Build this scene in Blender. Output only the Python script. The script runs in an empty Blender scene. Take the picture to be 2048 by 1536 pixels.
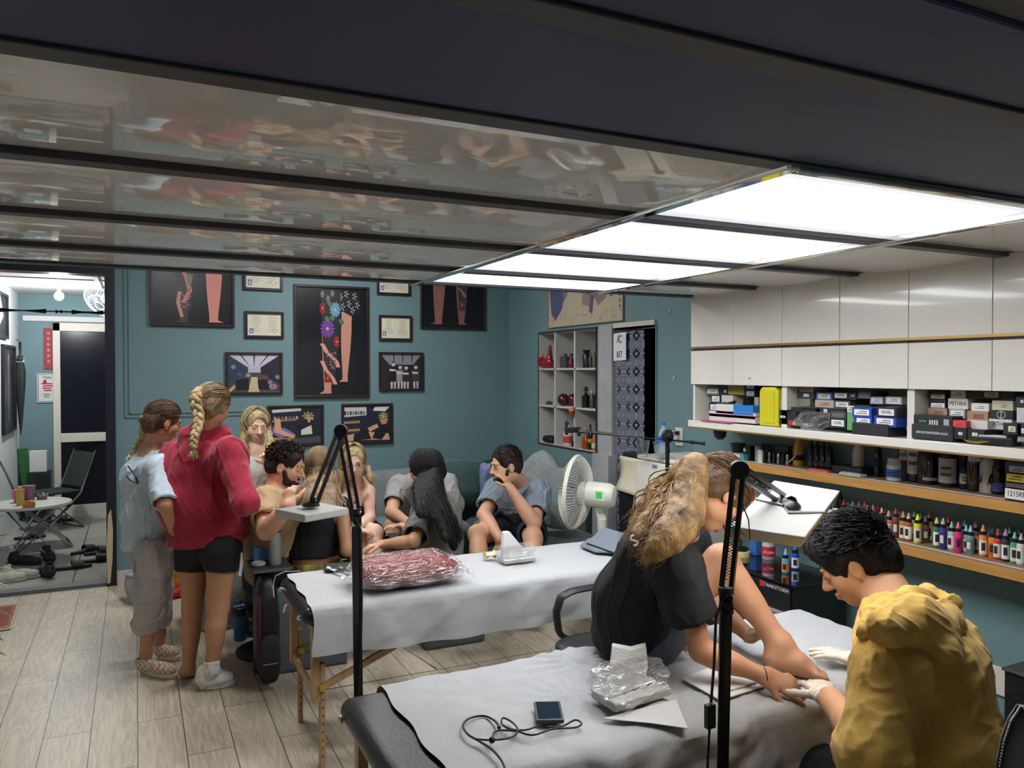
import bpy,math,random
import numpy as np
from mathutils import Vector,Matrix
random.seed(7)
S=bpy.context.scene
COL=S.collection
# camera
EYE=1.72;FPX=1560.0
YAW=math.atan(754/FPX);PIT=math.atan(25/FPX)
cam=bpy.data.objects.new('camera',bpy.data.cameras.new('camera'))
COL.objects.link(cam);S.camera=cam
cam.data.sensor_width=36;cam.data.lens=36*FPX/2048;cam.data.clip_start=.02
cam.location=(0,0,EYE)
cam.rotation_euler=(math.pi/2-PIT,0,-YAW)
CM=cam.rotation_euler.to_matrix()
S.view_settings.view_transform='Standard';S.view_settings.look='None'
S.view_settings.gamma=1;S.view_settings.use_curve_mapping=False
S.view_settings.exposure=1.25
W=bpy.data.worlds.new('world');S.world=W;W.use_nodes=True
W.node_tree.nodes['Background'].inputs[0].default_value=(.35,.42,.5,1)
W.node_tree.nodes['Background'].inputs[1].default_value=.05
S.cycles.max_bounces=8;S.cycles.diffuse_bounces=4;S.cycles.glossy_bounces=4
S.cycles.transmission_bounces=6;S.cycles.transparent_max_bounces=8
S.cycles.sample_clamp_indirect=4;S.cycles.caustics_reflective=False;S.cycles.caustics_refractive=False
LIGHT_BAND=7.5;LIGHT_PANEL=.34;SOFA_LIGHT=34.0;BULB=6.0;LAMP_LED=5.0
def at(px,py,X=None,Y=None,Z=None,T=None):
 """the point of the room on the sight line of a photo pixel, at plane X, Y or Z or at T metres a pixel"""
 d=CM@Vector((px-1024,768-py,-FPX))
 if X is not None:t=X/d.x
 elif Y is not None:t=Y/d.y
 elif Z is not None:t=(Z-EYE)/d.z
 else:t=T
 return Vector((d.x*t,d.y*t,EYE+d.z*t))
 # materials
def lin(c):
 r=[]
 for v in c[:3]:
  v=v/255
  r.append(v/12.92 if v<=.04045 else ((v+.055)/1.055)**2.4)
 return (*r,1)
_M={}
def mat(name,col,rough=.6,metal=0,bump=0,bs=60,var=0,vs=8,trans=0,alpha=1,emit=0,coat=0,spec=.5,ior=1.45,sheen=0,sss=0,stretch=None,col2=None,obj=True):
 if name in _M:return _M[name]
 m=bpy.data.materials.new(name);m.use_nodes=True;nt=m.node_tree;N=nt.nodes
 b=N['Principled BSDF'];c=lin(col)
 b.inputs['Base Color'].default_value=c
 b.inputs['Roughness'].default_value=rough;b.inputs['Metallic'].default_value=metal
 b.inputs['Transmission Weight'].default_value=trans;b.inputs['IOR'].default_value=ior
 b.inputs['Alpha'].default_value=alpha;b.inputs['Coat Weight'].default_value=coat
 b.inputs['Specular IOR Level'].default_value=spec;b.inputs['Sheen Weight'].default_value=sheen
 if sss:
  b.inputs['Subsurface Weight'].default_value=sss;b.inputs['Subsurface Radius'].default_value=(.01,.004,.002)
  b.inputs['Subsurface Scale'].default_value=.5
 if emit:
  b.inputs['Emission Color'].default_value=c;b.inputs['Emission Strength'].default_value=emit
 if bump or var or col2:
  tc=N.new('ShaderNodeTexCoord');src=tc.outputs['Object' if obj else 'Generated']
  if stretch:
   mp=N.new('ShaderNodeMapping');mp.inputs['Scale'].default_value=stretch
   nt.links.new(src,mp.inputs['Vector']);src=mp.outputs[0]
 if var or col2:
  n=N.new('ShaderNodeTexNoise');n.inputs['Scale'].default_value=vs;n.inputs['Detail'].default_value=5
  nt.links.new(src,n.inputs['Vector'])
  r=N.new('ShaderNodeValToRGB');r.color_ramp.elements[0].position=.3;r.color_ramp.elements[1].position=.7
  if col2:lo,hi=c,lin(col2)
  else:lo=tuple(x*(1-var) for x in c[:3])+(1,);hi=tuple(min(1,x*(1+var)) for x in c[:3])+(1,)
  r.color_ramp.elements[0].color=lo;r.color_ramp.elements[1].color=hi
  nt.links.new(n.outputs['Fac'],r.inputs[0]);nt.links.new(r.outputs[0],b.inputs['Base Color'])
 if bump:
  n=N.new('ShaderNodeTexNoise');n.inputs['Scale'].default_value=bs;n.inputs['Detail'].default_value=4
  nt.links.new(src,n.inputs['Vector'])
  u=N.new('ShaderNodeBump');u.inputs['Strength'].default_value=bump;u.inputs['Distance'].default_value=.01
  nt.links.new(n.outputs['Fac'],u.inputs['Height']);nt.links.new(u.outputs[0],b.inputs['Normal'])
 _M[name]=m;return m
def flat(col,rough=.5,**k):
 return mat('c_%d_%d_%d_%d'%(*col[:3],int(rough*10))+''.join(sorted(k)),col,rough,**k)
 # object bookkeeping
WL={}
def tag(o,label=None,cat=None,group=None,kind=None):
 if label:o['label']=label
 if cat:o['category']=cat
 if group:o['group']=group
 if kind:o['kind']=kind
 return o
def thing(name,label,cat,loc=(0,0,0),group=None):
 o=bpy.data.objects.new(name,None);COL.objects.link(o);o.location=loc;o.empty_display_size=.05
 WL[o.name]=Vector(loc);return tag(o,label,cat,group)
def link_mesh(name,me,parent=None,origin=None):
 o=bpy.data.objects.new(name,me);COL.objects.link(o)
 if parent is not None:
  o.parent=parent;WL[o.name]=WL[parent.name].copy()
 else:
  o.location=origin if origin is not None else (0,0,0);WL[o.name]=Vector(o.location)
 return o
def dup(root,loc,rz=0,label=None,scale=None):
 def cp(o,par):
  c=o.copy();COL.objects.link(c)
  if par is not None:c.parent=par
  for ch in list(o.children):cp(ch,c)
  return c
 r=cp(root,None);r.location=loc;r.rotation_euler=(0,0,rz)
 if label:r['label']=label
 if scale:r.scale=(scale,)*3 if not hasattr(scale,'__len__') else scale
 WL[r.name]=Vector(loc);return r
def frame(d,up=(0,0,1)):
 d=Vector(d).normalized();u=Vector(up)
 if abs(d.dot(u))>.98:u=Vector((0,1,0)) if abs(d.y)<.9 else Vector((1,0,0))
 x=d.cross(u).normalized();y=x.cross(d).normalized();return x,y,d
class MB:
 def __init__(s):s.v=[];s.f=[];s.m=[];s.mats=[]
 def mi(s,m):
  if m not in s.mats:s.mats.append(m)
  return s.mats.index(m)
 def add(s,vs,fs,m):
  b=len(s.v);s.v+=[tuple(v) for v in vs];s.f+=[tuple(b+i for i in f) for f in fs];s.m+=[s.mi(m)]*len(fs);return s
 def box(s,lo,hi,m,R=None,c=None):
  x0,y0,z0=lo;x1,y1,z1=hi
  vs=[Vector(p) for p in ((x0,y0,z0),(x1,y0,z0),(x1,y1,z0),(x0,y1,z0),(x0,y0,z1),(x1,y0,z1),(x1,y1,z1),(x0,y1,z1))]
  if R is not None:vs=[R@v for v in vs]
  if c is not None:vs=[v+Vector(c) for v in vs]
  return s.add(vs,((0,3,2,1),(4,5,6,7),(0,1,5,4),(1,2,6,5),(2,3,7,6),(3,0,4,7)),m)
 def cbox(s,c,size,m,rz=0,R=None):
  h=[x/2 for x in size];R=R if R is not None else Matrix.Rotation(rz,3,'Z')
  return s.box((-h[0],-h[1],-h[2]),h,m,R,c)
 def bar(s,a,b,w,h,m,up=(0,0,1)):
  a=Vector(a);b=Vector(b);x,y,d=frame(b-a,up);vs=[]
  for p in (a,b):
   for i,j in ((-1,-1),(1,-1),(1,1),(-1,1)):vs.append(p+x*(i*w/2)+y*(j*h/2))
  return s.add(vs,((3,2,1,0),(4,5,6,7),(0,1,5,4),(1,2,6,5),(2,3,7,6),(3,0,4,7)),m)
 def tube(s,pts,r,m,n=8,cap=True,closed=False,flatk=1):
  pts=[Vector(p) for p in pts];k=len(pts);rs=r if hasattr(r,'__len__') else [r]*k
  vs=[];fs=[];px=None
  for i,p in enumerate(pts):
   a=pts[(i-1)%k] if (i or closed) else p;b=pts[(i+1)%k] if (i<k-1 or closed) else p
   d=(b-a)
   if d.length<1e-9:d=Vector((0,0,1))
   d.normalize()
   if px is None:x,y,_=frame(d)
   else:
    x=(px-d*px.dot(d))
    if x.length<1e-6:x=frame(d)[0]
    x.normalize();y=d.cross(x)
   px=x
   for j in range(n):
    t=2*math.pi*j/n;vs.append(p+x*(math.cos(t)*rs[i])+y*(math.sin(t)*rs[i]*flatk))
  for i in range(k if closed else k-1):
   i2=(i+1)%k
   for j in range(n):
    j2=(j+1)%n;fs.append((i*n+j,i*n+j2,i2*n+j2,i2*n+j))
  if cap and not closed:fs+=[tuple(range(n))[::-1],tuple((k-1)*n+j for j in range(n))]
  return s.add(vs,fs,m)
 def cyl(s,a,b,r,m,r2=None,n=16):return s.tube([a,b],[r,r if r2 is None else r2],m,n)
 def lathe(s,prof,m,c=(0,0,0),n=20,R=None,ax=None):
  """prof: (radius, height[, material]) from bottom to top"""
  c=Vector(c)
  if ax is not None:
   x,y,d=frame(ax);R=Matrix((x,y,d)).transposed()
  k=len(prof);vs=[]
  for pr in prof:
   for j in range(n):
    t=2*math.pi*j/n;v=Vector((math.cos(t)*pr[0],math.sin(t)*pr[0],pr[1]))
    if R is not None:v=R@v
    vs.append(v+c)
  b=len(s.v);s.v+=[tuple(v) for v in vs]
  for i in range(k-1):
   mm=s.mi(prof[i][2] if len(prof[i])>2 else m)
   for j in range(n):
    j2=(j+1)%n;s.f.append((b+i*n+j,b+i*n+j2,b+(i+1)*n+j2,b+(i+1)*n+j));s.m.append(mm)
  if prof[0][0]>1e-5:s.f.append(tuple(b+j for j in range(n))[::-1]);s.m.append(s.mi(prof[0][2] if len(prof[0])>2 else m))
  if prof[-1][0]>1e-5:s.f.append(tuple(b+(k-1)*n+j for j in range(n)));s.m.append(s.mi(prof[-2][2] if len(prof[-2])>2 else m))
  return s
 def ball(s,c,r,m,n=14,R=None):
  r=r if hasattr(r,'__len__') else (r,r,r);vs=[];fs=[];k=n//2
  for i in range(k+1):
   ph=math.pi*i/k
   for j in range(n):
    t=2*math.pi*j/n
    v=Vector((math.sin(ph)*math.cos(t)*r[0],math.sin(ph)*math.sin(t)*r[1],-math.cos(ph)*r[2]))
    if R is not None:v=R@v
    vs.append(v+Vector(c))
  for i in range(k):
   for j in range(n):
    j2=(j+1)%n
    fs.append((i*n+j,i*n+j2,(i+1)*n+j2,(i+1)*n+j))
  return s.add(vs,fs,m)
 def poly(s,pts,m):return s.add(pts,[tuple(range(len(pts)))],m)
 def prism(s,pts,off,m):
  off=Vector(off);pts=[Vector(p) for p in pts];n=len(pts)
  vs=pts+[p+off for p in pts]
  return s.add(vs,[tuple(range(n))[::-1],tuple(range(n,2*n))]+[(i,(i+1)%n,n+(i+1)%n,n+i) for i in range(n)],m)
 def grid(s,nu,nv,fn,m,thick=0):
  vs=[Vector(fn(i/(nu-1),j/(nv-1))) for i in range(nu) for j in range(nv)]
  fs=[(i*nv+j,(i+1)*nv+j,(i+1)*nv+j+1,i*nv+j+1) for i in range(nu-1) for j in range(nv-1)]
  return s.add(vs,fs,m)
 def build(s,name,parent=None,smooth=False,bev=0,seg=2,label=None,origin=None,solid=0,sub=0,ang=40):
  V=np.array(s.v,dtype=float)
  if parent is not None:off=np.array(WL[parent.name]);o_loc=None
  else:
   if origin is None:origin=((V[:,0].min()+V[:,0].max())/2,(V[:,1].min()+V[:,1].max())/2,V[:,2].min())
   off=np.array(origin);o_loc=Vector(origin)
  me=bpy.data.meshes.new(name);me.from_pydata((V-off).tolist(),[],s.f)
  for mm in s.mats:me.materials.append(mm)
  me.polygons.foreach_set('material_index',s.m)
  if smooth:
   me.polygons.foreach_set('use_smooth',[True]*len(s.f));me.set_sharp_from_angle(angle=math.radians(ang))
  me.update()
  o=link_mesh(name,me,parent,o_loc)
  if solid:
   md=o.modifiers.new('s','SOLIDIFY');md.thickness=solid;md.offset=-1
  if bev:
   md=o.modifiers.new('b','BEVEL');md.width=bev;md.segments=seg;md.limit_method='ANGLE';md.angle_limit=math.radians(40)
  if sub:
   md=o.modifiers.new('u','SUBSURF');md.levels=sub;md.render_levels=sub
  if label:o['label']=label
  return o
def struct(o):o['kind']='structure';return o
def text_mesh(txt,size,m,depth=.0004,font=None,sx=1):
 cu=bpy.data.curves.new('t','FONT');cu.body=txt;cu.size=size;cu.extrude=depth;cu.align_x='CENTER';cu.align_y='CENTER';cu.resolution_u=2
 o=bpy.data.objects.new('t',cu);COL.objects.link(o);dg=bpy.context.evaluated_depsgraph_get();dg.update()
 me=bpy.data.meshes.new_from_object(o.evaluated_get(dg));bpy.data.objects.remove(o);bpy.data.curves.remove(cu)
 me.materials.clear();me.materials.append(m)
 return me
def text(txt,size,c,right,up,m,parent,name='lettering',depth=.0004,sx=1,label=None):
 """flat raised lettering centred at c"""
 me=text_mesh(txt,size,m,depth);r=Vector(right).normalized();u=Vector(up).normalized();n=r.cross(u)
 M3=Matrix((r*sx,u,n)).transposed();off=WL[parent.name] if parent is not None else Vector((0,0,0))
 M4=M3.to_4x4();M4.translation=Vector(c)-off+n*depth;me.transform(M4);me.update()
 o=link_mesh(name,me,parent)
 if label:o['label']=label
 return o
 # fields -> organic surfaces (surface nets)
def npv(v):return np.array(v,dtype=np.float32)
class Field:
 def __init__(s):s.ops=[]
 def cone(s,a,b,ra,rb=None,w=None,k=1,sm=.02,clip=None,sub=False,ext=0):
  rb=ra if rb is None else rb;a=Vector(a);b=Vector(b)
  if ext:b=b+(b-a).normalized()*ext
  s.ops.append(('c',npv(a),npv(b),ra,rb,None if w is None else npv(Vector(w).normalized()),k,sm,clip,sub));return s
 def ell(s,c,r,R=None,sm=.02,clip=None,sub=False):
  r=r if hasattr(r,'__len__') else (r,r,r)
  s.ops.append(('e',npv(c),npv(r),None if R is None else np.array(R,dtype=np.float32),0,0,0,sm,clip,sub));return s
 def bounds(s):
  lo=np.full(3,1e9);hi=-lo
  for o in s.ops:
   if o[9]:continue
   if o[0]=='c':
    r=max(o[3],o[4])*max(1,o[6]);lo=np.minimum(lo,np.minimum(o[1],o[2])-r);hi=np.maximum(hi,np.maximum(o[1],o[2])+r)
   else:
    r=max(o[2]);lo=np.minimum(lo,o[1]-r);hi=np.maximum(hi,o[1]+r)
  return lo,hi
 def evalg(s,org,shp,h,dr=0,clipon=True):
  D=np.full(shp,1.0,dtype=np.float32)
  ax=[org[i]+h*np.arange(shp[i],dtype=np.float32) for i in range(3)]
  for o in s.ops:
   sm=o[7];mg=sm+4*h
   if o[0]=='c':
    r=max(o[3],o[4])*max(1,o[6])+mg;lo=np.minimum(o[1],o[2])-r;hi=np.maximum(o[1],o[2])+r
   else:r=max(o[2])+mg;lo=o[1]-r;hi=o[1]+r
   i0=np.maximum(np.floor((lo-org)/h).astype(int),0);i1=np.minimum(np.ceil((hi-org)/h).astype(int)+1,shp)
   if (i1<=i0).any():continue
   X=ax[0][i0[0]:i1[0],None,None];Y=ax[1][None,i0[1]:i1[1],None];Z=ax[2][None,None,i0[2]:i1[2]]
   if o[0]=='c':
    a,b,ra,rb,w,k=o[1:7];ab=b-a;L2=float(ab@ab)+1e-12
    dx=X-a[0];dy=Y-a[1];dz=Z-a[2]
    t=np.clip((dx*ab[0]+dy*ab[1]+dz*ab[2])/L2,0,1)
    dx=dx-t*ab[0];dy=dy-t*ab[1];dz=dz-t*ab[2]
    if w is not None:
     q=(dx*w[0]+dy*w[1]+dz*w[2])*(1-1/k);dx=dx-q*w[0];dy=dy-q*w[1];dz=dz-q*w[2]
    d=np.sqrt(dx*dx+dy*dy+dz*dz)-(ra+(rb-ra)*t)-dr
   else:
    c,rr,R=o[1:4];dx=X-c[0]+0*Y+0*Z;dy=Y-c[1]+0*X+0*Z;dz=Z-c[2]+0*X+0*Y
    if R is not None:dx,dy,dz=(R[0,0]*dx+R[1,0]*dy+R[2,0]*dz,R[0,1]*dx+R[1,1]*dy+R[2,1]*dz,R[0,2]*dx+R[1,2]*dy+R[2,2]*dz)
    rr=rr+dr
    k0=np.sqrt((dx/rr[0])**2+(dy/rr[1])**2+(dz/rr[2])**2);k1=np.sqrt((dx/rr[0]**2)**2+(dy/rr[1]**2)**2+(dz/rr[2]**2)**2)+1e-6
    d=k0*(k0-1)/k1
   if o[8] and clipon:
    for p,n in o[8]:
     n=Vector(n).normalized();d=np.maximum(d,(X-p[0])*n[0]+(Y-p[1])*n[1]+(Z-p[2])*n[2])
   sl=(slice(i0[0],i1[0]),slice(i0[1],i1[1]),slice(i0[2],i1[2]));E=D[sl]
   if o[9]:
    d=-d;hh=np.clip(sm-np.abs(E-d),0,None)/max(sm,1e-6);D[sl]=np.maximum(E,d)+hh*hh*sm*.25
   else:
    hh=np.clip(sm-np.abs(E-d),0,None)/max(sm,1e-6);D[sl]=np.minimum(E,d)-hh*hh*sm*.25
  return D
 def mesh(s,h,hollow=0,clips=(),smooth=2,fold=None):
  lo,hi=s.bounds();org=(lo-4*h-.01).astype(np.float32);shp=np.ceil((hi+4*h+.01-org)/h).astype(int)
  D=s.evalg(org,shp,h)
  if hollow:
   D2=s.evalg(org,shp,h,-hollow,False);D=np.maximum(D,-D2)
  if clips:
   ax=[org[i]+h*np.arange(shp[i],dtype=np.float32) for i in range(3)]
   for p,n in clips:
    n=Vector(n).normalized();D=np.maximum(D,(ax[0][:,None,None]-p[0])*n[0]+(ax[1][None,:,None]-p[1])*n[1]+(ax[2][None,None,:]-p[2])*n[2])
  V,Q=snets(D,org,h)
  V=relax(V,Q,smooth)
  if fold is not None:
   N=vnorm(V,Q);V=fold(V,N)
  return V,Q
def snets(D,org,h):
 s=D<0;a=s[:-1,:-1,:-1]
 allin=a.copy();anyin=a.copy()
 for o in ((1,0,0),(0,1,0),(0,0,1),(1,1,0),(1,0,1),(0,1,1),(1,1,1)):
  q=s[o[0]:s.shape[0]-1+o[0],o[1]:s.shape[1]-1+o[1],o[2]:s.shape[2]-1+o[2]];allin &= q;anyin |= q
 act=anyin&~allin;ijk=np.argwhere(act);idx=np.full(act.shape,-1,dtype=np.int64);idx[act]=np.arange(len(ijk))
 P=np.zeros((len(ijk),3));C=np.zeros(len(ijk))
 cs=[(x,y,z) for x in (0,1) for y in (0,1) for z in (0,1)]
 val={c:D[ijk[:,0]+c[0],ijk[:,1]+c[1],ijk[:,2]+c[2]].astype(float) for c in cs}
 for c in cs:
  for k in range(3):
   if c[k]:continue
   e=list(c);e[k]=1;d1=val[c];d2=val[tuple(e)];m=(d1<0)!=(d2<0)
   t=np.zeros(len(d1));t[m]=d1[m]/(d1[m]-d2[m])
   for q in range(3):P[m,q]+=c[q]
   P[m,k]+=t[m];C[m]+=1
 V=np.array(org,float)+h*(ijk+P/C[:,None])
 F=[]
 for k in range(3):
  b,c=(k+1)%3,(k+2)%3
  s1=[slice(None)]*3;s2=[slice(None)]*3;s1[k]=slice(0,-1);s2[k]=slice(1,None)
  p,q=s[tuple(s1)],s[tuple(s2)]
  E=np.argwhere(p!=q)
  E=E[(E[:,b]>0)&(E[:,c]>0)&(E[:,b]<s.shape[b]-1)&(E[:,c]<s.shape[c]-1)]
  ins=p[E[:,0],E[:,1],E[:,2]]
  eb=np.zeros(3,int);eb[b]=1;ec=np.zeros(3,int);ec[c]=1
  g=lambda A:idx[A[:,0],A[:,1],A[:,2]]
  f=np.stack([g(E),g(E-eb),g(E-eb-ec),g(E-ec)],1)
  f[~ins]=f[~ins][:,::-1];F.append(f[:,::-1] if False else f)
 return V,np.concatenate(F)
def relax(V,Q,n,f=.5):
 if not n:return V
 e=np.concatenate([Q[:,[0,1]],Q[:,[1,2]],Q[:,[2,3]],Q[:,[3,0]]]);i=np.concatenate([e[:,0],e[:,1]]);j=np.concatenate([e[:,1],e[:,0]])
 cnt=np.bincount(i,minlength=len(V))[:,None]
 for it in range(n):
  for lam in (f,-f*.9) if it%2==0 else (f,):
   A=np.stack([np.bincount(i,V[j,k],len(V)) for k in range(3)],1)/cnt;V=V+lam*(A-V)
 return V
def vnorm(V,Q):
 n=np.cross(V[Q[:,2]]-V[Q[:,0]],V[Q[:,3]]-V[Q[:,1]])
 N=np.stack([sum(np.bincount(Q[:,c],n[:,k],len(V)) for c in range(4)) for k in range(3)],1)
 return N/(np.linalg.norm(N,axis=1,keepdims=True)+1e-12)
def qmesh(name,V,Q,m,parent=None,mats=None,mi=None,origin=None):
 me=bpy.data.meshes.new(name)
 off=np.array(WL[parent.name]) if parent is not None else np.array(origin if origin is not None else (0,0,0))
 me.vertices.add(len(V));me.vertices.foreach_set('co',(V-off).astype(np.float32).ravel())
 me.loops.add(len(Q)*4);me.loops.foreach_set('vertex_index',Q.astype(np.int32).ravel())
 me.polygons.add(len(Q));me.polygons.foreach_set('loop_start',np.arange(0,len(Q)*4,4,dtype=np.int32))
 me.polygons.foreach_set('use_smooth',np.ones(len(Q),bool))
 for mm in (mats or [m]):me.materials.append(mm)
 if mi is not None:me.polygons.foreach_set('material_index',mi.astype(np.int32))
 me.update(calc_edges=True);me.validate()
 return link_mesh(name,me,parent,None if parent is not None else Vector(off))
def wave_noise(V,sc,seed,oct=3):
 """cheap smooth noise in numpy: sums of warped sines"""
 r=np.random.RandomState(seed);P=V*sc;out=0;amp=1
 for o in range(oct):
  q=P@r.randn(3,3)*.8+r.rand(3)*6.3
  w=P@r.randn(3,3)*.6+np.sin(q)
  out=out+amp*(np.sin(w[:,0]+1.7*np.sin(w[:,1]))+np.sin(w[:,1]+1.3*np.sin(w[:,2])))*.5
  P=P*1.9;amp*=.55
 return out
def folds(amp=.006,sc=14,seed=1,axis=(0,0,1),st=.35):
 ax=np.array(Vector(axis).normalized())
 def f(V,N):
  U=V-np.outer(V@ax,ax)*(1-st);n=wave_noise(U,sc*.7,seed,2);W_=U+.02*np.stack([np.sin(V@q*9+seed) for q in np.random.RandomState(seed).randn(3,3)],1)
  r=np.clip(1-1.6*np.abs(wave_noise(W_+3.1,sc*.75,seed+5,2)),0,1)**1.5;r2=np.clip(1-2*np.abs(wave_noise(W_*1.7-1.1,sc,seed+9,1)),0,1)**2
  return V+N*((n*.4+r*1.15+r2*.5-.4)*amp)[:,None]
 return f
 # the room
XW,YW,CZ,TOP=3.37,7.04,2.185,3.0
teal=mat('teal_paint',(107,137,140),.55,bump=.05,bs=90,var=.04,vs=2)
white_wall=mat('white_plaster',(205,208,208),.8,bump=.15,bs=30,var=.06,vs=4)
navy=mat('navy_panel',(50,59,98),.42,spec=.35)
bar_m=mat('ceiling_bar',(62,62,68),.45)
gloss_white=mat('gloss_white_panel',(236,234,231),.025,spec=.8)
cab_white=mat('cabinet_white_lacquer',(214,210,200),.16,coat=.35,var=.015,vs=6)
inner_white=mat('cabinet_inside',(200,199,192),.5)
black_paint=mat('black_paint',(24,26,36),.45,bump=.2,bs=20)
gold=mat('gold_strip',(176,142,84),.3,metal=.7)
chrome=mat('chrome',(225,222,214),.08,metal=1)
cream=mat('cream_skirting',(205,198,184),.5)
marble=mat('grey_marble',(168,168,168),.3,var=.12,vs=5)
def wood_floor():
 m=bpy.data.materials.new('laminate_floor');m.use_nodes=True;nt=m.node_tree;N=nt.nodes;L=nt.links;b=N['Principled BSDF']
 tc=N.new('ShaderNodeTexCoord');mp=N.new('ShaderNodeMapping');mp.inputs['Rotation'].default_value=(0,0,math.pi/2)
 L.new(tc.outputs['Object'],mp.inputs[0])
 br=N.new('ShaderNodeTexBrick');br.inputs['Scale'].default_value=1;br.inputs['Brick Width'].default_value=1.25;br.inputs['Row Height'].default_value=.2
 br.inputs['Mortar Size'].default_value=.0022;br.inputs['Mortar Smooth'].default_value=.2;br.inputs['Bias'].default_value=0;br.offset=.37
 br.inputs['Color1'].default_value=(.25,.25,.25,1);br.inputs['Color2'].default_value=(.9,.9,.9,1);br.inputs['Mortar'].default_value=(0,0,0,1)
 L.new(mp.outputs[0],br.inputs[0])
 mp2=N.new('ShaderNodeMapping');mp2.inputs['Scale'].default_value=(9,.9,1);L.new(tc.outputs['Object'],mp2.inputs[0])
 ad=N.new('ShaderNodeVectorMath');ad.operation='ADD';L.new(mp2.outputs[0],ad.inputs[0])
 sc=N.new('ShaderNodeVectorMath');sc.operation='SCALE';sc.inputs['Scale'].default_value=37;L.new(br.outputs['Color'],sc.inputs[0]);L.new(sc.outputs[0],ad.inputs[1])
 w=N.new('ShaderNodeTexNoise');w.inputs['Scale'].default_value=1.1;w.inputs['Detail'].default_value=2;w.inputs['Distortion'].default_value=1.2;L.new(ad.outputs[0],w.inputs[0])
 mt=N.new('ShaderNodeMath');mt.operation='MULTIPLY';mt.inputs[1].default_value=55;L.new(w.outputs['Fac'],mt.inputs[0])
 si=N.new('ShaderNodeMath');si.operation='SINE';L.new(mt.outputs[0],si.inputs[0])
 f=N.new('ShaderNodeTexNoise');f.inputs['Scale'].default_value=12;f.inputs['Detail'].default_value=8
 mp3=N.new('ShaderNodeMapping');mp3.inputs['Scale'].default_value=(6,.5,1);L.new(tc.outputs['Object'],mp3.inputs[0]);L.new(mp3.outputs[0],f.inputs[0])
 m1=N.new('ShaderNodeMath');m1.operation='MULTIPLY_ADD';m1.inputs[1].default_value=.10;L.new(si.outputs[0],m1.inputs[0]);m0=N.new('ShaderNodeMath');m0.operation='MULTIPLY_ADD';m0.inputs[1].default_value=.45;m0.inputs[2].default_value=.26;L.new(f.outputs['Fac'],m0.inputs[0]);L.new(m0.outputs[0],m1.inputs[2])
 m2=N.new('ShaderNodeMath');m2.operation='MULTIPLY_ADD';m2.inputs[1].default_value=.16;L.new(br.outputs['Color'],m2.inputs[0]);L.new(m1.outputs[0],m2.inputs[2])
 r=N.new('ShaderNodeValToRGB');r.color_ramp.elements[0].position=.3;r.color_ramp.elements[0].color=lin((150,139,121));r.color_ramp.elements[1].position=.85;r.color_ramp.elements[1].color=lin((204,192,169))
 L.new(m2.outputs[0],r.inputs[0])
 mx=N.new('ShaderNodeMixRGB');mx.inputs[2].default_value=lin((52,44,38));L.new(br.outputs['Fac'],mx.inputs[0]);L.new(r.outputs[0],mx.inputs[1])
 L.new(mx.outputs[0],b.inputs['Base Color']);b.inputs['Roughness'].default_value=.42
 return m
def tile_floor():
 m=bpy.data.materials.new('tile_floor');m.use_nodes=True;nt=m.node_tree;N=nt.nodes;L=nt.links;b=N['Principled BSDF']
 tc=N.new('ShaderNodeTexCoord');br=N.new('ShaderNodeTexBrick');br.offset=0
 br.inputs['Scale'].default_value=1;br.inputs['Brick Width'].default_value=.6;br.inputs['Row Height'].default_value=.6;br.inputs['Mortar Size'].default_value=.005
 br.inputs['Color1'].default_value=lin((170,168,158));br.inputs['Color2'].default_value=lin((160,158,150));br.inputs['Mortar'].default_value=lin((80,76,70))
 L.new(tc.outputs['Object'],br.inputs[0]);L.new(br.outputs['Color'],b.inputs['Base Color']);b.inputs['Roughness'].default_value=.22
 return m
FLOORM=wood_floor();TILEM=tile_floor()
XL,YB=-1.75,-1.0
struct(MB().box((XL-.3,YB-.3,-.1),(XW+.3,7.02,0),FLOORM).build('floor',origin=(0,0,0)))
struct(MB().box((-1.3,7.14,-.1),(1.3,10.8,0.002),TILEM).build('floor_annex',origin=(.13,.1,0)))
struct(MB().box((-1.3,7.02,-.1),(-.14,7.14,.03),mat('threshold_stone',(92,92,94),.5)).build('trim_1',bev=.004))
struct(MB().box((-.2,7.02,-.1),(XW+.3,7.14,0),FLOORM).build('trim_2'))
def wallY(y,x0,x1,z0,z1,th,m,holes=()):
 """a wall in the plane Y = y, growing to y + th, with rectangular holes (x0, x1, z0, z1)"""
 b=MB();xs=sorted({x0,x1,*[h[0] for h in holes],*[h[1] for h in holes]});zs=sorted({z0,z1,*[h[2] for h in holes],*[h[3] for h in holes]})
 for i in range(len(xs)-1):
  for j in range(len(zs)-1):
   cx,cz=(xs[i]+xs[i+1])/2,(zs[j]+zs[j+1])/2
   if any(h[0]<cx<h[1] and h[2]<cz<h[3] for h in holes):continue
   b.box((xs[i],min(y,y+th),zs[j]),(xs[i+1],max(y,y+th),zs[j+1]),m)
 return b
def wallX(x,y0,y1,z0,z1,th,m,holes=()):
 b=wallY(x,y0,y1,z0,z1,th,m,holes);b.v=[(v[1],v[0],v[2]) for v in b.v];b.f=[f[::-1] for f in b.f];return b
XO=at(212,900,Y=YW).x
XC=at(232,900,Y=YW).x
struct(wallY(YW,XC,XW+.1,0,TOP,.12,teal).build('wall_back'))
struct(wallY(YW,XL-.1,-1.3,0,TOP,.12,teal).build('wall_back'))
ZB=at(100,545,Y=YW).z
bm=MB().box((-1.32,7.0,ZB),(XC,7.18,TOP),black_paint).box((XO,7.0,0),(XC,7.18,ZB),black_paint)
struct(bm.build('trim_3'))
chip=MB()
cp=[at(x,y,Y=6.998) for x,y in ((213,1100),(216,1030),(222,1018),(226,1060),(225,1120),(221,1165),(215,1168))]
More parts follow.
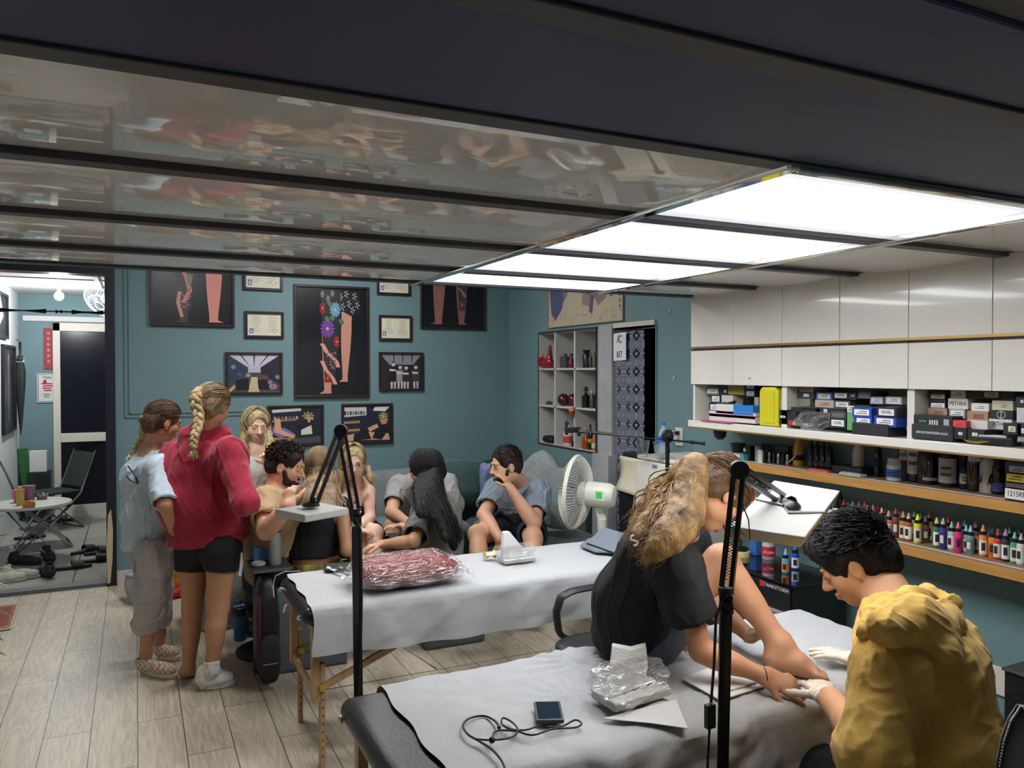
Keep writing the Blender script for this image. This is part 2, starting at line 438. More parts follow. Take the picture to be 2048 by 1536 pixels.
chip.prism(cp,(0,.004,0),mat('bare_wood_chip',(190,172,140),.8));struct(chip.build('trim_4'))
mld=MB();a=at(250,836,Y=YW);mx=.0
for dx in (0,.032):
 mld.box((a.x+dx,YW-.012,a.z+dx),(a.x+dx+.008,YW,2.9),teal);mld.box((a.x+dx,YW-.012,a.z+dx),(a.x+1.0,YW,a.z+dx+.008),teal)
struct(mld.build('trim_5'))
struct(MB().box((XC,YW-.016,0),(XW,YW,.11),cream).build('baseboard_back'))
NY0,NY1=at(1193,800,X=XW).y,at(1078,800,X=XW).y;NZ0,NZ1=at(1078,886,X=XW).z,at(1078,667,X=XW).z
DY0,DY1=at(1313,700,X=XW).y,at(1226,700,X=XW).y;DZ=at(1226,657,X=XW).z
struct(wallX(XW,YB,YW+.1,0,TOP,.12,teal,[(NY0,NY1,NZ0,NZ1),(DY0,DY1,0,DZ)]).build('wall_right'))
struct(MB().box((XW+.12,DY0-.3,0),(XW+1.0,DY0-.28,2.3),black_paint).box((XW+.12,DY1+.28,0),(XW+1.0,DY1+.3,2.3),black_paint).box((XW+1,DY0-.3,0),(XW+1.02,DY1+.3,2.3),black_paint).box((XW+.12,DY0-.3,2.2),(XW+1.02,DY1+.3,2.3),black_paint).box((XW+.1,DY0-.3,-.05),(XW+1.02,DY1+.3,0),TILEM).build('wall_toilet'))
struct(wallX(XL,YB,YW+.1,0,TOP,-.12,white_wall).build('wall_left'))
struct(wallY(YB,XL,XW+.1,0,TOP,-.12,white_wall).build('wall_front'))
AX,AY,AZ=-1.21,10.6,2.62
struct(wallX(AX,7.14,AY,0,AZ,-.1,white_wall).build('wall_annex_left'))
struct(wallX(1.3,7.14,AY,0,AZ,.1,white_wall).build('wall_annex_right'))
struct(wallY(AY,AX-.1,1.4,0,AZ+.2,.1,mat('annex_teal_paint',(104,132,138),.6,var=.05,vs=2)).build('wall_annex_back'))
ac=MB().box((AX-.1,7.1,AZ),(1.4,AY,AZ+.05),mat('annex_ceiling_board',(196,196,194),.6,var=.08,vs=3))
for y in (7.9,8.7,9.5):ac.box((AX,y,AZ-.012),(1.3,y+.03,AZ),white_wall)
ac.box((-.35,7.1,AZ-.012),(-.31,AY,AZ),white_wall)
struct(ac.build('ceiling_annex'))
dp=at(105,645,Y=AY-.05);dq=at(120,662,Y=AY-.05);r0=at(118,885,Y=AY-.05);r1=at(118,867,Y=AY-.05);db=at(118,1012,Y=AY-.05)
dr=struct(MB().box((dp.x,AY-.06,0),(dq.x,AY,dp.z),cream).box((dp.x,AY-.06,dq.z),(.55,AY,dp.z),cream).box((.45,AY-.06,0),(.55,AY,dq.z),cream).box((dq.x,AY-.055,r0.z),(.45,AY,r1.z),cream).box((dq.x,AY-.055,0),(.45,AY,db.z),cream).build('door_1',bev=.004))
MB().box((dq.x,AY-.035,db.z),(.45,AY-.01,r0.z),mat('dark_door_glass',(14,17,28),.22)).box((dq.x,AY-.035,r1.z),(.45,AY-.01,dq.z),mat('dark_door_glass',(14,17,28),.22)).build('pane',dr)
struct(MB().box((XL-.1,3.8,TOP),(XW+.1,7.2,TOP+.08),mat('upper_ceiling',(190,190,188),.8)).build('ceiling_upper'))
BY=[1.283,1.923,2.62,3.29,3.845];LX0,LX1,CX=1.298,2.36,3.06
panel=MB();SAG=.020
def sagpanel(x0,x1,y0,y1):
 n=25
 def fn(u,v):
  y=y0+(y1-y0)*v;w=2*v-1
  return (x0+(x1-x0)*u,y,CZ-SAG*(1-w*w)*(y1-y0)/.65+.0003*math.sin(u*7+v*3)*math.sin(v*3.1))
 panel.grid(26,n,fn,gloss_white)
for k in range(4):
 sagpanel(XL,LX0-.02,BY[k]+.026,BY[k+1]-.026);sagpanel(LX1+.02,XW,BY[k]+.026,BY[k+1]-.026)
struct(panel.build('ceiling',smooth=True))
struct(MB().box((XL,YB,CZ+.02),(XW,3.87,CZ+.12),mat('ceiling_core',(90,90,90),.8)).box((XL,3.8,CZ-.012),(XW,3.87,TOP),bar_m).build('ceiling_slab'))
nv=MB()
for y0,y1 in ((YB,.60),(.64,.84),(.895,1.257)):nv.box((XL,y0,CZ-.012),(XW,y1,CZ+.02),navy)
struct(nv.build('ceiling_navy',bev=.006))
tb=MB()
for y in BY[:4]:tb.box((XL,y-.028,CZ-.018),(XW,y+.028,CZ+.015),bar_m)
tb.box((XL,.62-.02,CZ-.006),(XW,.62+.02,CZ+.015),bar_m);tb.box((XL,.867-.028,CZ-.018),(XW,.867+.028,CZ+.015),bar_m)
struct(tb.build('trim_6',bev=.003))
ch=MB()
for x in (LX0,LX1):ch.box((x-.022,BY[0]-.02,CZ-.026),(x+.022,3.86,CZ+.01),chrome)
ch.box((LX0,BY[0]-.022,CZ-.03),(XW,BY[0]+.01,CZ+.01),chrome)
struct(ch.build('trim_7',bev=.008,seg=3))
diff_m=mat('light_diffuser',(236,240,248),.3,emit=LIGHT_PANEL)
def emis(name,col,s):
 m=mat(name,col,.5,emit=s);return m
tube_m=emis('lit_tube_band',(248,251,255),LIGHT_BAND);soft1=emis('outer_tube_glow',(246,249,255),LIGHT_BAND*.09);soft2=emis('inner_tube_glow',(248,251,255),LIGHT_BAND*.3)
for k,nm in enumerate(('nearest the stepped navy ceiling','second from the navy ceiling','third from the navy ceiling','over the toilet doorway end')):
 y0,y1=BY[k]+.03,BY[k+1]-.03
 t=thing('ceiling_light','white backlit ceiling light panel, '+nm,'ceiling light',((LX0+LX1)/2,(y0+y1)/2,CZ),'backlit panels in the lowered ceiling')
 MB().box((LX0+.02,y0,CZ-.002),(LX1-.02,y1,CZ+.01),diff_m).build('diffuser',t)
 for f0,f1,dz_,m_ in ((.16,.90,.0035,soft1),(.25,.82,.005,soft2),(.36,.72,.007,tube_m)):MB().box((LX0+.03+dz_*3,y0+(y1-y0)*f0,CZ-dz_),(LX1-.03-dz_*3,y0+(y1-y0)*f1,CZ-.001),m_).build('tube_band',t)
for lx,ly,lab in ((1.5,5.7,'white round ceiling light high above the sofa corner'),(.35,4.35,'added round white fill lamp, out of view high above the girl in the red hoodie')):  # the lamp above the red hoodie is an unseen addition to brighten the standing girls
 ul=thing('ceiling_light',lab,'ceiling light',(lx,ly,TOP))
 MB().lathe([(.19,-.06),(.22,-.03),(.22,0)],emis('upper_lamp',(250,250,252),SOFA_LIGHT),c=(lx,ly,TOP),n=24).build('diffuser',ul)
 MB().lathe([(.225,-.03),(.24,-.02),(.24,0)],chrome,c=(lx,ly,TOP),n=24).build('rim',ul)
 # wall cabinets
CY=[3.82,3.075,2.33,1.585,.84]
zc=dict(sh0=1.378,sh1=1.425,d0=1.655,d1=1.845,u0=1.868,u1=CZ-.004)
blk=mat('black_ink',(24,24,26),.6)
names=('beside the toilet doorway','in the middle of the row','holding the tallest stack of needle boxes','at the near end of the row')
for k in range(4):
 y1,y0=CY[k],CY[k+1]
 c=thing('wall_cabinet','white lacquered wall cabinet with open bottom shelf, '+names[k],'cabinet',(CX+.15,(y0+y1)/2,zc['sh0']),'white wall cabinets')
 b=MB();b.box((CX+.02,y0,zc['sh1']),(XW-.005,y0+.018,zc['u1']),cab_white).box((CX+.02,y1-.018,zc['sh1']),(XW-.005,y1,zc['u1']),cab_white)
 b.box((XW-.02,y0,zc['sh1']),(XW-.005,y1,zc['u1']),inner_white).box((CX+.02,y0,zc['d0']-.002),(XW-.01,y1,zc['d0']+.016),inner_white).box((CX+.02,y0,zc['u0']-.02),(XW,y1,zc['u0']),cab_white)
 b.build('carcass',c)
 ym=(y0+y1)/2
 for p,q in ((y0,ym),(ym,y1)):
  MB().box((CX,p+.0015,zc['u0']),(CX+.018,q-.0015,zc['u1']),cab_white).build('door',c,bev=.002)
  d=MB().box((CX,p+.0015,zc['d0']-.012),(CX+.018,q-.0015,zc['d1']),cab_white).build('door',c,bev=.002)
  if k==0 and p==ym-(ym-y0):pass
 MB().box((CX-.002,y0,zc['u0']-.011),(CX+.02,y1,zc['u0']+.001),gold).build('gold_strip',c);MB().box((CX+.003,y0,zc['d1']),(CX+.02,y1,zc['d1']+.006),blk).build('shadow_gap',c)  # black strip colours in the shade of the gap between door rows
lk=at(1500,756,X=CX-.001)
bsh=thing('cabinet_shelf','long white bottom board of the wall cabinets with gold lower edge','shelf',(CX+.15,2.3,zc['sh0']))
MB().box((CX-.02,CY[4],zc['sh0']+.006),(XW-.002,CY[0],zc['sh1']),cab_white).build('board',bsh,bev=.003)
MB().box((CX-.022,CY[4],zc['sh0']),(CX+.01,CY[0],zc['sh0']+.008),gold).build('edge_strip',bsh)
MB().lathe([(.014,0),(.014,.001)],white_wall,c=lk,ax=(-1,0,0)).lathe([(.005,.001),(.005,.002)],black_paint,c=lk+Vector((0,.004,-.002)),ax=(-1,0,0)).build('sticker',bsh)
oak=mat('oak_shelf',(176,128,66),.5,var=.16,vs=6,stretch=(8,.6,14),bump=.05,bs=40)
oak_top=mat('oak_shelf_top',(140,112,84),.5,var=.1,vs=6,stretch=(8,.6,8))
led_m=mat('led_channel',(205,200,198),.4)
SX=3.17
for nm,z1,y1,lab in (('upper',1.197,3.64,'oak wall shelf holding dark bottles, directly under the white cabinets'),('lower',.925,3.62,'oak wall shelf holding the row of small ink bottles')):
 s_=thing('wall_shelf',lab,'shelf',(SX+.1,2.2,z1-.044),'oak wall shelves')
 MB().box((SX,.84,z1-.044),(XW-.002,y1,z1-.001),oak).build('board',s_,bev=.001)
 MB().box((SX+.001,.84,z1-.002),(XW-.003,y1,z1),oak_top).build('top_sheet',s_)
 MB().box((SX+.028,.84,z1-.001),(SX+.042,y1,z1+.0015),led_m).build('channel',s_)
 # niche with nine compartments
nd=.2
n_=MB()
n_.box((XW+nd,NY0-.02,NZ0-.02),(XW+nd+.02,NY1+.02,NZ1+.02),marble)
for z in (NZ0,NZ1):n_.box((XW,NY0-.02,z-.01),(XW+nd,NY1+.02,z+.01),inner_white)
for y in (NY0,NY1):n_.box((XW,y-.01,NZ0),(XW+nd,y+.01,NZ1),inner_white)
niche=tag(thing('display_niche','white marble display niche of nine compartments set in the teal wall','shelf',(XW+.1,(NY0+NY1)/2,NZ0)),kind='thing')
n_.build('niche_box',niche)
NZ=[NZ0+(NZ1-NZ0)*q for q in (0,.345,.675,1)];NYs=[NY0+(NY1-NY0)*q for q in (0,.345,.69,1)]
for z in NZ[1:3]:MB().box((XW-.004,NY0,z-.008),(XW+nd,NY1,z+.008),inner_white).build('shelf_board',niche)
for y in NYs[1:3]:MB().box((XW-.004,y-.012,NZ0),(XW+nd,y+.012,NZ1),inner_white).build('divider',niche)
fr=MB();dk=mat('niche_edge',(60,54,50),.5)
for z in (NZ0,NZ1):fr.box((XW-.008,NY0-.006,z-.006),(XW,NY1+.006,z+.006),dk)
for y in (NY0,NY1):fr.box((XW-.008,y-.004,NZ0),(XW,y+.004,NZ1),dk)
fr.build('edging',niche)
py0,py1=at(1221,800,X=XW-.04).y,at(1197,800,X=XW-.04).y
zq=at(1200,907,X=XW-.04).z
struct(MB().box((XW-.03,py0,0),(XW,py1+.02,DZ+.03),marble).box((XW-.08,py0-.03,0),(XW,py1+.03,zq),marble).build('trim_8',bev=.003))
struct(MB().box((XW-.02,DY0,DZ),(XW+.06,DY1,DZ+.035),cream).box((XW-.01,DY0-.012,0),(XW+.05,DY0,DZ),teal).build('trim_9'))
def curtain_mat():
 m=bpy.data.materials.new('maze_pattern_curtain');m.use_nodes=True;nt=m.node_tree;N=nt.nodes;L=nt.links;b=N['Principled BSDF']
 tc=N.new('ShaderNodeTexCoord');sep=N.new('ShaderNodeSeparateXYZ');L.new(tc.outputs['Object'],sep.inputs[0])
 def mth(op,a,b_=None,c=None):
  n=N.new('ShaderNodeMath');n.operation=op
  for i,q in enumerate((a,b_,c)):
   if q is None:continue
   if hasattr(q,'links') or hasattr(q,'is_output'):L.new(q,n.inputs[i])
   else:n.inputs[i].default_value=q
  return n.outputs[0]
 u=mth('PINGPONG',mth('MULTIPLY',sep.outputs['Y'],9.0),.5);v=mth('PINGPONG',mth('MULTIPLY',sep.outputs['Z'],7.5),.5)
 mx=mth('MAXIMUM',u,v);mn=mth('MINIMUM',u,v);ad=mth('ADD',u,v)
 rings=mth('GREATER_THAN',mth('SINE',mth('MULTIPLY',ad,38)),.15)
 bars=mth('GREATER_THAN',mth('SINE',mth('MULTIPLY',mn,60)),0)
 sel=mth('GREATER_THAN',mx,.36);sel2=mth('LESS_THAN',ad,.34)
 o=mth('ADD',mth('MULTIPLY',bars,sel),mth('MULTIPLY',rings,mth('SUBTRACT',1,sel)))
 o=mth('MULTIPLY',o,mth('SUBTRACT',1,sel2));o2=mth('LESS_THAN',ad,.1);o=mth('MAXIMUM',o,o2)
 mxn=N.new('ShaderNodeMixRGB');mxn.inputs[1].default_value=lin((16,19,30));mxn.inputs[2].default_value=lin((150,156,172));L.new(o,mxn.inputs[0])
 L.new(mxn.outputs[0],b.inputs['Base Color']);b.inputs['Roughness'].default_value=.8
 return m
cy0=at(1293,700,X=XW).y
cu=MB();cu.grid(40,2,lambda u,v:(XW-.012+.012*math.sin(u*17),DY1-.005+(cy0-DY1)*u,.12+(DZ-.03-.12)*v),curtain_mat())
cut=thing('door_curtain','black and grey maze patterned curtain hanging in the toilet doorway','curtain',(XW,(DY1+cy0)/2,.12))
cu.build('cloth',cut,solid=.002)
cc=at(1255,680,X=XW-.02);MB().tube([(XW-.01,DY0,DZ-.02),(XW-.01,DY1,DZ-.02)],.006,chrome).build('rod',cut)
sp=[at(x,y,X=XW-.028) for x,y in ((1227,668),(1252,664),(1252,720),(1227,722))]
sg=thing('paper_sign','white paper sign lettered in black, pinned to the toilet curtain','sign',sum(sp,Vector())/4)
MB().prism(sp,(.001,0,0),mat('paper',(214,216,218),.8)).build('sheet',sg)
blk=mat('black_ink',(24,24,26),.6)
cs=sum(sp,Vector())/4
text('/C',.085,cs+Vector((-.002,.002,.055)),(0,-1,0),(0,0,1),blk,sg,sx=.8);text('ILET',.065,cs+Vector((-.002,0,-.06)),(0,-1,0),(0,0,1),blk,sg,sx=.62)
# furniture
vinyl=mat('black_vinyl',(30,31,36),.38,bump=.12,bs=160)
birch=mat('birch_wood',(172,140,102),.45,var=.14,vs=10,stretch=(3,3,.6))
sheet_m=mat('nonwoven_sheet',(182,183,184),.75,bump=.5,bs=420,var=.02,vs=30)
blackmetal=mat('black_metal',(17,18,21),.32,spec=.6)
blackplastic=mat('black_plastic',(24,25,28),.45)
steel=mat('steel',(190,190,190),.25,metal=1)
paperm=mat('white_paper',(206,205,202),.75)
def nz(x,y,s=1.0,seed=0):
 return (math.sin(x*3.1*s+seed)*math.cos(y*4.3*s-seed*1.3)+.6*math.sin(x*7.7*s-y*5.9*s+seed*2.1)+.4*math.sin(x*13.1*s+y*17.3*s+seed))
def massage_table(lab,x0,x1,y0,y1,z,wires=True):
 t=thing('massage_table',lab,'massage table',((x0+x1)/2,(y0+y1)/2,0),'black massage tables under white sheets')
 MB().box((x0,y0,z-.085),(x1,y1,z-.006),vinyl).build('padded_top',t,smooth=True,bev=.038,seg=5)
 f=MB().box((x0+.05,y0+.05,z-.13),(x1-.05,y0+.075,z-.08),birch).box((x0+.05,y1-.075,z-.13),(x1-.05,y1-.05,z-.08),birch)
 f.box((x0+.05,y0+.05,z-.13),(x0+.075,y1-.05,z-.08),birch).box((x1-.075,y0+.05,z-.13),(x1-.05,y1-.05,z-.08),birch);f.build('rail',t,bev=.003)
 for x,sx in ((x0+.06,1),(x1-.06,-1)):
  for y in (y0+.05,y1-.05):
   l=MB().box((x-.016,y-.024,.3),(x+.016,y+.024,z-.09),birch).box((x+.018,y-.02,.0),(x+.04,y+.02,.46),birch)
   lg=l.build('leg',t,bev=.003)
   h=MB()
   for i in range(9):h.cyl((x-.0165+.057,y,.06+i*.035),(x+.0405,y,.06+i*.035),.005,blackplastic,n=8);h.cyl((x+.029,y-.0205,.06+i*.035),(x+.029,y-.0195,.06+i*.035),.004,blackplastic,n=8)
   h.build('hole',lg)['kind']='stuff'
   kb=MB();st=[]
   for i in range(10):
    a=math.pi*i/5;r=.022 if i%2==0 else .014;st.append((x+.029+r*math.cos(a),y-.035,.36+r*math.sin(a)))
   kb.prism(st,(0,.012,0),mat('brass_knob',(190,165,70),.4,metal=.3));kb.build('knob',lg,bev=.002)
   MB().bar((x,y,.34),(x+sx*.62,y,z-.13),.03,.018,birch,up=(0,1,0)).build('brace',t,bev=.002)
  MB().bar((x,y0+.05,.33),(x,y1-.05,.33),.016,.04,birch).build('crossbar',t,bev=.002)
 if wires:
  for y in (y0+.05,y1-.05):
   MB().tube([(x0+.08,y,.34),(x1-.08,y,.34)],.0022,blackplastic,n=5).build('tension_cable',t)
  MB().tube([(x0+.3,y0+.06,z-.13),(x0+.62,y0+.06,.34)],.0025,blackplastic,n=5).build('tension_cable',t)
 for y in (y0+.06,y1-.06):
  MB().lathe([(.012,0),(.012,.008),(.005,.014)],steel,c=(x0-.0,y,z-.055),ax=(-1,0,0),n=10).build('latch',t)
 return t
def sheet(lab,x0,x1,y0,y1,z,drop,seed,far=0.0,right=0.0,amp=.006,bumps=()):
 """thin cover lying on a table, hanging over the near edge by drop(u), over the far edge by far and the right end by right"""
 L=y1-y0;NU,NV=150,90
 def fn(u,v):
  x=x0+(x1+right-x0)*u;dr=drop(u);fr=far
  tot=fr+L+dr;s=v*tot-fr;e=.03
  if s<0:y=y1+.004;zz=z+s;
  elif s<L:y=y1-s;zz=z
  else:y=y0-.006-.03*math.sin(min(1,(s-L)/.15))*.5;zz=z-(s-L)
  if -e<s<e:k=(s+e)/(2*e);y=y1+.004*(1-k)-e*k*k;zz=z-e*(1-k)**2
  if L-e<s<L+e:k=(s-L+e)/(2*e);y=y0+e*(1-k)**2-.006*k;zz=z-e*k*k
  n=nz(x,s,2.2,seed)*amp*.5+abs(nz(x,s,3.7,seed+3))*amp*.35
  for bx,by,br,bh in bumps:
   d=math.hypot(x-bx,y-by)/br
   if d<1:n+=bh*(1-d)**1.5*(.5+.5*math.sin(14*math.atan2(y-by,x-bx)+d*6))
  n*=min(1,.25+u*9)
  if s>L:y-=max(0,n)*2.4+.01*math.sin(x*19+seed)*(s-L)/.2+.004;zz+=.0
  elif s<0:y+=.003+abs(n)
  else:zz+=.003+abs(n)*(1 if s<L-.03 else .6)
  if x>x1:d=x-x1;zz2=zz-d;x=x1+.012+.004*math.sin(y*22);zz=zz2
  x+=.006*math.sin(v*23+seed)*(u<.02)
  return (x,y,zz)
 b=MB();b.grid(NU,NV,fn,sheet_m)
 o=b.build('table_sheet',smooth=True,ang=180);return tag(o,lab,'sheet',None)
BT=dict(x0=.63,x1=2.52,y0=3.33,y1=3.93,z=.72);AT=dict(x0=.56,x1=2.48,y0=1.74,y1=2.4,z=.72)
massage_table('black massage table on birch legs carrying the plastic wrapped red cushion',**BT)
massage_table('black massage table on birch legs that the girl in the black t-shirt sits on',**AT)
sheet('white disposable sheet on the farther massage table, under the plastic wrapped cushion',.665,2.55,3.32,3.94,.722,lambda u:.2+.03*u+.03*math.sin(u*5)*.3,1,far=.05,amp=.004)
sheet('white creased disposable sheet under the girl in the black t-shirt',.69,2.49,1.73,2.41,.722,lambda u:.21-.05*u,5,far=.06,right=.1,amp=.010,bumps=((1.35,2.28,.32,.016),(1.2,2.05,.25,.01),(1.6,1.85,.25,.012),(1.95,1.8,.2,.012)))
st=tag(MB().tube([at(x,y,T=T) for x,y,T in ((640,1178,.00245),(610,1190,.00243),(585,1197,.00238),(571,1212,.00236),(567,1225,.00236))],.006,mat('cream_strap',(222,220,196),.7),flatk=.4).build('strap',smooth=True),'cream elastic strap over the near corner of the farther massage table','strap')
st=tag(MB().tube([at(x,y,T=T) for x,y,T in ((600,1142,.0026),(570,1143,.0026),(551,1152,.0026),(546,1172,.0026),(548,1195,.0026))],.004,mat('cream_strap',(222,220,196),.7),flatk=.4).build('strap',smooth=True),'thin white strap hanging off the far corner of the farther massage table','strap')
# sofa
velvet=mat('grey_velvet',(112,120,120),.75,sheen=.3,bump=.1,bs=80,var=.08,vs=6)
dteal=mat('dark_teal_velvet',(44,66,68),.7,sheen=.3,var=.08,vs=5)
def pillow(b,c,size,m,R=None,p=.45,n=22,seed=0,amp=.004):
 c=Vector(c)
 def fn(u,v):
  a=(u-.5)*2*math.pi;e=(v-.5)*math.pi
  f=lambda q,k:math.copysign(abs(q)**k,q)
  P=Vector((size[0]/2*f(math.cos(e),.55)*f(math.cos(a),p),size[1]/2*f(math.cos(e),.55)*f(math.sin(a),p),size[2]/2*f(math.sin(e),.9)))
  P*=1+amp*8*nz(P.x*2,P.y*2+P.z*3,2.5,seed)*.12
  if R is not None:P=R@P
  return P+c
 return b.grid(n*2,n,fn,m)
sf=thing('corner_sofa','grey velvet corner sofa with dark teal back along the teal walls','sofa',(2.4,6.4,0))
MB().box((.95,6.12,.05),(3.3,6.98,.3),dteal).box((2.62,5.0,.05),(3.3,6.14,.3),dteal).build('base',sf,bev=.03,seg=3)
b=MB()
def backfn(u,v):
 x=.95+2.4*u;h=.80+.05*math.sin(u*math.pi*2.2+.6)+.04*u
 ang=v*math.pi;return (x,6.98-.13*math.sin(ang)*.9,.3+(h-.3)*(1-abs(1-v*1.0)**3) if v<1 else h)
b.grid(40,16,lambda u,v:(.95+2.4*u,6.86-.1*math.sin(v*math.pi),.3+v*(.52+.05*math.sin(u*7+.6)+.03*u)),dteal)
b.grid(40,3,lambda u,v:(.95+2.4*u,6.86+.15*v,.3+(.52+.05*math.sin(u*7+.6)+.03*u)),dteal)
b.box((3.24,5.35,.3),(3.34,6.98,.78),dteal)
b.build('back',sf,smooth=True)
for x0,x1 in ((.97,1.75),(1.77,2.6)):
 q=MB();pillow(q,((x0+x1)/2,6.46,.37),(x1-x0,.76,.2),velvet,p=.3);q.build('seat_cushion',sf,smooth=True,ang=180)
q=MB();pillow(q,(2.94,5.72,.37),(.68,1.5,.2),velvet,p=.25);q.build('seat_cushion',sf,smooth=True,ang=180)
for x0,x1,zz in ((.97,1.75,.62),(1.8,2.5,.6)):
 q=MB();pillow(q,((x0+x1)/2,6.7,zz),(x1-x0+.03,.5,.2),velvet,R=Matrix.Rotation(math.radians(78),3,'X'),p=.35);q.build('back_cushion',sf,smooth=True,ang=180)
def cushion(lab,c,size,R,m,seed):
 q=MB();pillow(q,c,size,m,R=R,p=.55,seed=seed,amp=.02);return tag(q.build('cushion',smooth=True,ang=180),lab,'cushion')
RX=lambda a:Matrix.Rotation(math.radians(a),3,'X');RY=lambda a:Matrix.Rotation(math.radians(a),3,'Y');RZ=lambda a:Matrix.Rotation(math.radians(a),3,'Z')
cushion('dark green velvet cushion between the long haired girl and the man in blue',at(905,962,T=.0043),(.72,.36,.2),RZ(-6)@RX(74),mat('green_velvet',(44,72,68),.7,sheen=.3),2)
cushion('grey patterned cushion standing on its corner behind the man in blue',at(1080,965,T=.00415),(.46,.46,.16),RZ(-66)@RX(82)@RZ(42),mat('grey_pattern_velvet',(138,146,144),.75,var=.18,vs=20),3)
cushion('plain grey cushion leaning behind the white fan',at(1112,995,T=.0038),(.46,.46,.14),RZ(-74)@RX(76),velvet,4)
tag(pillow(MB(),at(975,965,T=.0041),(.12,.1,.3),mat('lilac_cloth',(112,122,158),.8),seed=5,amp=.2).build('folded_cloth',smooth=True,ang=180),'crumpled lilac cloth beside the green cushion','cloth')
# ottomans
ott=mat('slate_velvet',(84,94,98),.8,sheen=.3,bump=.08,bs=40,var=.1,vs=5)
for lab,x0,x1,y0,y1 in (('slate blue cube ottoman the girl in the crop top sits on',.71,1.12,4.53,4.95),('slate blue cube ottoman under the girl with long black hair',1.6,2.0,4.52,4.92)):
 tag(MB().box((x0,y0,0.0),(x1,y1,.43),ott).build('ottoman',smooth=True,bev=.022,seg=4),lab,'ottoman')
lt=thing('low_table','low black glass-topped table between the seated people','table',(1.45,5.25,0))
MB().box((1.1,4.95,.5),(1.75,5.6,.52),mat('black_glass',(10,11,13),.08,spec=.8)).build('tabletop',lt,bev=.004)
for x in (1.15,1.7):
 for y in (5.0,5.55):MB().cyl((x,y,0),(x,y,.5),.015,blackmetal).build('leg',lt)
def phone(lab,c,w,h,rz,tilt=None,scr=(30,34,40),case=(40,60,66),z=.009):
 t=thing('phone',lab,'phone',c);R=RZ(rz)
 MB().box((-w/2,-h/2,0),(w/2,h/2,z),flat(case,.4),R,c).build('case',t,bev=.0035,seg=3)
 MB().box((-w/2+.006,-h/2+.006,z-.001),(w/2-.006,h/2-.006,z+.0006),mat('screen_%d'%scr[0],scr,.06,spec=.8),R,c).build('screen',t,bev=.0003);return t
phone('silver phone lying on the low black table',at(758,1072,Z=.522),.08,.15,20,scr=(150,152,156),case=(28,28,30))
cu=at(745,1090,Z=.522)
tag(MB().tube([cu+Vector(p) for p in ((-.25,-.02,.01),(-.12,.07,.01),(0,.04,.01),(.05,-.02,.01),(-.03,-.05,.01),(-.16,-.02,.01),(-.2,.05,.012))],.004,mat('white_cord',(200,200,200),.5)).build('charging_cable',smooth=True),'white charging cable curled on the low black table','cable')
gl=mat('clear_plastic',(232,238,240),.05,trans=.95,ior=1.1,alpha=.35)
g=at(757,1098,Z=.522);tag(MB().lathe([(.028,0),(.034,.09),(.032,.09),(.026,.004)],gl,c=g).build('plastic_cup',smooth=True),'clear plastic cup at the edge of the low black table','cup')
sc_=thing('side_stand','black and grey plastic stand left of the girl in the crop top','stand',(.66,4.6,0))
a=at(520,1120,T=.0030)
MB().box((.6,4.6,.0),(.7,4.67,.62),blackplastic).build('body',sc_,bev=.01)
MB().box((.56,4.4,.62),(.78,4.68,.64),mat('dark_grey_plastic',(60,62,62),.4)).build('tray',sc_,bev=.006)
MB().box((.57,4.395,.625),(.77,4.4,.632),steel).build('trim_strip',sc_)
bt=thing('insulated_bottle','tall grey insulated bottle with black and white lid, on the black stand','bottle',at(548,1122,T=.0030))
c=Vector((.7,4.5,.64));bt.location=c;WL[bt.name]=c
MB().lathe([(.03,0),(.034,.01),(.034,.16),(.031,.18)],mat('grey_bottle',(150,152,148),.4),c=c).build('body',bt,smooth=True)
MB().lathe([(.032,.18),(.032,.195)],blackplastic,c=c).build('ring',bt);MB().lathe([(.033,.195),(.033,.215),(.02,.222)],mat('white_lid',(210,210,205),.4),c=c).build('lid',bt,smooth=True)
c=Vector((.64,4.63,.64));tag(MB().box((-.05,-.035,0),(.05,.035,.08),mat('blue_pack',(92,140,190),.6),RZ(12),c).build('tissue_pack',bev=.01),'small blue and white pack behind the grey bottle','pack')
c=Vector((.61,4.5,.64));tag(MB().tube([c+Vector((.03*math.cos(a/10*6.28),.03*math.sin(a/10*6.28),.012)) for a in range(10)],.012,mat('grey_tape',(160,160,152),.5),closed=True).build('tape_roll',smooth=True),'grey tape ring on the black stand beside the grey bottle','tape')
bp=thing('backpack','black backpack standing on the floor against the slate ottoman','backpack',(.62,4.5,0))
q=MB();pillow(q,(.645,4.47,.30),(.125,.24,.58),blackplastic,p=.5,amp=.03);q.build('bag',bp,smooth=True,ang=180)
q=MB();pillow(q,(.645,4.335,.17),(.11,.06,.26),mat('charcoal_cloth',(44,44,48),.8),p=.5);q.build('pocket',bp,smooth=True,ang=180)
MB().box((.605,4.302,.15),(.685,4.306,.155),steel).build('zip',bp);MB().tube([(.60,4.38,.5),(.59,4.35,.45),(.59,4.34,.3),(.60,4.35,.1)],.012,mat('dark_red_strap',(70,24,36),.8),flatk=.4).build('strap',bp,smooth=True)
def pos(px,py,z=0.0):return at(px,py,Z=z)
c=pos(480,1280);tb_=thing('tumbler','blue travel tumbler with black lid standing on the wooden floor','tumbler',c)
MB().lathe([(.034,0),(.038,.01),(.043,.165)],mat('blue_tumbler',(34,88,122),.4),c=c).build('body',tb_,smooth=True)
MB().lathe([(.045,.165),(.046,.21),(.04,.216)],blackplastic,c=c).build('lid',tb_,smooth=True);MB().box((-.04,-.012,.214),(.03,.012,.226),mat('light_blue_tab',(90,150,205),.4),RZ(20),c).build('tab',tb_,bev=.004)
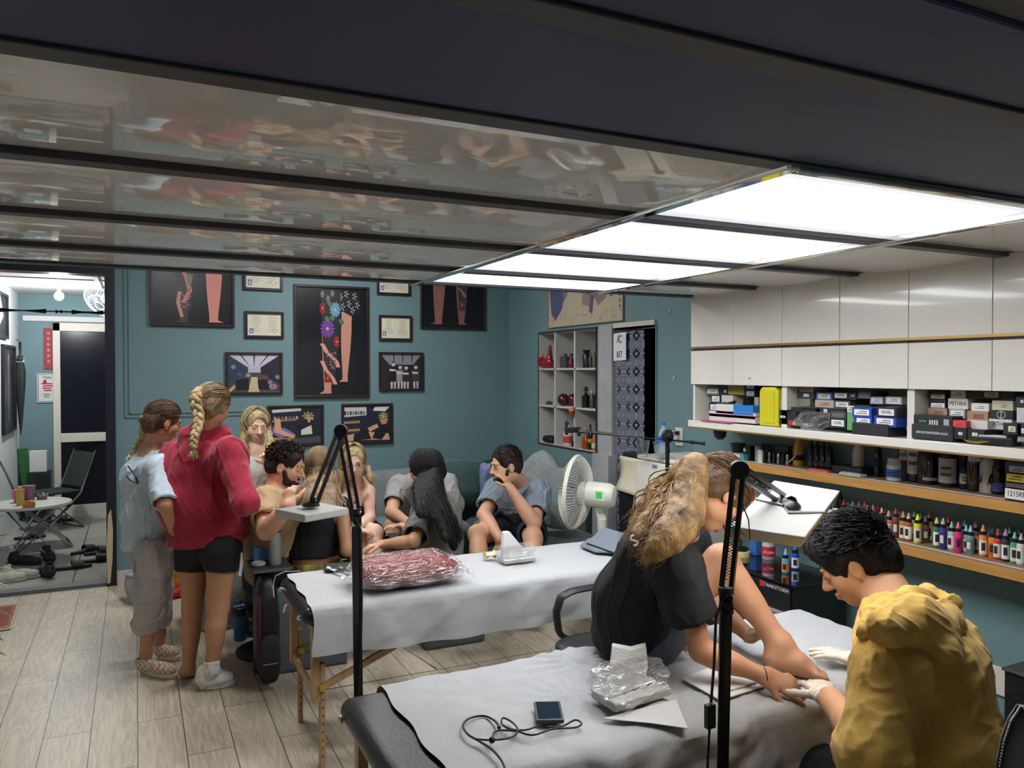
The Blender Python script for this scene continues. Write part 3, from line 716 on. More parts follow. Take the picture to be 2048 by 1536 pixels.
for px,py,lab,lq in ((507,1262,'clear plastic water bottle with dark label behind the blue tumbler',(190,120,50)),):
 c=pos(px,py);t=thing('plastic_bottle',lab,'bottle',c)
 MB().lathe([(.03,0),(.034,.01),(.034,.2),(.032,.22),(.012,.27),(.012,.285)],mat('pet_plastic',(210,220,224),.12,alpha=.4),c=c).build('body',t,smooth=True)
 MB().lathe([(.0345,.1),(.0345,.17)],mat('navy_label',(28,32,50),.5),c=c).build('label',t,smooth=True);MB().lathe([(.031,.006),(.031,.09)],flat(lq,.3),c=c).build('liquid',t,smooth=True);MB().lathe([(.014,.285),(.014,.302)],mat('white_lid',(210,210,205),.4),c=c).build('cap',t)
potm=mat('grey_plaster_pot',(160,162,160),.75,bump=.6,bs=26)
def pot(lab,c,s):
 t=thing('flower_pot',lab,'pot',c)
 MB().lathe([(.13*s,0),(.15*s,.03*s),(.2*s,.2*s),(.205*s,.3*s),(.185*s,.38*s),(.185*s,.4*s)],potm,c=c,n=30).build('body',t,smooth=True)
 MB().tube([c+Vector((.19*s*math.cos(a),.19*s*math.sin(a),.41*s)) for a in [2*math.pi*i/28 for i in range(28)]],.02*s,potm,closed=True,n=10).build('rim',t,smooth=True)
 MB().lathe([(.0,.36*s),(.18*s,.36*s)],mat('soil',(30,27,26),.9),c=c).build('soil',t)
pot('large grey plaster pot behind the girl in the red hoodie',pos(436,1258)+Vector((0,.1,0)),1.12)
pot('smaller grey pot by the teal wall beside the girl in grey sweatpants',pos(282,1205),.55)
gb=thing('gold_bag','shiny gold gift bag with red paper, between the standing girls','bag',pos(352,1190))
c=pos(352,1192);q=MB();pillow(q,c+Vector((0,0,.17)),(.16,.12,.26),mat('gold_foil',(196,156,60),.22,metal=.8,bump=.8,bs=30),p=.7,amp=.1);q.build('foil',gb,smooth=True,ang=60)
q=MB();pillow(q,c+Vector((-.02,-.03,.04)),(.2,.16,.09),mat('red_paper',(168,34,30),.5),p=.7,amp=.15);q.build('paper',gb,smooth=True,ang=60)
# pedestal fan
fanw=mat('fan_cream',(206,205,192),.4)
FY=4.16;fc=at(1150,984,Y=FY);fn_=thing('pedestal_fan','cream pedestal fan behind the farther massage table','fan',(fc.x+.14,FY,0))
ax=Vector((-.66,.75,.05)).normalized();fx,fy,fz=frame(ax);R_=.225
def ringpts(r,off,n=36):return [fc+ax*off+fx*(r*math.cos(2*math.pi*i/n))+fy*(r*math.sin(2*math.pi*i/n)) for i in range(n)]
b=MB();b.tube(ringpts(R_,0),.008,fanw,closed=True,n=8);b.tube(ringpts(R_,-.012),.006,fanw,closed=True,n=6);b.build('guard_rim',fn_,smooth=True)
b=MB()
for i in range(72):
 a=2*math.pi*i/72;d=fx*math.cos(a)+fy*math.sin(a)
 b.tube([fc+ax*.075+d*.045,fc+ax*.068+d*.1,fc+ax*.05+d*.17,fc+ax*.02+d*.212,fc+d*R_],.0015,fanw,n=4,cap=False)
 b.tube([fc-ax*.085+d*.05,fc-ax*.08+d*.12,fc-ax*.06+d*.18,fc-ax*.03+d*.214,fc+d*R_],.0015,fanw,n=4,cap=False)
b.build('guard_wires',fn_)
b=MB();b.lathe([(0,.07),(.045,.074),(.045,.08),(0,.083)],fanw,c=fc,ax=ax);b.build('front_badge',fn_,smooth=True)
for k in range(3):
 b=MB();a0=k*2.094
 def bl(u,v):
  r=.03+.17*u;w=(.35+.5*math.sin(u*2.4))*(v-.5)*1.5;a=a0+w
  return fc+fx*(r*math.cos(a))+fy*(r*math.sin(a))+ax*(.03*(v-.5)*(1+u))
 b.grid(8,6,bl,mat('fan_blade',(150,156,158),.3,alpha=.7));b.build('blade',fn_,smooth=True,solid=.002)
MB().lathe([(.03,.02),(.06,.03),(.075,.06),(.078,.1),(.076,.22),(.06,.25),(0,.262)],fanw,c=fc,ax=-ax,n=24).build('motor_housing',fn_,smooth=True)
mc=fc-ax*.2
lp=at(1197,979,Y=FY-.12)
b=MB();s0=fc-ax*.19-fy*0;side=Vector((-.36,.93,0))*-.079
o_=fc-ax*.17+Vector((.36,-.93,0)).normalized()*.0775
def stick(dx,dz,w,h,m,nm,off):
 u_=-ax;v_=Vector((0,0,1));n_2=Vector((ax.y,-ax.x,0)).normalized();n_2=n_2 if n_2.x+n_2.y<0 else -n_2
 cc=fc-ax*.18+n_2*(.0775+off)+u_*dx+v_*dz
 bb=MB();bb.prism([cc+u_*(-w/2)+v_*(-h/2),cc+u_*(w/2)+v_*(-h/2),cc+u_*(w/2)+v_*(h/2),cc+u_*(-w/2)+v_*(h/2)],n_2*.001,m);return bb.build(nm,fn_)
stick(0,.01,.055,.06,mat('cream_sticker',(214,216,196),.4),'sticker',-.002);stick(-.004,.01,.04,.042,mat('green_sticker',(66,190,92),.4),'sticker',-.0005)
b=MB();pb=fc-ax*.16-Vector((0,0,.07))
b.tube([pb,pb+Vector((.012,0,-.08)),pb+Vector((.014,0,-.22)),pb+Vector((.014,0,-.3))],[.035,.03,.024,.02],fanw,n=14);b.build('neck',fn_,smooth=True)
b=MB();b.tube([pb+Vector((.014,0,-.3)),(pb.x+.014,pb.y,.05)],.013,steel,n=12);b.build('pole',fn_,smooth=True)
MB().lathe([(.19,0),(.19,.02),(.17,.04),(.03,.05)],fanw,c=(pb.x+.014,pb.y,0),n=30).build('base',fn_,smooth=True)
fn_.location=(pb.x+.014,pb.y,0)
for ch_ in fn_.children:ch_.location=Vector((fc.x+.14,FY,0))-Vector(fn_.location)
# boom stand behind the long haired client
FYb=3.2;v0=at(1335,880,Y=FYb)
bs_=thing('phone_boom_stand','black boom stand with horizontal rod and phone clamp, by the small fridge','stand',(v0.x,FYb,0))
MB().cyl((v0.x,FYb,.02),v0,.011,blackmetal).build('pole',bs_)
MB().lathe([(.16,0),(.16,.012),(.03,.03)],blackmetal,c=(v0.x,FYb,0),n=28).build('base',bs_,smooth=True)
ra,rb=at(1195,866,Y=FYb+.28),at(1410,887,Y=FYb-.17)
MB().tube([ra,rb],.009,blackmetal).build('boom',bs_,smooth=True)
MB().tube([at(1382,884.3,Y=FYb-.12),rb],.012,blackplastic).build('grip',bs_,smooth=True);MB().tube([at(1160,863,Y=FYb+.36),ra],[.013,.011],blackplastic).build('clamp_arm',bs_,smooth=True)
MB().cbox(at(1143,860,Y=FYb+.4),(.08,.018,.03),blackplastic).cbox(at(1133,856,Y=FYb+.42),(.012,.02,.075),blackplastic).cbox(at(1158,863,Y=FYb+.38),(.012,.02,.05),blackplastic).build('clamp',bs_,bev=.003)
jd=at(1335,872,Y=FYb-.02);MB().lathe([(.03,-.012),(.034,-.006),(.034,.008),(.012,.014),(.012,.03)],blackplastic,c=jd,ax=(0,-1,0),n=24).build('joint',bs_,smooth=True)
# LED arm lamps
whitelamp=mat('lamp_white',(206,204,198),.4)
def armlamp(lab,foot,j1,top,head,hc,hx,hy,hn,thick,rod=.016,cable=True):
 t=thing('arm_lamp',lab,'lamp',(foot.x,foot.y,0),'black articulated lamps with white square heads')
 MB().tube([(foot.x,foot.y,.03),j1-Vector((0,0,.02))],rod,blackmetal,n=14).build('pole',t,smooth=True)
 b=MB()
 for a in range(5):
  an=a*2*math.pi/5+.3;b.bar((foot.x,foot.y,.05),(foot.x+.28*math.cos(an),foot.y+.28*math.sin(an),.045),.035,.02,blackmetal);b.ball((foot.x+.27*math.cos(an),foot.y+.27*math.sin(an),.02),.02,blackplastic,n=10)
 b.build('base',t,bev=.003)
 MB().cyl(j1-Vector((0,0,.05)),j1+Vector((0,0,.015)),rod*1.25,blackplastic).build('joint',t,bev=.003)
 for p,q,nm in ((j1,top,'lower_arm'),(top,head,'upper_arm')):
  d=(q-p).normalized();sd=d.cross(CM@Vector((0,0,1))).normalized()*.012;n3=Vector((sd.y,-sd.x,0))
  b=MB();b.bar(p+sd,q+sd,.011,.011,blackmetal).bar(p-sd,q-sd,.011,.011,blackmetal);arm=b.build(nm,t,bev=.001)
  m1=p.lerp(q,.1);m2=p.lerp(q,.62);L=(m2-m1).length;x,y,_=frame(d)
  MB().tube([m1+d*(L*i/150)+x*(.0055*math.cos(i*.9))+y*(.0055*math.sin(i*.9)) for i in range(151)],.0012,mat('grey_spring',(92,92,92),.35,metal=.8),n=4).build('spring',arm,smooth=True)
  MB().ball(p+sd,.009,steel,n=8).ball(p-sd*1.0,.009,steel,n=8).build('bolt',arm,smooth=True)
 vd=(CM@Vector((0,0,1))).normalized()
 MB().lathe([(.024,-.012),(.024,.012)],blackplastic,c=top,ax=vd,n=20).build('hinge',t,bev=.003)
 hx=Vector(hx).normalized();hn=Vector(hn).normalized()
 MB().tube([head,hc+hn*.012],[.012,.016],blackmetal).ball(head,.015,blackmetal).lathe([(.03,0),(.03,.006),(.012,.016)],blackmetal,c=hc,ax=hn).build('head_joint',t,smooth=True)
 return t
def lamphead(t,corners,down,thick):
 """box head: its four upper corners and the direction of its lit face"""
 d=Vector(down).normalized()*thick;m=MB();m.prism(corners,d,whitelamp)
 h=m.build('lamp_head',t,bev=.004,seg=2)
 c=sum(corners,Vector())/4+d;q=[c+(p+d-c)*.9-d*-.02 for p in corners]
 MB().prism(q[::-1],d*.02,emis('led_face',(255,250,240),LAMP_LED)).build('led_panel',h);return h
P0=at(1437,1300,Y=1.47);j1=at(1452,1185,Y=1.47);tp=at(1478,940,Y=1.50);hd=at(1572,1003,Y=1.72)
ft=Vector((P0.x,P0.y,0))
u_=at(1548,960,T=.00150);v_=at(1681,981,T=.00152);w_=at(1611,1075,T=.00133);
x4=u_+(w_-v_)
nrm=(v_-u_).cross(w_-v_).normalized();nrm=nrm if nrm.z>0 else -nrm
hc=at(1580,1010,T=.00142)
t=armlamp('black articulated floor lamp over the girl having her ankle tattooed',ft,j1,tp,hd,hc,(1,0,0),None,nrm,.03)
lamphead(t,[u_,v_,w_,x4],-nrm,.035)
MB().tube([u_.lerp(x4,.45)+nrm*.002,u_.lerp(x4,.5).lerp(v_.lerp(w_,.5),.42)+nrm*.004,u_.lerp(x4,.62).lerp(v_.lerp(w_,.62),.55)+nrm*.004,v_.lerp(w_,.5)+nrm*.002],.0035,whitelamp,n=6).build('wire_cover',t,smooth=True)
cb=[at(x,y,Y=1.46) for x,y in ((1455,1180),(1432,1230),(1428,1330),(1422,1405))]
MB().tube(cb,.0035,blackplastic,n=6).build('cord',t,smooth=True)
MB().cbox(at(1420,1432,Y=1.46),(.026,.016,.058),blackplastic).build('switch',t,bev=.003)
MB().tube([at(1419,1458,Y=1.46),at(1415,1536,Y=1.46),at(1412,1660,Y=1.46),Vector((1.16,1.46,.01)),Vector((.9,1.3,.006))],.0035,blackplastic,n=6).build('cord',t,smooth=True)
MB().tube([at(x,y,T=.0013) for x,y in ((1478,1060),(1500,1080),(1497,1040),(1485,1010))],.0018,blackplastic,n=5).build('cord',t,smooth=True)
Y2=2.75;j1=at(712,1025,Y=Y2);tp=at(682,862,Y=Y2);hd=at(628,1003,Y=Y2-.02);ft=at(722,1200,Y=Y2);ft.z=0;ft=Vector((j1.x+.012,Y2,0))
hc=at(622,1012,Y=Y2-.02)
t=armlamp('black articulated floor lamp beside the farther massage table, white head level',ft,j1,tp,hd,hc,(1,0,0),None,(0,0,1),.03,rod=.0165)
zt=at(620,1015,Y=Y2).z
c4=[at(549,1018,Z=zt),at(609,1030,Z=zt),at(697,1015,Z=zt)]
c4.append(c4[0]+(c4[2]-c4[1]));lamphead(t,c4,(0,0,-1),.026)
MB().tube([at(x,y,Y=Y2-.02) for x,y in ((712,1035),(722,1060),(724,1200),(722,1300),(718,1400))],.0035,blackplastic,n=6).build('cord',t,smooth=True)
MB().ball(at(579,1029,T=.0018),.003,blackplastic,n=8).build('switch',t)
# tool chest by the right wall
TX,TY=2.9,at(1582,1171,X=2.9).y;TZ=at(1582,1171,X=2.9).z;TY1=TY+.78
tc_=thing('tool_chest','black steel tool chest with aluminium drawer pull, against the right wall','tool chest',(3.1,TY+.39,0))
cm=mat('chest_black',(26,28,32),.4)
MB().box((TX+.02,TY,.06),(XW-.09,TY1,TZ-.012),cm).build('body',tc_,bev=.004)
MB().box((TX,TY-.01,TZ-.012),(XW-.08,TY1+.01,TZ),mat('chest_glass_top',(16,17,19),.05,spec=1,coat=.5)).build('top',tc_,bev=.003)
for z0,z1 in ((TZ-.17,TZ-.02),(TZ-.4,TZ-.18),(.09,TZ-.41)):
 d=MB().box((TX+.003,TY+.012,z0),(TX+.03,TY1-.012,z1),cm).build('drawer',tc_,bev=.004)
 MB().box((TX-.012,TY+.02,z0+.008),(TX+.003,TY1-.02,z0+.026),mat('aluminium_pull',(196,196,196),.3,metal=.6)).build('handle',d,bev=.003)
lc=at(1552,1176,X=TX-.001)
text('TANKSTORM',.026,lc,(0,-1,0),(0,0,1),paperm,tc_,sx=1.1);MB().box((TX-.002,lc.y+.085,lc.z-.014),(TX+.004,lc.y+.113,lc.z+.016),mat('red_logo',(190,50,40),.5)).build('logo',tc_)
MB().cbox(at(1606,1199,Y=TY-.001),(.035,.002,.016),blk).cbox(at(1608,1207,Y=TY-.001),(.012,.002,.01),blk).build('keyhole',tc_)
MB().tube([(XW-.06,TY+.2,TZ+.003),(XW-.05,TY+.05,TZ+.02),(XW-.04,TY-.05,TZ-.05),(XW-.03,TY-.1,TZ-.3),(XW-.04,TY-.12,.01)],.005,blackplastic).build('power_cord',tc_,smooth=True)
def onchest(px,py):return at(px,py,Z=TZ)
c=onchest(1484,1112);tp_=mat('masking_tape',(218,208,150),.6)
def roll(lab,c,r,h,m,ax=None,inner=.6):
 return tag(MB().lathe([(r*inner,0),(r,0),(r,h),(r*inner,h),(r*inner,0)],m,c=c,n=28,ax=ax).build('tape_roll',smooth=True,ang=30),lab,'tape')
roll('wide cream masking tape roll on the black tool chest',c,.045,.03,tp_);roll('black tape roll stacked on the cream masking tape',c+Vector((0,0,.03)),.032,.022,blackplastic)
c=onchest(1513,1110);t=thing('blue_jar','square clear blue plastic jar with navy lid on the tool chest','jar',c)
MB().box((-.03,-.025,0),(.03,.025,.085),mat('blue_clear',(70,120,200),.15,alpha=.75),None,c).build('body',t,bev=.006);MB().box((-.031,-.026,.085),(.031,.026,.1),mat('navy_lid',(28,32,100),.4),None,c).build('lid',t,bev=.004)
c=onchest(1537,1118);t=thing('round_jar','clear round jar with red label reading Aten, on the tool chest','jar',c)
MB().lathe([(.033,0),(.036,.006),(.036,.085),(.03,.095)],mat('jar_clear',(214,220,224),.15,alpha=.6),c=c).build('body',t,smooth=True)
MB().lathe([(.0368,.02),(.0368,.075)],mat('red_label',(196,40,58),.5),c=c,n=28).build('label',t,smooth=True);MB().lathe([(.034,.095),(.034,.115),(.03,.118)],mat('jar_lid',(190,192,194),.3),c=c).build('lid',t,smooth=True)
vdir=Vector((-c.x,-c.y,0)).normalized()
text('Aten',.03,c+vdir*.0378+Vector((0,0,.046)),(-vdir.y,vdir.x,0),(0,0,1),paperm,t,depth=.0006)
def arc(c,r,z0,z1,m,span=1.3,shift=0.0,n=10):
 """label patch wrapped round the side of a bottle that faces the room"""
 a0=math.atan2(-c.y,-c.x)+shift;b=MB();b.grid(n,2,lambda u,v:(c.x+r*math.cos(a0+span*(u-.5)*2),c.y+r*math.sin(a0+span*(u-.5)*2),c.z+z0+(z1-z0)*v),m);return b
def ink(c,body,cap,lid=(26,26,28),s=1.0,lab='',group=None,label_col=(225,225,222),tall=0,red=None):
 t=thing('ink_bottle',lab,'ink bottle',c,group)
 bm_=flat(body,.35);r=.0165*s;h=.062*s+tall
 MB().lathe([(r*.9,0),(r,.003),(r,h),(r*.85,h+.006*s)],bm_,c=c,n=14).build('body',t,smooth=True)
 sh=.35*math.sin(c.y*60);lb=arc(c,r*1.03,h*.12,h*.82,flat(label_col,.55),1.25,sh);q=arc(c,r*1.045,h*.3,h*.7,flat((40,38,42) if label_col[0]>120 else (214,210,200),.5),.45,sh-.25);lb.add(q.v,q.f,flat((40,38,42) if label_col[0]>120 else (214,210,200),.5));lb.build('label',t,smooth=True)
 MB().lathe([(r*.82,h+.005*s),(r*.82,h+.02*s),(r*.7,h+.022*s)],flat(lid,.4),c=c,n=14).build('collar',t,smooth=True)
 MB().lathe([(r*.6,h+.021*s),(r*.38,h+.033*s),(r*.16,h+.048*s),(.0005,h+.05*s)],flat(cap,.35),c=c,n=12).build('tip',t,smooth=True)
 return t
ink(onchest(1571,1146),(80,150,205),(140,170,190),lab='light blue ink bottle with orange label on the tool chest',label_col=(214,140,70),s=1.15)
ink(onchest(1590,1138),(24,70,190),(50,110,190),lab='deep blue ink bottle with white label on the tool chest',s=1.25)
# small fridge, printer panel, cups, socket
FX1=XW-.02;fy0,fy1=at(1372,930,X=2.93).y,at(1296,930,X=2.93).y+.12;FZ=at(1372,925,X=2.93).z
fr_=thing('mini_fridge','cream mini fridge beside the toilet doorway, cups on its top','fridge',(3.15,(fy0+fy1)/2,0))
fm=mat('fridge_cream',(206,204,190),.35)
MB().box((2.95,fy0,.03),(FX1,fy1,FZ-.02),fm).build('body',fr_,bev=.012,seg=3);MB().box((2.93,fy0-.005,FZ-.025),(FX1,fy1+.005,FZ),fm).build('top',fr_,bev=.008,seg=3)
MB().box((2.915,fy0+.004,.05),(2.948,fy1-.004,FZ-.03),fm).build('door',fr_,bev=.008)
MB().cbox(at(1309,933,X=2.912),(.002,.045,.02),mat('fridge_badge',(96,120,170),.4)).build('badge',fr_)
pp=[at(x,y,T=T) for x,y,T in ((1241,911,.0036),(1288,920,.0034),(1272,992,.0034),(1232,979,.0036))]
pd=thing('waste_bin_cabinet','black framed cabinet with tilted cream panel in front of the toilet curtain','cabinet',(pp[0].x,pp[0].y,0))
b=MB()
def pfn(u,v):
 a=pp[0].lerp(pp[1],u);c_=pp[3].lerp(pp[2],u);return a.lerp(c_,v)+Vector((.02*math.sin(math.pi*v),-.02*math.sin(math.pi*v),0))
b.grid(6,10,pfn,mat('cream_panel',(214,208,180),.45));b.build('panel',pd,smooth=True,solid=.012)
bq=[p+Vector((.02,.02,0)) for p in (at(1244,905,T=.0036),at(1297,914,T=.0034),at(1285,985,T=.0034),at(1235,985,T=.0036))]
MB().prism(bq,(.13,.06,0),blackplastic).build('frame',pd,bev=.006)
q0=(bq[2]+bq[3])/2;MB().box((q0.x-.02,q0.y-.05,0),(q0.x+.18,q0.y+.12,q0.z+.01),blackplastic).build('cabinet_body',pd,bev=.01)
for px,py,lab,r in ((1285,914,'clear ribbed plastic cup on the fridge, nearest the curtain',.045),(1322,917,'clear cup of crumpled clear wrap on the fridge',.05)):
 c=at(px,py,Z=FZ);t=thing('plastic_cup',lab,'cup',c);MB().lathe([(r*.7,0),(r,.1),(r*1.06,.105),(r*.96,.1),(r*.66,.004)],gl,c=c,n=24).build('cup',t,smooth=True)
 if r>.046:pillow(MB(),c+Vector((0,0,.06)),(.075,.075,.07),gl,amp=.3).build('wrap',t,smooth=True)
c=at(1327,905,Z=FZ);t=thing('water_bottle','small water bottle with blue cap on the cream fridge','bottle',c)
MB().lathe([(.03,0),(.032,.01),(.03,.07),(.032,.13),(.012,.17),(.012,.18)],mat('pet_clear',(200,214,224),.1,alpha=.5),c=c).build('body',t,smooth=True);MB().lathe([(.0325,.06),(.0325,.11)],mat('blue_label',(40,90,190),.4),c=c).build('label',t,smooth=True);MB().lathe([(.014,.18),(.014,.2)],mat('blue_cap',(50,120,210),.4),c=c).build('cap',t)
so=at(1360,873,X=XW);t=thing('wall_socket','white double wall socket with black plug beside the cabinets','socket',so+Vector((-.005,0,0)))
MB().cbox(so+Vector((-.006,0,0)),(.012,.075,.125),cab_white).build('plate',t,bev=.002);MB().lathe([(.02,0),(.02,.004)],flat((150,150,146),.5),c=so+Vector((-.012,0,-.025)),ax=(-1,0,0)).build('outlet',t)
MB().tube([so+Vector((-.03,0,.025)),so+Vector((-.05,.03,.03)),so+Vector((-.05,.06,-.03)),so+Vector((-.04,.05,-.2)),so+Vector((-.05,.06,-.3))],.005,blackplastic).cbox(so+Vector((-.025,0,.025)),(.03,.02,.025),blackplastic).build('plug',t,smooth=True)
MB().cbox(at(1342,870,X=XW-.005),(.01,.1,.06),cab_white).build('plate',t,bev=.002)
for px,py,lab in ((1339,624,'tiny clear hook on the teal wall high beside the cabinets'),(1348,757,'tiny clear hook on the teal wall level with the cabinet bottom')):
 c=at(px,py,X=XW-.004);tag(MB().cbox(c+Vector((0,0,.008)),(.006,.012,.022),flat((190,200,200),.3)).tube([c,c+Vector((-.014,0,-.012)),c+Vector((-.02,0,0))],.003,flat((190,200,200),.3)).build('wall_hook',bev=.001),lab,'hook')
c=at(1440,868,X=XW-.03);t=thing('camera_dome','black half-dome hanging beneath the left end of the wall cabinets','camera',c)
MB().lathe([(.0,-.055),(.02,-.05),(.035,-.032),(.04,0),(.04,.02)],blackplastic,c=Vector((3.2,c.y*3.2/c.x,zc['sh0']-.02)),n=20).build('dome',t,smooth=True)
# office chair between the tables
oc=thing('office_chair','black office chair with curved armrest standing between the two massage tables','chair',(1.93,2.95,0))
q=MB();pillow(q,(1.93,2.92,.475),(.5,.46,.075),blackplastic,p=.6);q.build('seat',oc,smooth=True,ang=180)
q=MB();pillow(q,(1.93,2.92,.455),(.54,.5,.05),mat('grey_rim',(110,112,116),.5),p=.6);q.build('seat_shell',oc,smooth=True,ang=180)
def curve0(pts,n):
 pts=[Vector(p) for p in pts];k=len(pts)-1;return [pts[min(int(i*k/(n-1)),k-1)].lerp(pts[min(int(i*k/(n-1)),k-1)+1],i*k/(n-1)-min(int(i*k/(n-1)),k-1)) for i in range(n)]
for y in (2.70,3.16):
 MB().tube(curve0([(1.84,y,.45),(1.77,y,.5),(1.755,y,.6),(1.78,y,.67),(1.84,y,.69),(1.96,y,.695)],18),.028,blackplastic,flatk=.5).build('armrest',oc,smooth=True)
MB().cyl((1.93,2.93,.08),(1.93,2.93,.44),.03,blackmetal).build('column',oc)
b=MB()
for a in range(5):
 an=a*2*math.pi/5+.5;b.bar((1.93,2.93,.1),(1.93+.27*math.cos(an),2.93+.27*math.sin(an),.06),.04,.025,blackplastic);b.ball((1.93+.27*math.cos(an),2.93+.27*math.sin(an),.028),.028,blackplastic,n=12)
b.build('base',oc,bev=.003)
q=MB();pillow(q,(2.2,2.93,.86),(.06,.42,.46),blackplastic,p=.5);q.build('backrest',oc,smooth=True,ang=180);MB().bar((2.13,2.93,.45),(2.2,2.93,.75),.06,.02,blackplastic).build('back_bar',oc)
ch2=thing('office_chair','grey office chair back with studded black edge, at the right edge of the picture','chair',(2.05,.95,0))
bk=[at(x,y,T=.00105) for x,y in ((2040,1412),(2022,1440),(2008,1480),(1998,1536),(1990,1640))]
rr=[p+Vector((.28,-.3,0)) for p in bk]
b=MB();b.grid(5,6,lambda u,v:bk[min(4,int(round(u*4)))].lerp(rr[min(4,int(round(u*4)))],v),mat('grey_shell',(122,124,130),.45));b.build('backrest',ch2,smooth=True,solid=.03)
MB().tube(bk,.006,blackplastic).build('edging',ch2,smooth=True)
sd_=MB()
for i in range(4):
 for k in range(9):sd_.ball(bk[i].lerp(bk[i+1],k/9)+Vector((-.006,-.004,0)),.0028,steel,n=6)
sd_.build('studs',ch2)['kind']='stuff'
cb_=(bk[4]+rr[4])/2
MB().cyl((cb_.x,cb_.y,.08),(cb_.x,cb_.y,.46),.03,blackmetal).build('column',ch2);q=MB();pillow(q,(cb_.x-.05,cb_.y+.05,.48),(.5,.5,.08),blackplastic);q.build('seat',ch2,smooth=True,ang=180)
b=MB()
for a in range(5):
 an=a*2*math.pi/5+.2;b.bar((cb_.x,cb_.y,.1),(cb_.x+.27*math.cos(an),cb_.y+.27*math.sin(an),.05),.04,.025,blackplastic);b.ball((cb_.x+.26*math.cos(an),cb_.y+.26*math.sin(an),.026),.026,blackplastic,n=10)
b.build('base',ch2)
c0=at(2008,1340,X=2.95);t=thing('equipment_box','black slotted equipment case by the right wall behind the artist','case',(3.1,c0.y-.15,0))
MB().box((2.95,c0.y-.42,.0),(XW-.03,c0.y,c0.z),cm).build('body',t,bev=.006)
MB().box((2.94,c0.y-.42,c0.z),(XW-.03,c0.y+.005,c0.z+.012),mat('mesh_top',(90,92,90),.4,metal=.5)).build('lid',t,bev=.003);MB().cbox(at(2030,1384,X=2.949),(.003,.05,.014),blk).cbox(at(2030,1398,X=2.949),(.003,.02,.01),blk).build('slot',t)
c1=at(2003,1362,X=XW);t=thing('wall_socket','white wall socket low behind the artist in the mustard hoodie','socket',c1);MB().cbox(c1+Vector((-.006,0,0)),(.012,.08,.12),cab_white).build('plate',t,bev=.002)
c=Vector((2.62,2.25,0));t=thing('power_box','black power box on the floor under the end of the near massage table','power box',c)
MB().box((-.22,-.12,0),(.14,.12,.14),blackplastic,None,c).build('body',t,bev=.01);MB().tube([c+Vector(p) for p in ((.1,-.12,.1),(.16,-.25,.06),(.1,-.36,.006),(.2,-.5,.006))],.005,flat((120,110,90),.5)).build('cable',t,smooth=True)
# people
SK={}
def skin(tone,name):
 return mat('skin_'+name,tone,.5,sss=.12,bump=.06,bs=300,var=.03,vs=18,spec=.4)
skA=skin((206,158,128),'fair');skB=skin((186,136,104),'tan');skC=skin((224,184,160),'pale')
lipm=mat('lips',(192,124,112),.5);eyew=mat('eye_white',(176,168,160),.3);iris=mat('iris_brown',(44,30,22),.2)
def hairmat(name,c1,c2,rough=.42):return mat('hair_'+name,c1,rough,col2=c2,vs=22,bump=.5,bs=220,stretch=(1,1,.25),spec=.25)
h_brown=hairmat('dark_brown',(62,48,40),(112,88,68));h_light=hairmat('light_brown',(88,70,52),(164,138,102));h_blond=hairmat('dark_blond',(116,98,68),(196,176,132))
h_black=hairmat('black',(10,10,12),(28,26,28),.5);h_mix=hairmat('sun_bleached',(84,62,42),(168,132,84));h_root=hairmat('brown_roots',(70,52,38),(118,90,64));h_man=hairmat('short_dark',(22,18,16),(58,48,42));h_braid=hairmat('braid_blond',(110,88,60),(206,182,132))
def hframe(face,up):
 f=Vector(face).normalized();u=Vector(up);u=(u-f*u.dot(f)).normalized();r=f.cross(u);return Matrix((r,f,u)).transposed()
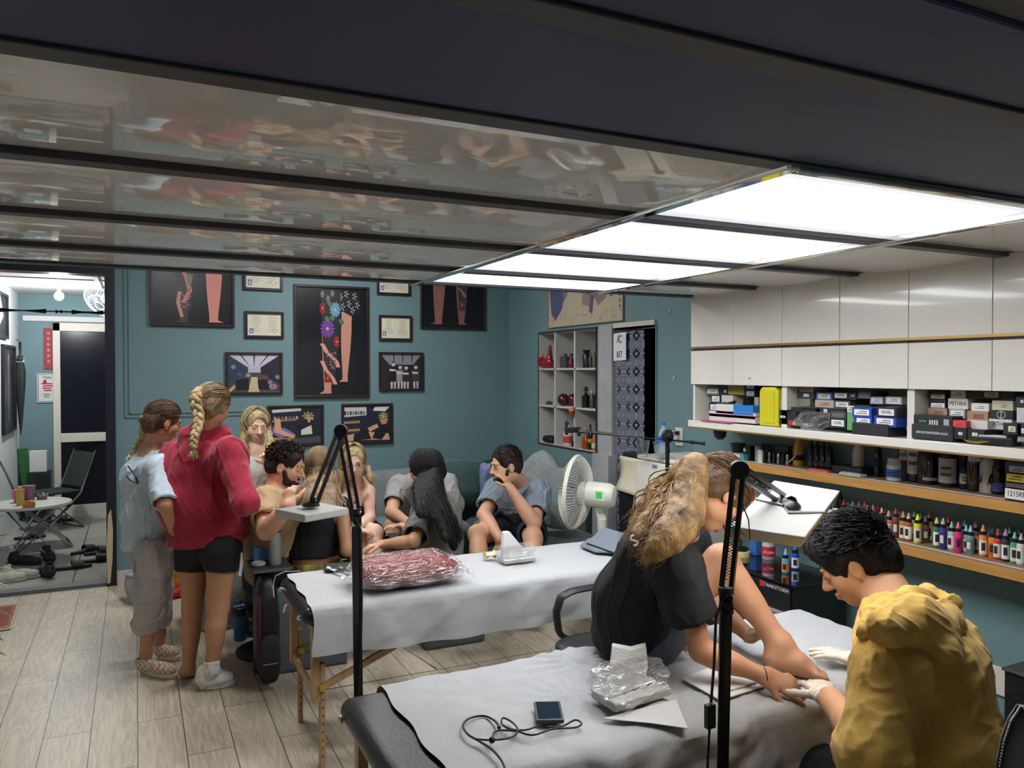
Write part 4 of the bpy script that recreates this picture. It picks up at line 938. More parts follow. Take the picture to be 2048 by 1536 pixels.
class Head:
 def __init__(s,c,face,up=(0,0,1),k=1.0):s.c=Vector(c);s.R=hframe(face,up);s.k=k
 def p(s,x,y,z):return s.c+s.R@(Vector((x,y,z))*s.k)
 def sdf(s,F,man=False):
  k=s.k;R=s.R;E=lambda c,r,sm=.012,**q:F.ell(s.p(*c),[a*k for a in r],R=R,sm=sm*k,**q)
  E((0,-.016,.03),(.074,.092,.08));E((0,.012,-.02),(.061,.072,.085),.02)
  E((0,.045,-.082),(.034 if man else .029,.032,.026),.03)
  for q in (-1,1):
   E((q*.036,.045,-.03),(.028,.03,.032),.02);E((q*.045,.0,-.06),(.022 if man else .016,.035,.028),.03)
   E((q*.031,.096,.004),(.019,.017,.013),.012,sub=True)
   E((q*.0765,-.006,-.012),(.008,.02,.031),.006);E((q*.087,-.001,-.010),(.007,.011,.018),.004,sub=True)
   E((q*.011,.09,-.034),(.009,.010,.008),.006);E((q*.031,.074,.003),(.0135,.0125,.012),.003)
   E((q*.027,.08,.022),(.022,.01,.007),.01)
  F.cone(s.p(0,.082,.008),s.p(0,.105,-.03),.0075*k,.0115*k,sm=.01*k)
  E((0,.083,-.058),(.022,.012,.006),.008);E((0,.082,-.07),(.018,.012,.006),.006)
 def parts(s,body,eyes='down',brow=None,lips=True,man=False):
  """lips, brows, lashes and eyes laid on the face"""
  k=s.k
  b=MB()
  for z,r in ((-.0585,.0048),(-.0675,.0056)):
   pts=[s.p(.021*t,.0905-.010*t*t-(.0 if z>-.06 else .001),z-.002*abs(t)) for t in [i/4-1 for i in range(9)]]
   b.tube(pts,[r*k*(1-.75*abs(i/4-1))+.0006 for i in range(9)],lipm,n=6,flatk=1)
  b.build('lips',body,smooth=True)
  for q in (-1,1):
   bb=MB();bb.tube([s.p(q*x,y,z) for x,y,z in ((.012,.0895,.022),(.026,.0885,.0275),(.038,.081,.027),(.048,.069,.021))],[.0025*k,.0032*k,.0028*k,.001*k],brow or h_brown,n=6,flatk=.6)
   bb.build('eyebrow',body,smooth=True)
   if eyes=='open':
    e=MB().ball(s.p(q*.031,.0768,.0035),(.0125*k,.0120*k,.0062*k),eyew,n=16,R=s.R).build('eye',body,smooth=True)
    d=s.R@Vector((0,1,-.12));MB().lathe([(.0046*k,0),(.004*k,.0010*k),(.0,.0013*k)],iris,c=s.p(q*.031,.0768,.0035)+d.normalized()*.0116*k,ax=d,n=14).build('iris',e,smooth=True)
    zt=.0095
   else:zt=-.001
   l=MB();l.tube([s.p(q*.031+x,.0885-abs(x)*.32+(.0 if eyes=='down' else .001),zt-abs(x)*.22) for x in (-.013,-.007,0,.007,.013)],[.0008*k,.0014*k,.0016*k,.0014*k,.0007*k],h_brown,n=5)
   l.build('lashes',body,smooth=True)
def hand(F,w,d,pn,size=1.0,curl=(.3,)*5,spread=.12,thumb=1,sm=.005):
 """w wrist, d direction of the fingers, pn direction the palm faces, thumb side +1/-1 about d x pn"""
 w=Vector(w);d=Vector(d).normalized();pn=Vector(pn);pn=(pn-d*pn.dot(d)).normalized();s=d.cross(pn)*thumb;k=size
 kn=w+d*.085*k
 F.cone(w+d*.012*k,kn,.0165*k,.0135*k,w=s,k=2.3,sm=.02)
 tips=[]
 for i,(off,L) in enumerate(((.031,.072),(.0105,.08),(-.0105,.074),(-.030,.058))):
  p=w+d*(.08-abs(off-.005)*.25)*k+s*off*k;dd=(d+s*(off*spread*22)).normalized();c=curl[i+1] if len(curl)>1 else curl[0];r0=.0092 if i<3 else .0080
  ang=0
  for j,(f,r1,r2) in enumerate(((.45,r0,r0*.93),(.31,r0*.93,r0*.86),(.24,r0*.86,r0*.74))):
   ang+=c*(.8,1.1,.7)[j];v=dd*math.cos(ang)+pn*math.sin(ang);q=p+v*L*f*k
   F.cone(p,q,r1*k,r2*k,sm=sm if j else .009);p=q
  tips.append(p)
 c=curl[0];p=w+d*.025*k+s*.022*k;v=(d*.72+s*.78+pn*(.15+c*.5)).normalized()
 for L,r1,r2,tw in ((.04,.0135,.0105,0),(.032,.0105,.0098,.35),(.026,.0098,.0078,.35)):
  v=(v+d*tw+pn*c*tw).normalized();q=p+v*L*k;F.cone(p,q,r1*k,r2*k,sm=.008);p=q
 tips.append(p);return tips
def V3(*a):return Vector(a)
def limb(F,a,b,c,r,sm=.02,bulge=0,bdir=None):
 F.cone(a,b,r[0],r[1],sm=sm);F.cone(b,c,r[1]*.98,r[2],sm=sm)
 if bulge and bdir is not None:
  m=b.lerp(c,.27)+Vector(bdir)*r[1]*.35;F.cone(m,b.lerp(c,.5)+Vector(bdir)*r[1]*.2,r[1]*.82,r[1]*.6,sm=.04)
def torso(F,pel,wst,chs,nck,hipv,shv,s=1.0,girl=True,sm=.05):
 F.cone(pel,wst,.105*s,.088*s,w=hipv,k=1.42 if girl else 1.35,sm=sm);F.cone(wst,chs,.088*s,.1*s,w=shv,k=1.38 if girl else 1.5,sm=sm)
 F.cone(chs,nck.lerp(chs,.25),.1*s,.065*s,w=shv,k=1.35,sm=sm)
def mk(name,F,h,m,parent=None,**k):
 V,Q=F.mesh(h,**k);return qmesh(name,V,Q,m,parent,origin=k.get('origin'))
HV=0.006
def person(label,root,F,h,m,clips=()):
 V,Q=F.mesh(h,smooth=2,clips=clips)
 o=qmesh('person',V,Q,m,None,origin=root);tag(o,label,'person');return o
def cloth(name,F,m,par,h=None,hollow=.011,clips=(),amp=.006,sc=14,seed=1,axis=(0,0,1),st=.35,smooth=3,extra=None):
 V,Q=F.mesh(h or HV,hollow=hollow,clips=clips,smooth=smooth);N=vnorm(V,Q);V=folds(amp,sc,seed,axis,st)(V,N)
 if extra:V=extra(V,N)
 return qmesh(name,V,Q,m,par)
 # hair
def cap(H,m,par,grow=.011,sub=(),add=(),face=True,h=.005,amp=.003,name='hair',nape=1.0,flow=(0,.3,1)):
 """close hair mass over the skull, open at the face"""
 F=Field();k=H.k
 F.ell(H.p(0,-.018,.032),[(.074+grow)*k,(.092+grow)*k,(.082+grow)*k],R=H.R,sm=.01)
 F.ell(H.p(0,-.05,-.02*nape),[(.066+grow)*k,(.058+grow)*k,(.07*nape+grow)*k],R=H.R,sm=.03)
 for c,r in add:F.ell(H.p(*c),[q*k for q in r],R=H.R,sm=.03)
 if face:F.ell(H.p(0,.108,-.028),[.068*k,.075*k,.104*k],R=H.R,sm=.012,sub=True);F.ell(H.p(0,.03,-.075),[.12*k,.075*k,.052*k],R=H.R,sm=.015,sub=True)
 for c,r in sub:F.ell(H.p(*c),[q*k for q in r],R=H.R,sm=.01,sub=True)
 V,Q=F.mesh(h,smooth=2);N=vnorm(V,Q);ax=np.array(H.R@Vector(flow).normalized());U=V-np.outer(V@ax,ax)*.85
 V=V+N*(wave_noise(U,95,3)*amp)[:,None];return qmesh(name,V,Q,m,par)
def slerp_path(H,a,b,n,r=(.086,.104,.094),cy=-.018,cz=.032,lift=0):
 a=Vector(a).normalized();b=Vector(b).normalized();out=[]
 for i in range(n):
  t=i/(n-1);v=(a*(1-t)+b*t).normalized();q=1+lift*math.sin(t*math.pi)
  out.append(H.p(v.x*r[0]*q,v.y*r[1]*q+cy,v.z*r[2]*q+cz))
 return out
def strands(b,H,m,n,start,end,tail,r=.0032,seed=0,seg=7,wob=.004,rr=(.086,.104,.094)):
 """start(rng) / end(rng, a) give directions on the skull; tail(rng, p, a) continues the lock"""
 rg=random.Random(seed)
 for i in range(n):
  a=start(rg);e=end(rg,a);q=1+rg.uniform(-.02,.05);P=slerp_path(H,a,e,seg,tuple(x*q for x in rr),lift=rg.uniform(0,.03))
  if tail:P=P+tail(rg,P[-1],e)
  k=len(P);ra=[r*(.5+.5*min(1,j/2))*(1 if j<k*.6 else max(.12,1-(j-k*.6)/(k*.42)))*(.8+.4*math.sin(i)) for j in range(k)]
  b.tube(P,ra,m,n=4,cap=False,flatk=.7)
def hang(P0,pts,rg,spread,wave=.0,freq=9,phase=None):
 """lock following pts (list of Vectors) offset by a random vector growing along the way"""
 o=Vector((rg.gauss(0,1),rg.gauss(0,1),rg.gauss(0,.5)))*spread;ph=rg.uniform(0,6.3) if phase is None else phase;out=[];n=len(pts)
 for i,p in enumerate(pts):
  t=(i+1)/n;out.append(P0.lerp(p,min(1,t*2.2))+o*(.35+.65*t)*min(1,t*2)+Vector((math.sin(ph+i*freq*.22),math.cos(ph*1.3+i*freq*.25),0))*wave)
 return out
def curve(pts,n):
 pts=[Vector(p) for p in pts];out=[]
 for i in range(n):
  t=i/(n-1)*(len(pts)-1);k=min(int(t),len(pts)-2);u=t-k
  p0=pts[max(k-1,0)];p1=pts[k];p2=pts[k+1];p3=pts[min(k+2,len(pts)-1)]
  out.append(.5*((2*p1)+(p2-p0)*u+(2*p0-5*p1+4*p2-p3)*u*u+(3*p1-p0-3*p2+p3)*u**3))
 return out
def braid(path,m,par,r=.017,turns=5,tip=.04,tied=None):
 N=90;C=curve(path,N);b=MB()
 for s in range(3):
  pts=[];rs=[]
  for i,p in enumerate(C):
   t=i/(N-1);d=(C[min(i+1,N-1)]-C[max(i-1,0)]).normalized();x,y,_=frame(d,CM@Vector((0,0,1)));a=2*math.pi*turns*t+s*2.094;R=r*(1-.45*t)
   pts.append(p+x*math.sin(a)*R*.95+y*math.sin(2*a)*R*.55);rs.append(R*(.78+.06*math.sin(6*a)))
  b.tube(pts,rs,m,n=8)
 o=b.build('braid',par,smooth=True,ang=180)
 if tied:MB().ball(C[-1],r*.62,tied,n=10).build('hair_tie',o,smooth=True)
 return o,C[-1]
def tuft(b,p,d,n,L,m,seed,spread=.35,r=.0028):
 rg=random.Random(seed);d=Vector(d).normalized()
 for i in range(n):
  v=(d+Vector((rg.gauss(0,spread),rg.gauss(0,spread),rg.gauss(0,spread*.6)))).normalized();l=L*rg.uniform(.5,1.1)
  b.tube([p,p+v*l*.5+Vector((0,0,-.004)),p+v*l+Vector((0,0,-.012))],[r,r,r*.2],m,n=4,cap=False)
def P(px,py,t):return at(px,py,T=t)
grey_tee=mat('grey_tshirt',(118,116,112),.85,bump=.1,bs=300);black_cloth=mat('black_cotton',(22,24,30),.85,bump=.08,bs=300,var=.05);
lt_blue=mat('pale_blue_cotton',(186,200,210),.85,bump=.1,bs=300);sweat=mat('heather_grey_sweat',(176,172,168),.9,bump=.15,bs=260,var=.05,vs=40)
red_h=mat('red_sweatshirt',(158,30,56),.88,bump=.15,bs=280,var=.05,vs=6,sheen=.2);shorts_b=mat('black_shorts',(20,20,22),.8)
def shoe(F,heel,toe,up=(0,0,1),r=.036,k=1.0):
 heel=Vector(heel);toe=Vector(toe);d=(toe-heel).normalized();s=d.cross(Vector(up)).normalized()
 F.cone(heel+d*.02,heel.lerp(toe,.62),r,r*.82,w=s,k=1.12,sm=.02);F.cone(heel.lerp(toe,.55),toe-d*.03,r*.85,r*.66,w=s,k=1.45,sm=.02)
def sole(name,heel,toe,m,par,z0,h=.028,w=.046):
 heel=Vector(heel);toe=Vector(toe);d=toe-heel;d.z=0;L=d.length;d.normalize();s=Vector((d.y,-d.x,0));pts=[]
 for i in range(24):
  a=2*math.pi*i/24;u=math.cos(a);v=math.sin(a);q=heel+d*(L*.5+u*(L*.5+.008))+s*v*w*(.78+.2*u);pts.append(Vector((q.x,q.y,z0)))
 return MB().prism(pts,(0,0,h),m).build(name,par,smooth=True,bev=.006)
 # 1: girl in pale blue tee, grey sweatpants
def girl_blue():
 t=.0029;nk=P(303,893,t);H=Head(P(328,843,t),(.93,.30,-.32),(.25,.1,1),.98);F=Field();H.sdf(F)
 F.cone(H.p(0,-.03,-.07),nk,.05,.05,sm=.02)
 hipv=(.55,-.83,0);pel=P(302,1085,t);w=P(300,1030,t);c=P(292,955,t)
 torso(F,pel,w,c,nk,hipv,hipv,.95)
 sR=P(318,935,.00275);sL=P(278,925,.0031);eR=P(330,1010,.00265);wR=P(347,1060,.0027)
 F.cone(c,sR,.06,.046);F.cone(c,sL,.06,.046)
 limb(F,sR,eR,wR,(.044,.036,.027));hand(F,wR,(P(352,1085,.0028)-wR),(.6,.5,0),.92,(.2,))
 eL=P(288,1010,.0031);wL=P(335,1030,.0031);limb(F,sL,eL,wL,(.044,.036,.026));hand(F,wL,(.6,.2,-.5),(.2,.5,.2),.9,(.4,))
 hR=P(315,1105,.00282);hL=P(292,1105,.003);kR=P(322,1190,.00282);kL=P(303,1190,.003);aR=P(290,1292,.00291);aL=P(318,1275,.00302)
 hR2,kR2=hL,P(298,1190,.00291);limb(F,hR,P(300,1195,.00285),P(292,1305,.00286),(.085,.055,.034));limb(F,hL,P(312,1185,.003),P(320,1268,.003),(.085,.055,.034))
 h1,t1=P(283,1325,.00286),P(352,1330,.0028);h2,t2=P(318,1285,.003),P(358,1290,.00298)
 g=lambda p,z=.04:Vector((p.x,p.y,z))
 A1=P(292,1305,.00286);
 F.cone(A1,g(h1,.045)+V3(.02,0,0),.032,.03);F.cone(P(320,1268,.003),g(h2,.045),.03,.03)
 shoe(F,g(h1),g(t1),r=.03);shoe(F,g(h2),g(t2),r=.03)
 o=person('girl in pale blue t-shirt and grey sweatpants, braid down her back',(pel.x,pel.y,0),F,.0055,skB)
 H.parts(o,'down',h_brown)
 ck=checker()
 for hh,tt in ((h1,t1),(h2,t2)):
  S_=Field();shoe(S_,g(hh,.045),g(tt,.043),r=.037);S_.cone(g(hh,.07),g(hh,.09),.034,.034,sm=.02)
  sh=cloth('slip_on_shoe',S_,ck,o,hollow=.007,clips=[((0,0,.085),(0,0,1)),((0,0,.012),(0,0,-1))],amp=.001,h=.005);sole('sole',g(hh),g(tt),mat('cream_sole',(206,196,178),.6),sh,0.0)
 G=Field();up=pel+V3(0,0,.05);cR=(P(292,1262,.00286),(0,0,-1));cL=(P(320,1250,.003),(0,0,-1))
 G.cone(pel,up,.12,.108,w=hipv,k=1.4,sm=.06);G.cone(hR,P(301,1185,.00284),.105,.088,sm=.06);G.cone(hL,P(312,1178,.003),.1,.085,sm=.06)
 G.cone(P(301,1185,.00284),P(292,1245,.00286),.088,.07,sm=.05,clip=[cR]);G.cone(P(292,1243,.00286),P(292,1275,.00286),.068,.044,sm=.03,clip=[cR],ext=.05)
 G.cone(P(312,1178,.003),P(320,1232,.003),.085,.07,sm=.05);G.cone(P(320,1232,.003),P(320,1262,.003),.066,.044,sm=.03,clip=[cL],ext=.05)
 cloth('sweatpants',G,sweat,o,clips=[(up+V3(0,0,.0),(0,0,1))],amp=.010,sc=24,seed=3,axis=(.3,0,1),st=.55)
 T=Field();cs=lambda a,b,f:(a.lerp(b,f),b-a)
 T.cone(pel+V3(0,0,-.02),w,.135,.125,w=hipv,k=1.38,sm=.05,clip=[(pel+V3(-.02,0,-.02),(.1,0,-1))]);T.cone(w,c,.125,.118,w=hipv,k=1.42,sm=.05);T.cone(c,nk.lerp(c,.2),.115,.062,w=hipv,k=1.4,sm=.04)
 T.cone(c.lerp(sR,.5),sR,.075,.066,sm=.04);T.cone(sR,eR,.068,.066,sm=.03,clip=[cs(sR,eR,.95)],ext=.05);T.cone(c.lerp(sL,.5),sL,.075,.066,sm=.04);T.cone(sL,eL,.068,.066,sm=.03,clip=[cs(sL,eL,.9)],ext=.05)
 T.cone(nk+V3(0,0,-.03),H.p(0,-.03,-.07),.056,.06,sub=True,sm=.008);cloth('tshirt',T,lt_blue,o,amp=.009,sc=26,seed=8,axis=(.5,0,1),st=.35)
 hr=cap(H,h_brown,o,.010,add=(((0,-.085,-.01),(.045,.04,.045)),));b=MB()
 strands(b,H,h_brown,240,lambda r:(r.uniform(-.95,.95),r.uniform(.25,.8),r.uniform(.25,1)),lambda r,a:(r.uniform(-.12,.12),-1,-.35),None,r=.0026,seed=4,seg=10)
 b.build('hair_strands',hr,smooth=True)
 bb,e=braid([H.p(0,-.115,.0),P(285,880,t),P(272,900,t),P(262,925,t),P(254,945,.003)],h_braid,hr,.019,3.2,tied=black_paint)
 q=MB();tuft(q,e,(-.3,.1,-1),40,.055,h_braid,3,.3);q.build('braid_end',hr,smooth=True)
 MB().ball(H.p(.079,0,-.04),.004,eyew,n=10).build('earring',o,smooth=True)
 MB().tube([P(252,952,.0028),P(262,962,.0027),P(276,967,.0026),P(272,955,.0026),P(262,940,.0027),P(256,932,.0028)],.006,black_cloth,n=6,flatk=.4).build('black_strap',o,smooth=True)
def checker():
 m=bpy.data.materials.new('pink_check_canvas');m.use_nodes=True;nt=m.node_tree;b=nt.nodes['Principled BSDF'];tc=nt.nodes.new('ShaderNodeTexCoord');c=nt.nodes.new('ShaderNodeTexChecker');mp=nt.nodes.new('ShaderNodeMapping');mp.inputs['Rotation'].default_value=(0,0,.6)
 c.inputs['Scale'].default_value=62;c.inputs['Color1'].default_value=lin((184,142,130));c.inputs['Color2'].default_value=lin((214,200,186))
 nt.links.new(tc.outputs['Object'],mp.inputs[0]);nt.links.new(mp.outputs[0],c.inputs['Vector']);nt.links.new(c.outputs['Color'],b.inputs['Base Color']);b.inputs['Roughness'].default_value=.8;return m
girl_blue()
# 2: girl in red hoodie
def girl_red():
 t=.00277;nk=P(413,862,t);H=Head(P(427,812,t),(.62,.74,-.32),(.2,.2,1),1.0);F=Field();H.sdf(F)
 F.cone(H.p(0,-.03,-.07),nk,.052,.052,sm=.02)
 shv=(.93,-.30,0);pel=P(417,1075,t);w=P(412,1010,t);c=P(408,940,t);torso(F,pel,w,c,nk,shv,shv,.98)
 sL=P(352,910,.0028);sR=P(462,905,.00268);eL=P(335,1000,.0027);eR=P(487,1005,.0026);wL=P(380,1010,.0031);wR=P(455,985,.003)
 F.cone(c,sL,.06,.045);F.cone(c,sR,.06,.045);limb(F,sL,eL,wL,(.044,.037,.027));limb(F,sR,eR,wR,(.044,.037,.027))
 hand(F,wL,(.8,.4,.1),(0,-1,0),.9,(.3,));hand(F,wR,(-.6,.5,.3),(0,-1,0),.9,(.3,))
 hl,kl,al=P(388,1105,.0028),P(386,1215,.0028),P(377,1338,.00278);hr_,kr,ar=P(445,1105,.00272),P(436,1215,.00272),P(424,1340,.0027)
 bd=(-.35,-.85,0);limb(F,hl,kl,al,(.088,.056,.034),sm=.03,bulge=1,bdir=bd);limb(F,hr_,kr,ar,(.088,.056,.034),sm=.03,bulge=1,bdir=bd)
 g=lambda p,z=.04:Vector((p.x,p.y,z));lh,ltoe=g(P(370,1352,.0028),.035),g(P(408,1342,.00285),.02)
 F.cone(al,lh+V3(0,0,.01),.033,.032);F.cone(lh,lh.lerp(ltoe,.6),.031,.026,w=(.3,-.9,0),k=1.1);F.cone(lh.lerp(ltoe,.55)+V3(0,0,-.005),ltoe,.024,.015,w=(.5,-.8,0),k=2.0,sm=.02)
 for i in range(5):q=ltoe+V3(.45,-.85,0).normalized()*((i-2)*.016);F.cone(q,q+(ltoe-lh).normalized()*(.03-.003*i),.009,.008,sm=.006)
 rh,rt=g(P(402,1362,.0027)),g(P(468,1345,.00275))
 F.cone(ar,rh+V3(.02,.0,0),.032,.03)
 o=person('girl in red hoodie and black shorts, long blond braid, one foot bare',(pel.x,pel.y,0),F,.0055,skB,clips=[((0,0,.003),(0,0,-1))])
 H.parts(o,'down',h_light)
 K=Field();K.cone(ar,rh+V3(.02,0,0),.038,.037,clip=[(P(425,1320,.0027),(0,0,1))]);K.cone(ar,ar+V3(0,0,.05),.038,.042,clip=[(P(425,1320,.0027),(0,0,1))])
 wm=mat('white_trainer',(214,212,206),.55,bump=.1,bs=60);cloth('sock',K,mat('white_sock',(218,218,216),.9),o,hollow=.006,amp=.002,h=.005)
 S_=Field();shoe(S_,rh+V3(0,0,.01),rt+V3(0,0,.005),r=.042);S_.cone(rh+V3(.01,0,.03),rh+V3(.015,0,.06),.04,.038,sm=.02);sh=cloth('trainer',S_,wm,o,hollow=.007,clips=[((0,0,.1),(-.2,0,1)),((0,0,.014),(0,0,-1))],amp=.0008,h=.005);sole('sole',rh,rt,wm,sh,0,.032,.05)
 for i in range(4):a=rh.lerp(rt,.38+i*.1);MB().tube([a+V3(-.012,-.022,.055-i*.004),a+V3(.0,0,.066-i*.006),a+V3(.014,.022,.055-i*.004)],.003,wm,n=6).build('lace',sh,smooth=True)
 MB().tube([al+V3(.033*math.cos(a),.033*math.sin(a),.004*math.sin(3*a)-.0) for a in [i*.42 for i in range(15)]],.0028,black_paint,closed=True,n=5).build('anklet',o,smooth=True)
 G=Field();hz_=hl.z-.075
 for a,b_ in ((hl,kl),(hr_,kr)):G.cone(a,b_,.103,.085,sm=.025,clip=[(a.lerp(b_,.30),b_-a)])
 G.cone(pel+V3(0,0,-.02),pel+V3(0,0,.06),.118,.11,w=shv,k=1.38,sm=.05);cloth('shorts',G,shorts_b,o,clips=[(pel+V3(0,0,.06),(0,0,1))],amp=.003)
 a=hr_+V3(.6,-.35,0).normalized()*.104;b_=a+V3(-.008,0,-.125);MB().tube([a+V3(0,0,.0),a+V3(.002,0,-.06),b_],.008,paperm,n=6,flatk=.4).build('side_stripe',o,smooth=True)
 T=Field();hemp=P(420,1080,t);T.cone(pel+V3(0,0,-.04),w+V3(0,0,.02),.148,.155,w=shv,k=1.4,sm=.05,clip=[(hemp,(.1,0,-1))]);T.cone(w,c,.157,.138,w=shv,k=1.45,sm=.06);T.cone(c,nk.lerp(c,.12),.13,.08,w=shv,k=1.42,sm=.05)
 for s_,e_,w_ in ((sL,eL,wL),(sR,eR,wR)):T.cone(c.lerp(s_,.6),s_,.085,.072,sm=.05);T.cone(s_,e_,.074,.064,sm=.05);T.cone(e_,w_,.062,.048,sm=.04,clip=[(e_.lerp(w_,.93),w_-e_)],ext=.04)
 hb=c.lerp(nk,.55)+V3(-.45,-.85,0).normalized()*.06
 T.cone(nk+V3(-.10,.02,-.02),hb+V3(-.05,0,-.02),.035,.04,sm=.03);T.cone(nk+V3(.09,-.05,-.01),hb+V3(.05,-.02,-.02),.038,.042,sm=.03);T.cone(hb+V3(-.05,0,-.01),hb+V3(.05,-.02,-.01),.042,.042,sm=.03);T.cone(hb+V3(0,0,-.02),hb+V3(.0,0,-.09),.045,.03,sm=.03)
 T.cone(nk+V3(0,0,-.02),H.p(0,-.02,-.06),.052,.062,sub=True,sm=.008);cloth('hoodie',T,red_h,o,amp=.010,sc=21,seed=21,axis=(.2,0,1),st=.5)
 T2=Field();T2.cone(hemp+V3(0,0,.05),hemp+V3(0,0,-.01),.156,.143,w=shv,k=1.38,clip=[(hemp+V3(0,0,-.012),(.1,0,-1)),(hemp+V3(0,0,.035),(0,0,1))]);cloth('hem_band',T2,red_h,o,amp=.003,sc=20,seed=2)
 hr=cap(H,h_light,o,.011);b=MB()
 strands(b,H,h_light,280,lambda r:(r.uniform(-1,1),r.uniform(-.1,.9),r.uniform(-.1,1)),lambda r,a:(r.uniform(-.2,.1),-1,r.uniform(-.4,.1)),None,r=.0028,seed=14,seg=10);b.build('hair_strands',hr,smooth=True)
 bb,e=braid([H.p(-.02,-.1,.05),H.p(-.02,-.135,.0),P(398,838,.00266),P(390,870,.0026),P(386,897,.00257)],h_braid,hr,.023,3.4,tied=h_light)
 q=MB();tuft(q,e,(0,-.2,-1),50,.05,h_braid,5,.55);q.build('braid_end',hr,smooth=True)
girl_red()
class Body:
 """joints in the room: pel, wst, chs, nck, s/e/w (L, R), h/k/a (L, R); hipv and shv point to the person's right"""
 def __init__(s,head,**J):
  s.H=head;s.__dict__.update(J);s.F=Field();s.sc=k=J.get('sc',1.0);E=Vector((0,0,EYE))
  for sd in 'LR':
   for p,c,L in (('chs','s'+sd,.19),('s'+sd,'e'+sd,.29),('e'+sd,'w'+sd,.25),('h'+sd,'k'+sd,.42),('k'+sd,'a'+sd,.41)):
    if c in J.get('keep',()) or not hasattr(s,c):continue
    a=getattr(s,p);q=getattr(s,c);L*=k;l0=(q-a).length
    if (L*.88<l0<L*1.12) or (c[0]=='s' and l0<L*1.15):continue
    d=q-E;m=E-a;A=d.dot(d);B_=m.dot(d);D=B_*B_-A*(m.dot(m)-L*L);t=-B_/A
    if D>0:r_=math.sqrt(D)/A;t=t+r_ if abs(t+r_-1)<abs(t-r_-1) else t-r_
    q=E+d*t
    if c[0]=='a' and q.z<.09:q.z=.09
    setattr(s,c,q)
 def build(s,label,skm,hands=True,girl=True,h=None,legs=True,root=None,man=False,clips=()):
  F=s.F;k=s.sc;s.H.sdf(F,man);F.cone(s.H.p(0,-.03,-.07),s.nck,(.06 if man else .05)*k,(.064 if man else .05)*k,sm=.02)
  torso(F,s.pel,s.wst,s.chs,s.nck,s.hipv,s.shv,k,girl)
  a=1.22 if man else 1
  for sd in 'LR':
   S_,E_,W_=getattr(s,'s'+sd),getattr(s,'e'+sd),getattr(s,'w'+sd);F.cone(s.chs,S_,.062*k*a,.046*k*a);limb(F,S_,E_,W_,(.045*k*a,.037*k*a,.026*k*a),bulge=.5,bdir=(0,0,-.3))
   if legs and hasattr(s,'k'+sd):
    hh,kk,aa=getattr(s,'h'+sd),getattr(s,'k'+sd),getattr(s,'a'+sd);limb(F,hh,kk,aa,(.085*k,.058*k,.036*k),sm=.03,bulge=1,bdir=getattr(s,'calf',(0,0,0)))
  r=root or (s.pel.x,s.pel.y,0)
  s.o=person(label,r,F,h or .0055,skm,clips);return s.o
 def tee(s,m,sleeve=.6,r=.125,arm=.064,hem=None,seed=1,neck=-.02,loose=1.0,amp=.008,sc=26,name='tshirt',chest=None,k=1.4,ndir=None,sides='LR',h=None,axis=(.2,0,1),open_hem=True,thick=.01):
  T=Field();hem=hem if hem is not None else s.pel;d=(hem-s.wst).normalized();ch=chest or r*.95
  T.cone(s.wst,hem,r,r*1.06*loose,w=s.hipv,k=k,sm=.05,clip=[(hem,d)] if open_hem else None,ext=.04);T.cone(s.wst,s.chs,r,ch,w=s.shv,k=k,sm=.05);T.cone(s.chs,s.nck.lerp(s.chs,.2),ch,.066,w=s.shv,k=k,sm=.04)
  for sd in sides:
   S_,E_=getattr(s,'s'+sd),getattr(s,'e'+sd);T.cone(s.chs.lerp(S_,.5),S_,arm*1.15,arm,sm=.04)
   f=sleeve if not hasattr(sleeve,'__len__') else sleeve['LR'.index(sd)]
   if f>1:
    W_=getattr(s,'w'+sd);q=E_.lerp(W_,f-1);T.cone(S_,E_,arm,arm*.95,sm=.03);T.cone(E_,q,arm*.95,arm*.72,sm=.03,clip=[(q,W_-E_)],ext=.04)
   else:q=S_.lerp(E_,f);T.cone(S_,q,arm,arm*1.03,sm=.03,clip=[(q,E_-S_)],ext=.05)
  s.T=T
  hb=s.H.p(0,-.03,-.07);u=(hb-s.nck).normalized();rn=.058+max(0,-neck-.012)*1.2
  T.cone(s.nck+u*min(.0,neck)*.8,hb,rn,rn,sub=True,sm=.008)
  return cloth(name,T,m,s.o,h=h,hollow=thick,amp=amp,sc=sc,seed=seed,axis=axis,st=.35)
 def shorts(s,m,f=.6,r=.1,r2=None,name='shorts',seed=2,amp=.005,sides='LR',rp=.118,full=False,ra=.05):
  G=Field();up=s.pel.lerp(s.wst,.55);G.cone(s.pel,up,rp,rp*.92,w=s.hipv,k=1.38,sm=.05,clip=[(up,s.wst-s.pel)],ext=.05)
  for sd in sides:
   h_,k_=getattr(s,'h'+sd),getattr(s,'k'+sd)
   if full:a_=getattr(s,'a'+sd);G.cone(h_,k_,r,r*.78,sm=.03);G.cone(k_,a_,r*.76,ra,sm=.03,clip=[(k_.lerp(a_,f),a_-k_)])
   else:q=h_.lerp(k_,f);G.cone(h_,q,r,r2 or r*.9,sm=.03,clip=[(q,k_-h_)],ext=.05)
  return cloth(name,G,m,s.o,amp=amp,sc=24,seed=seed)
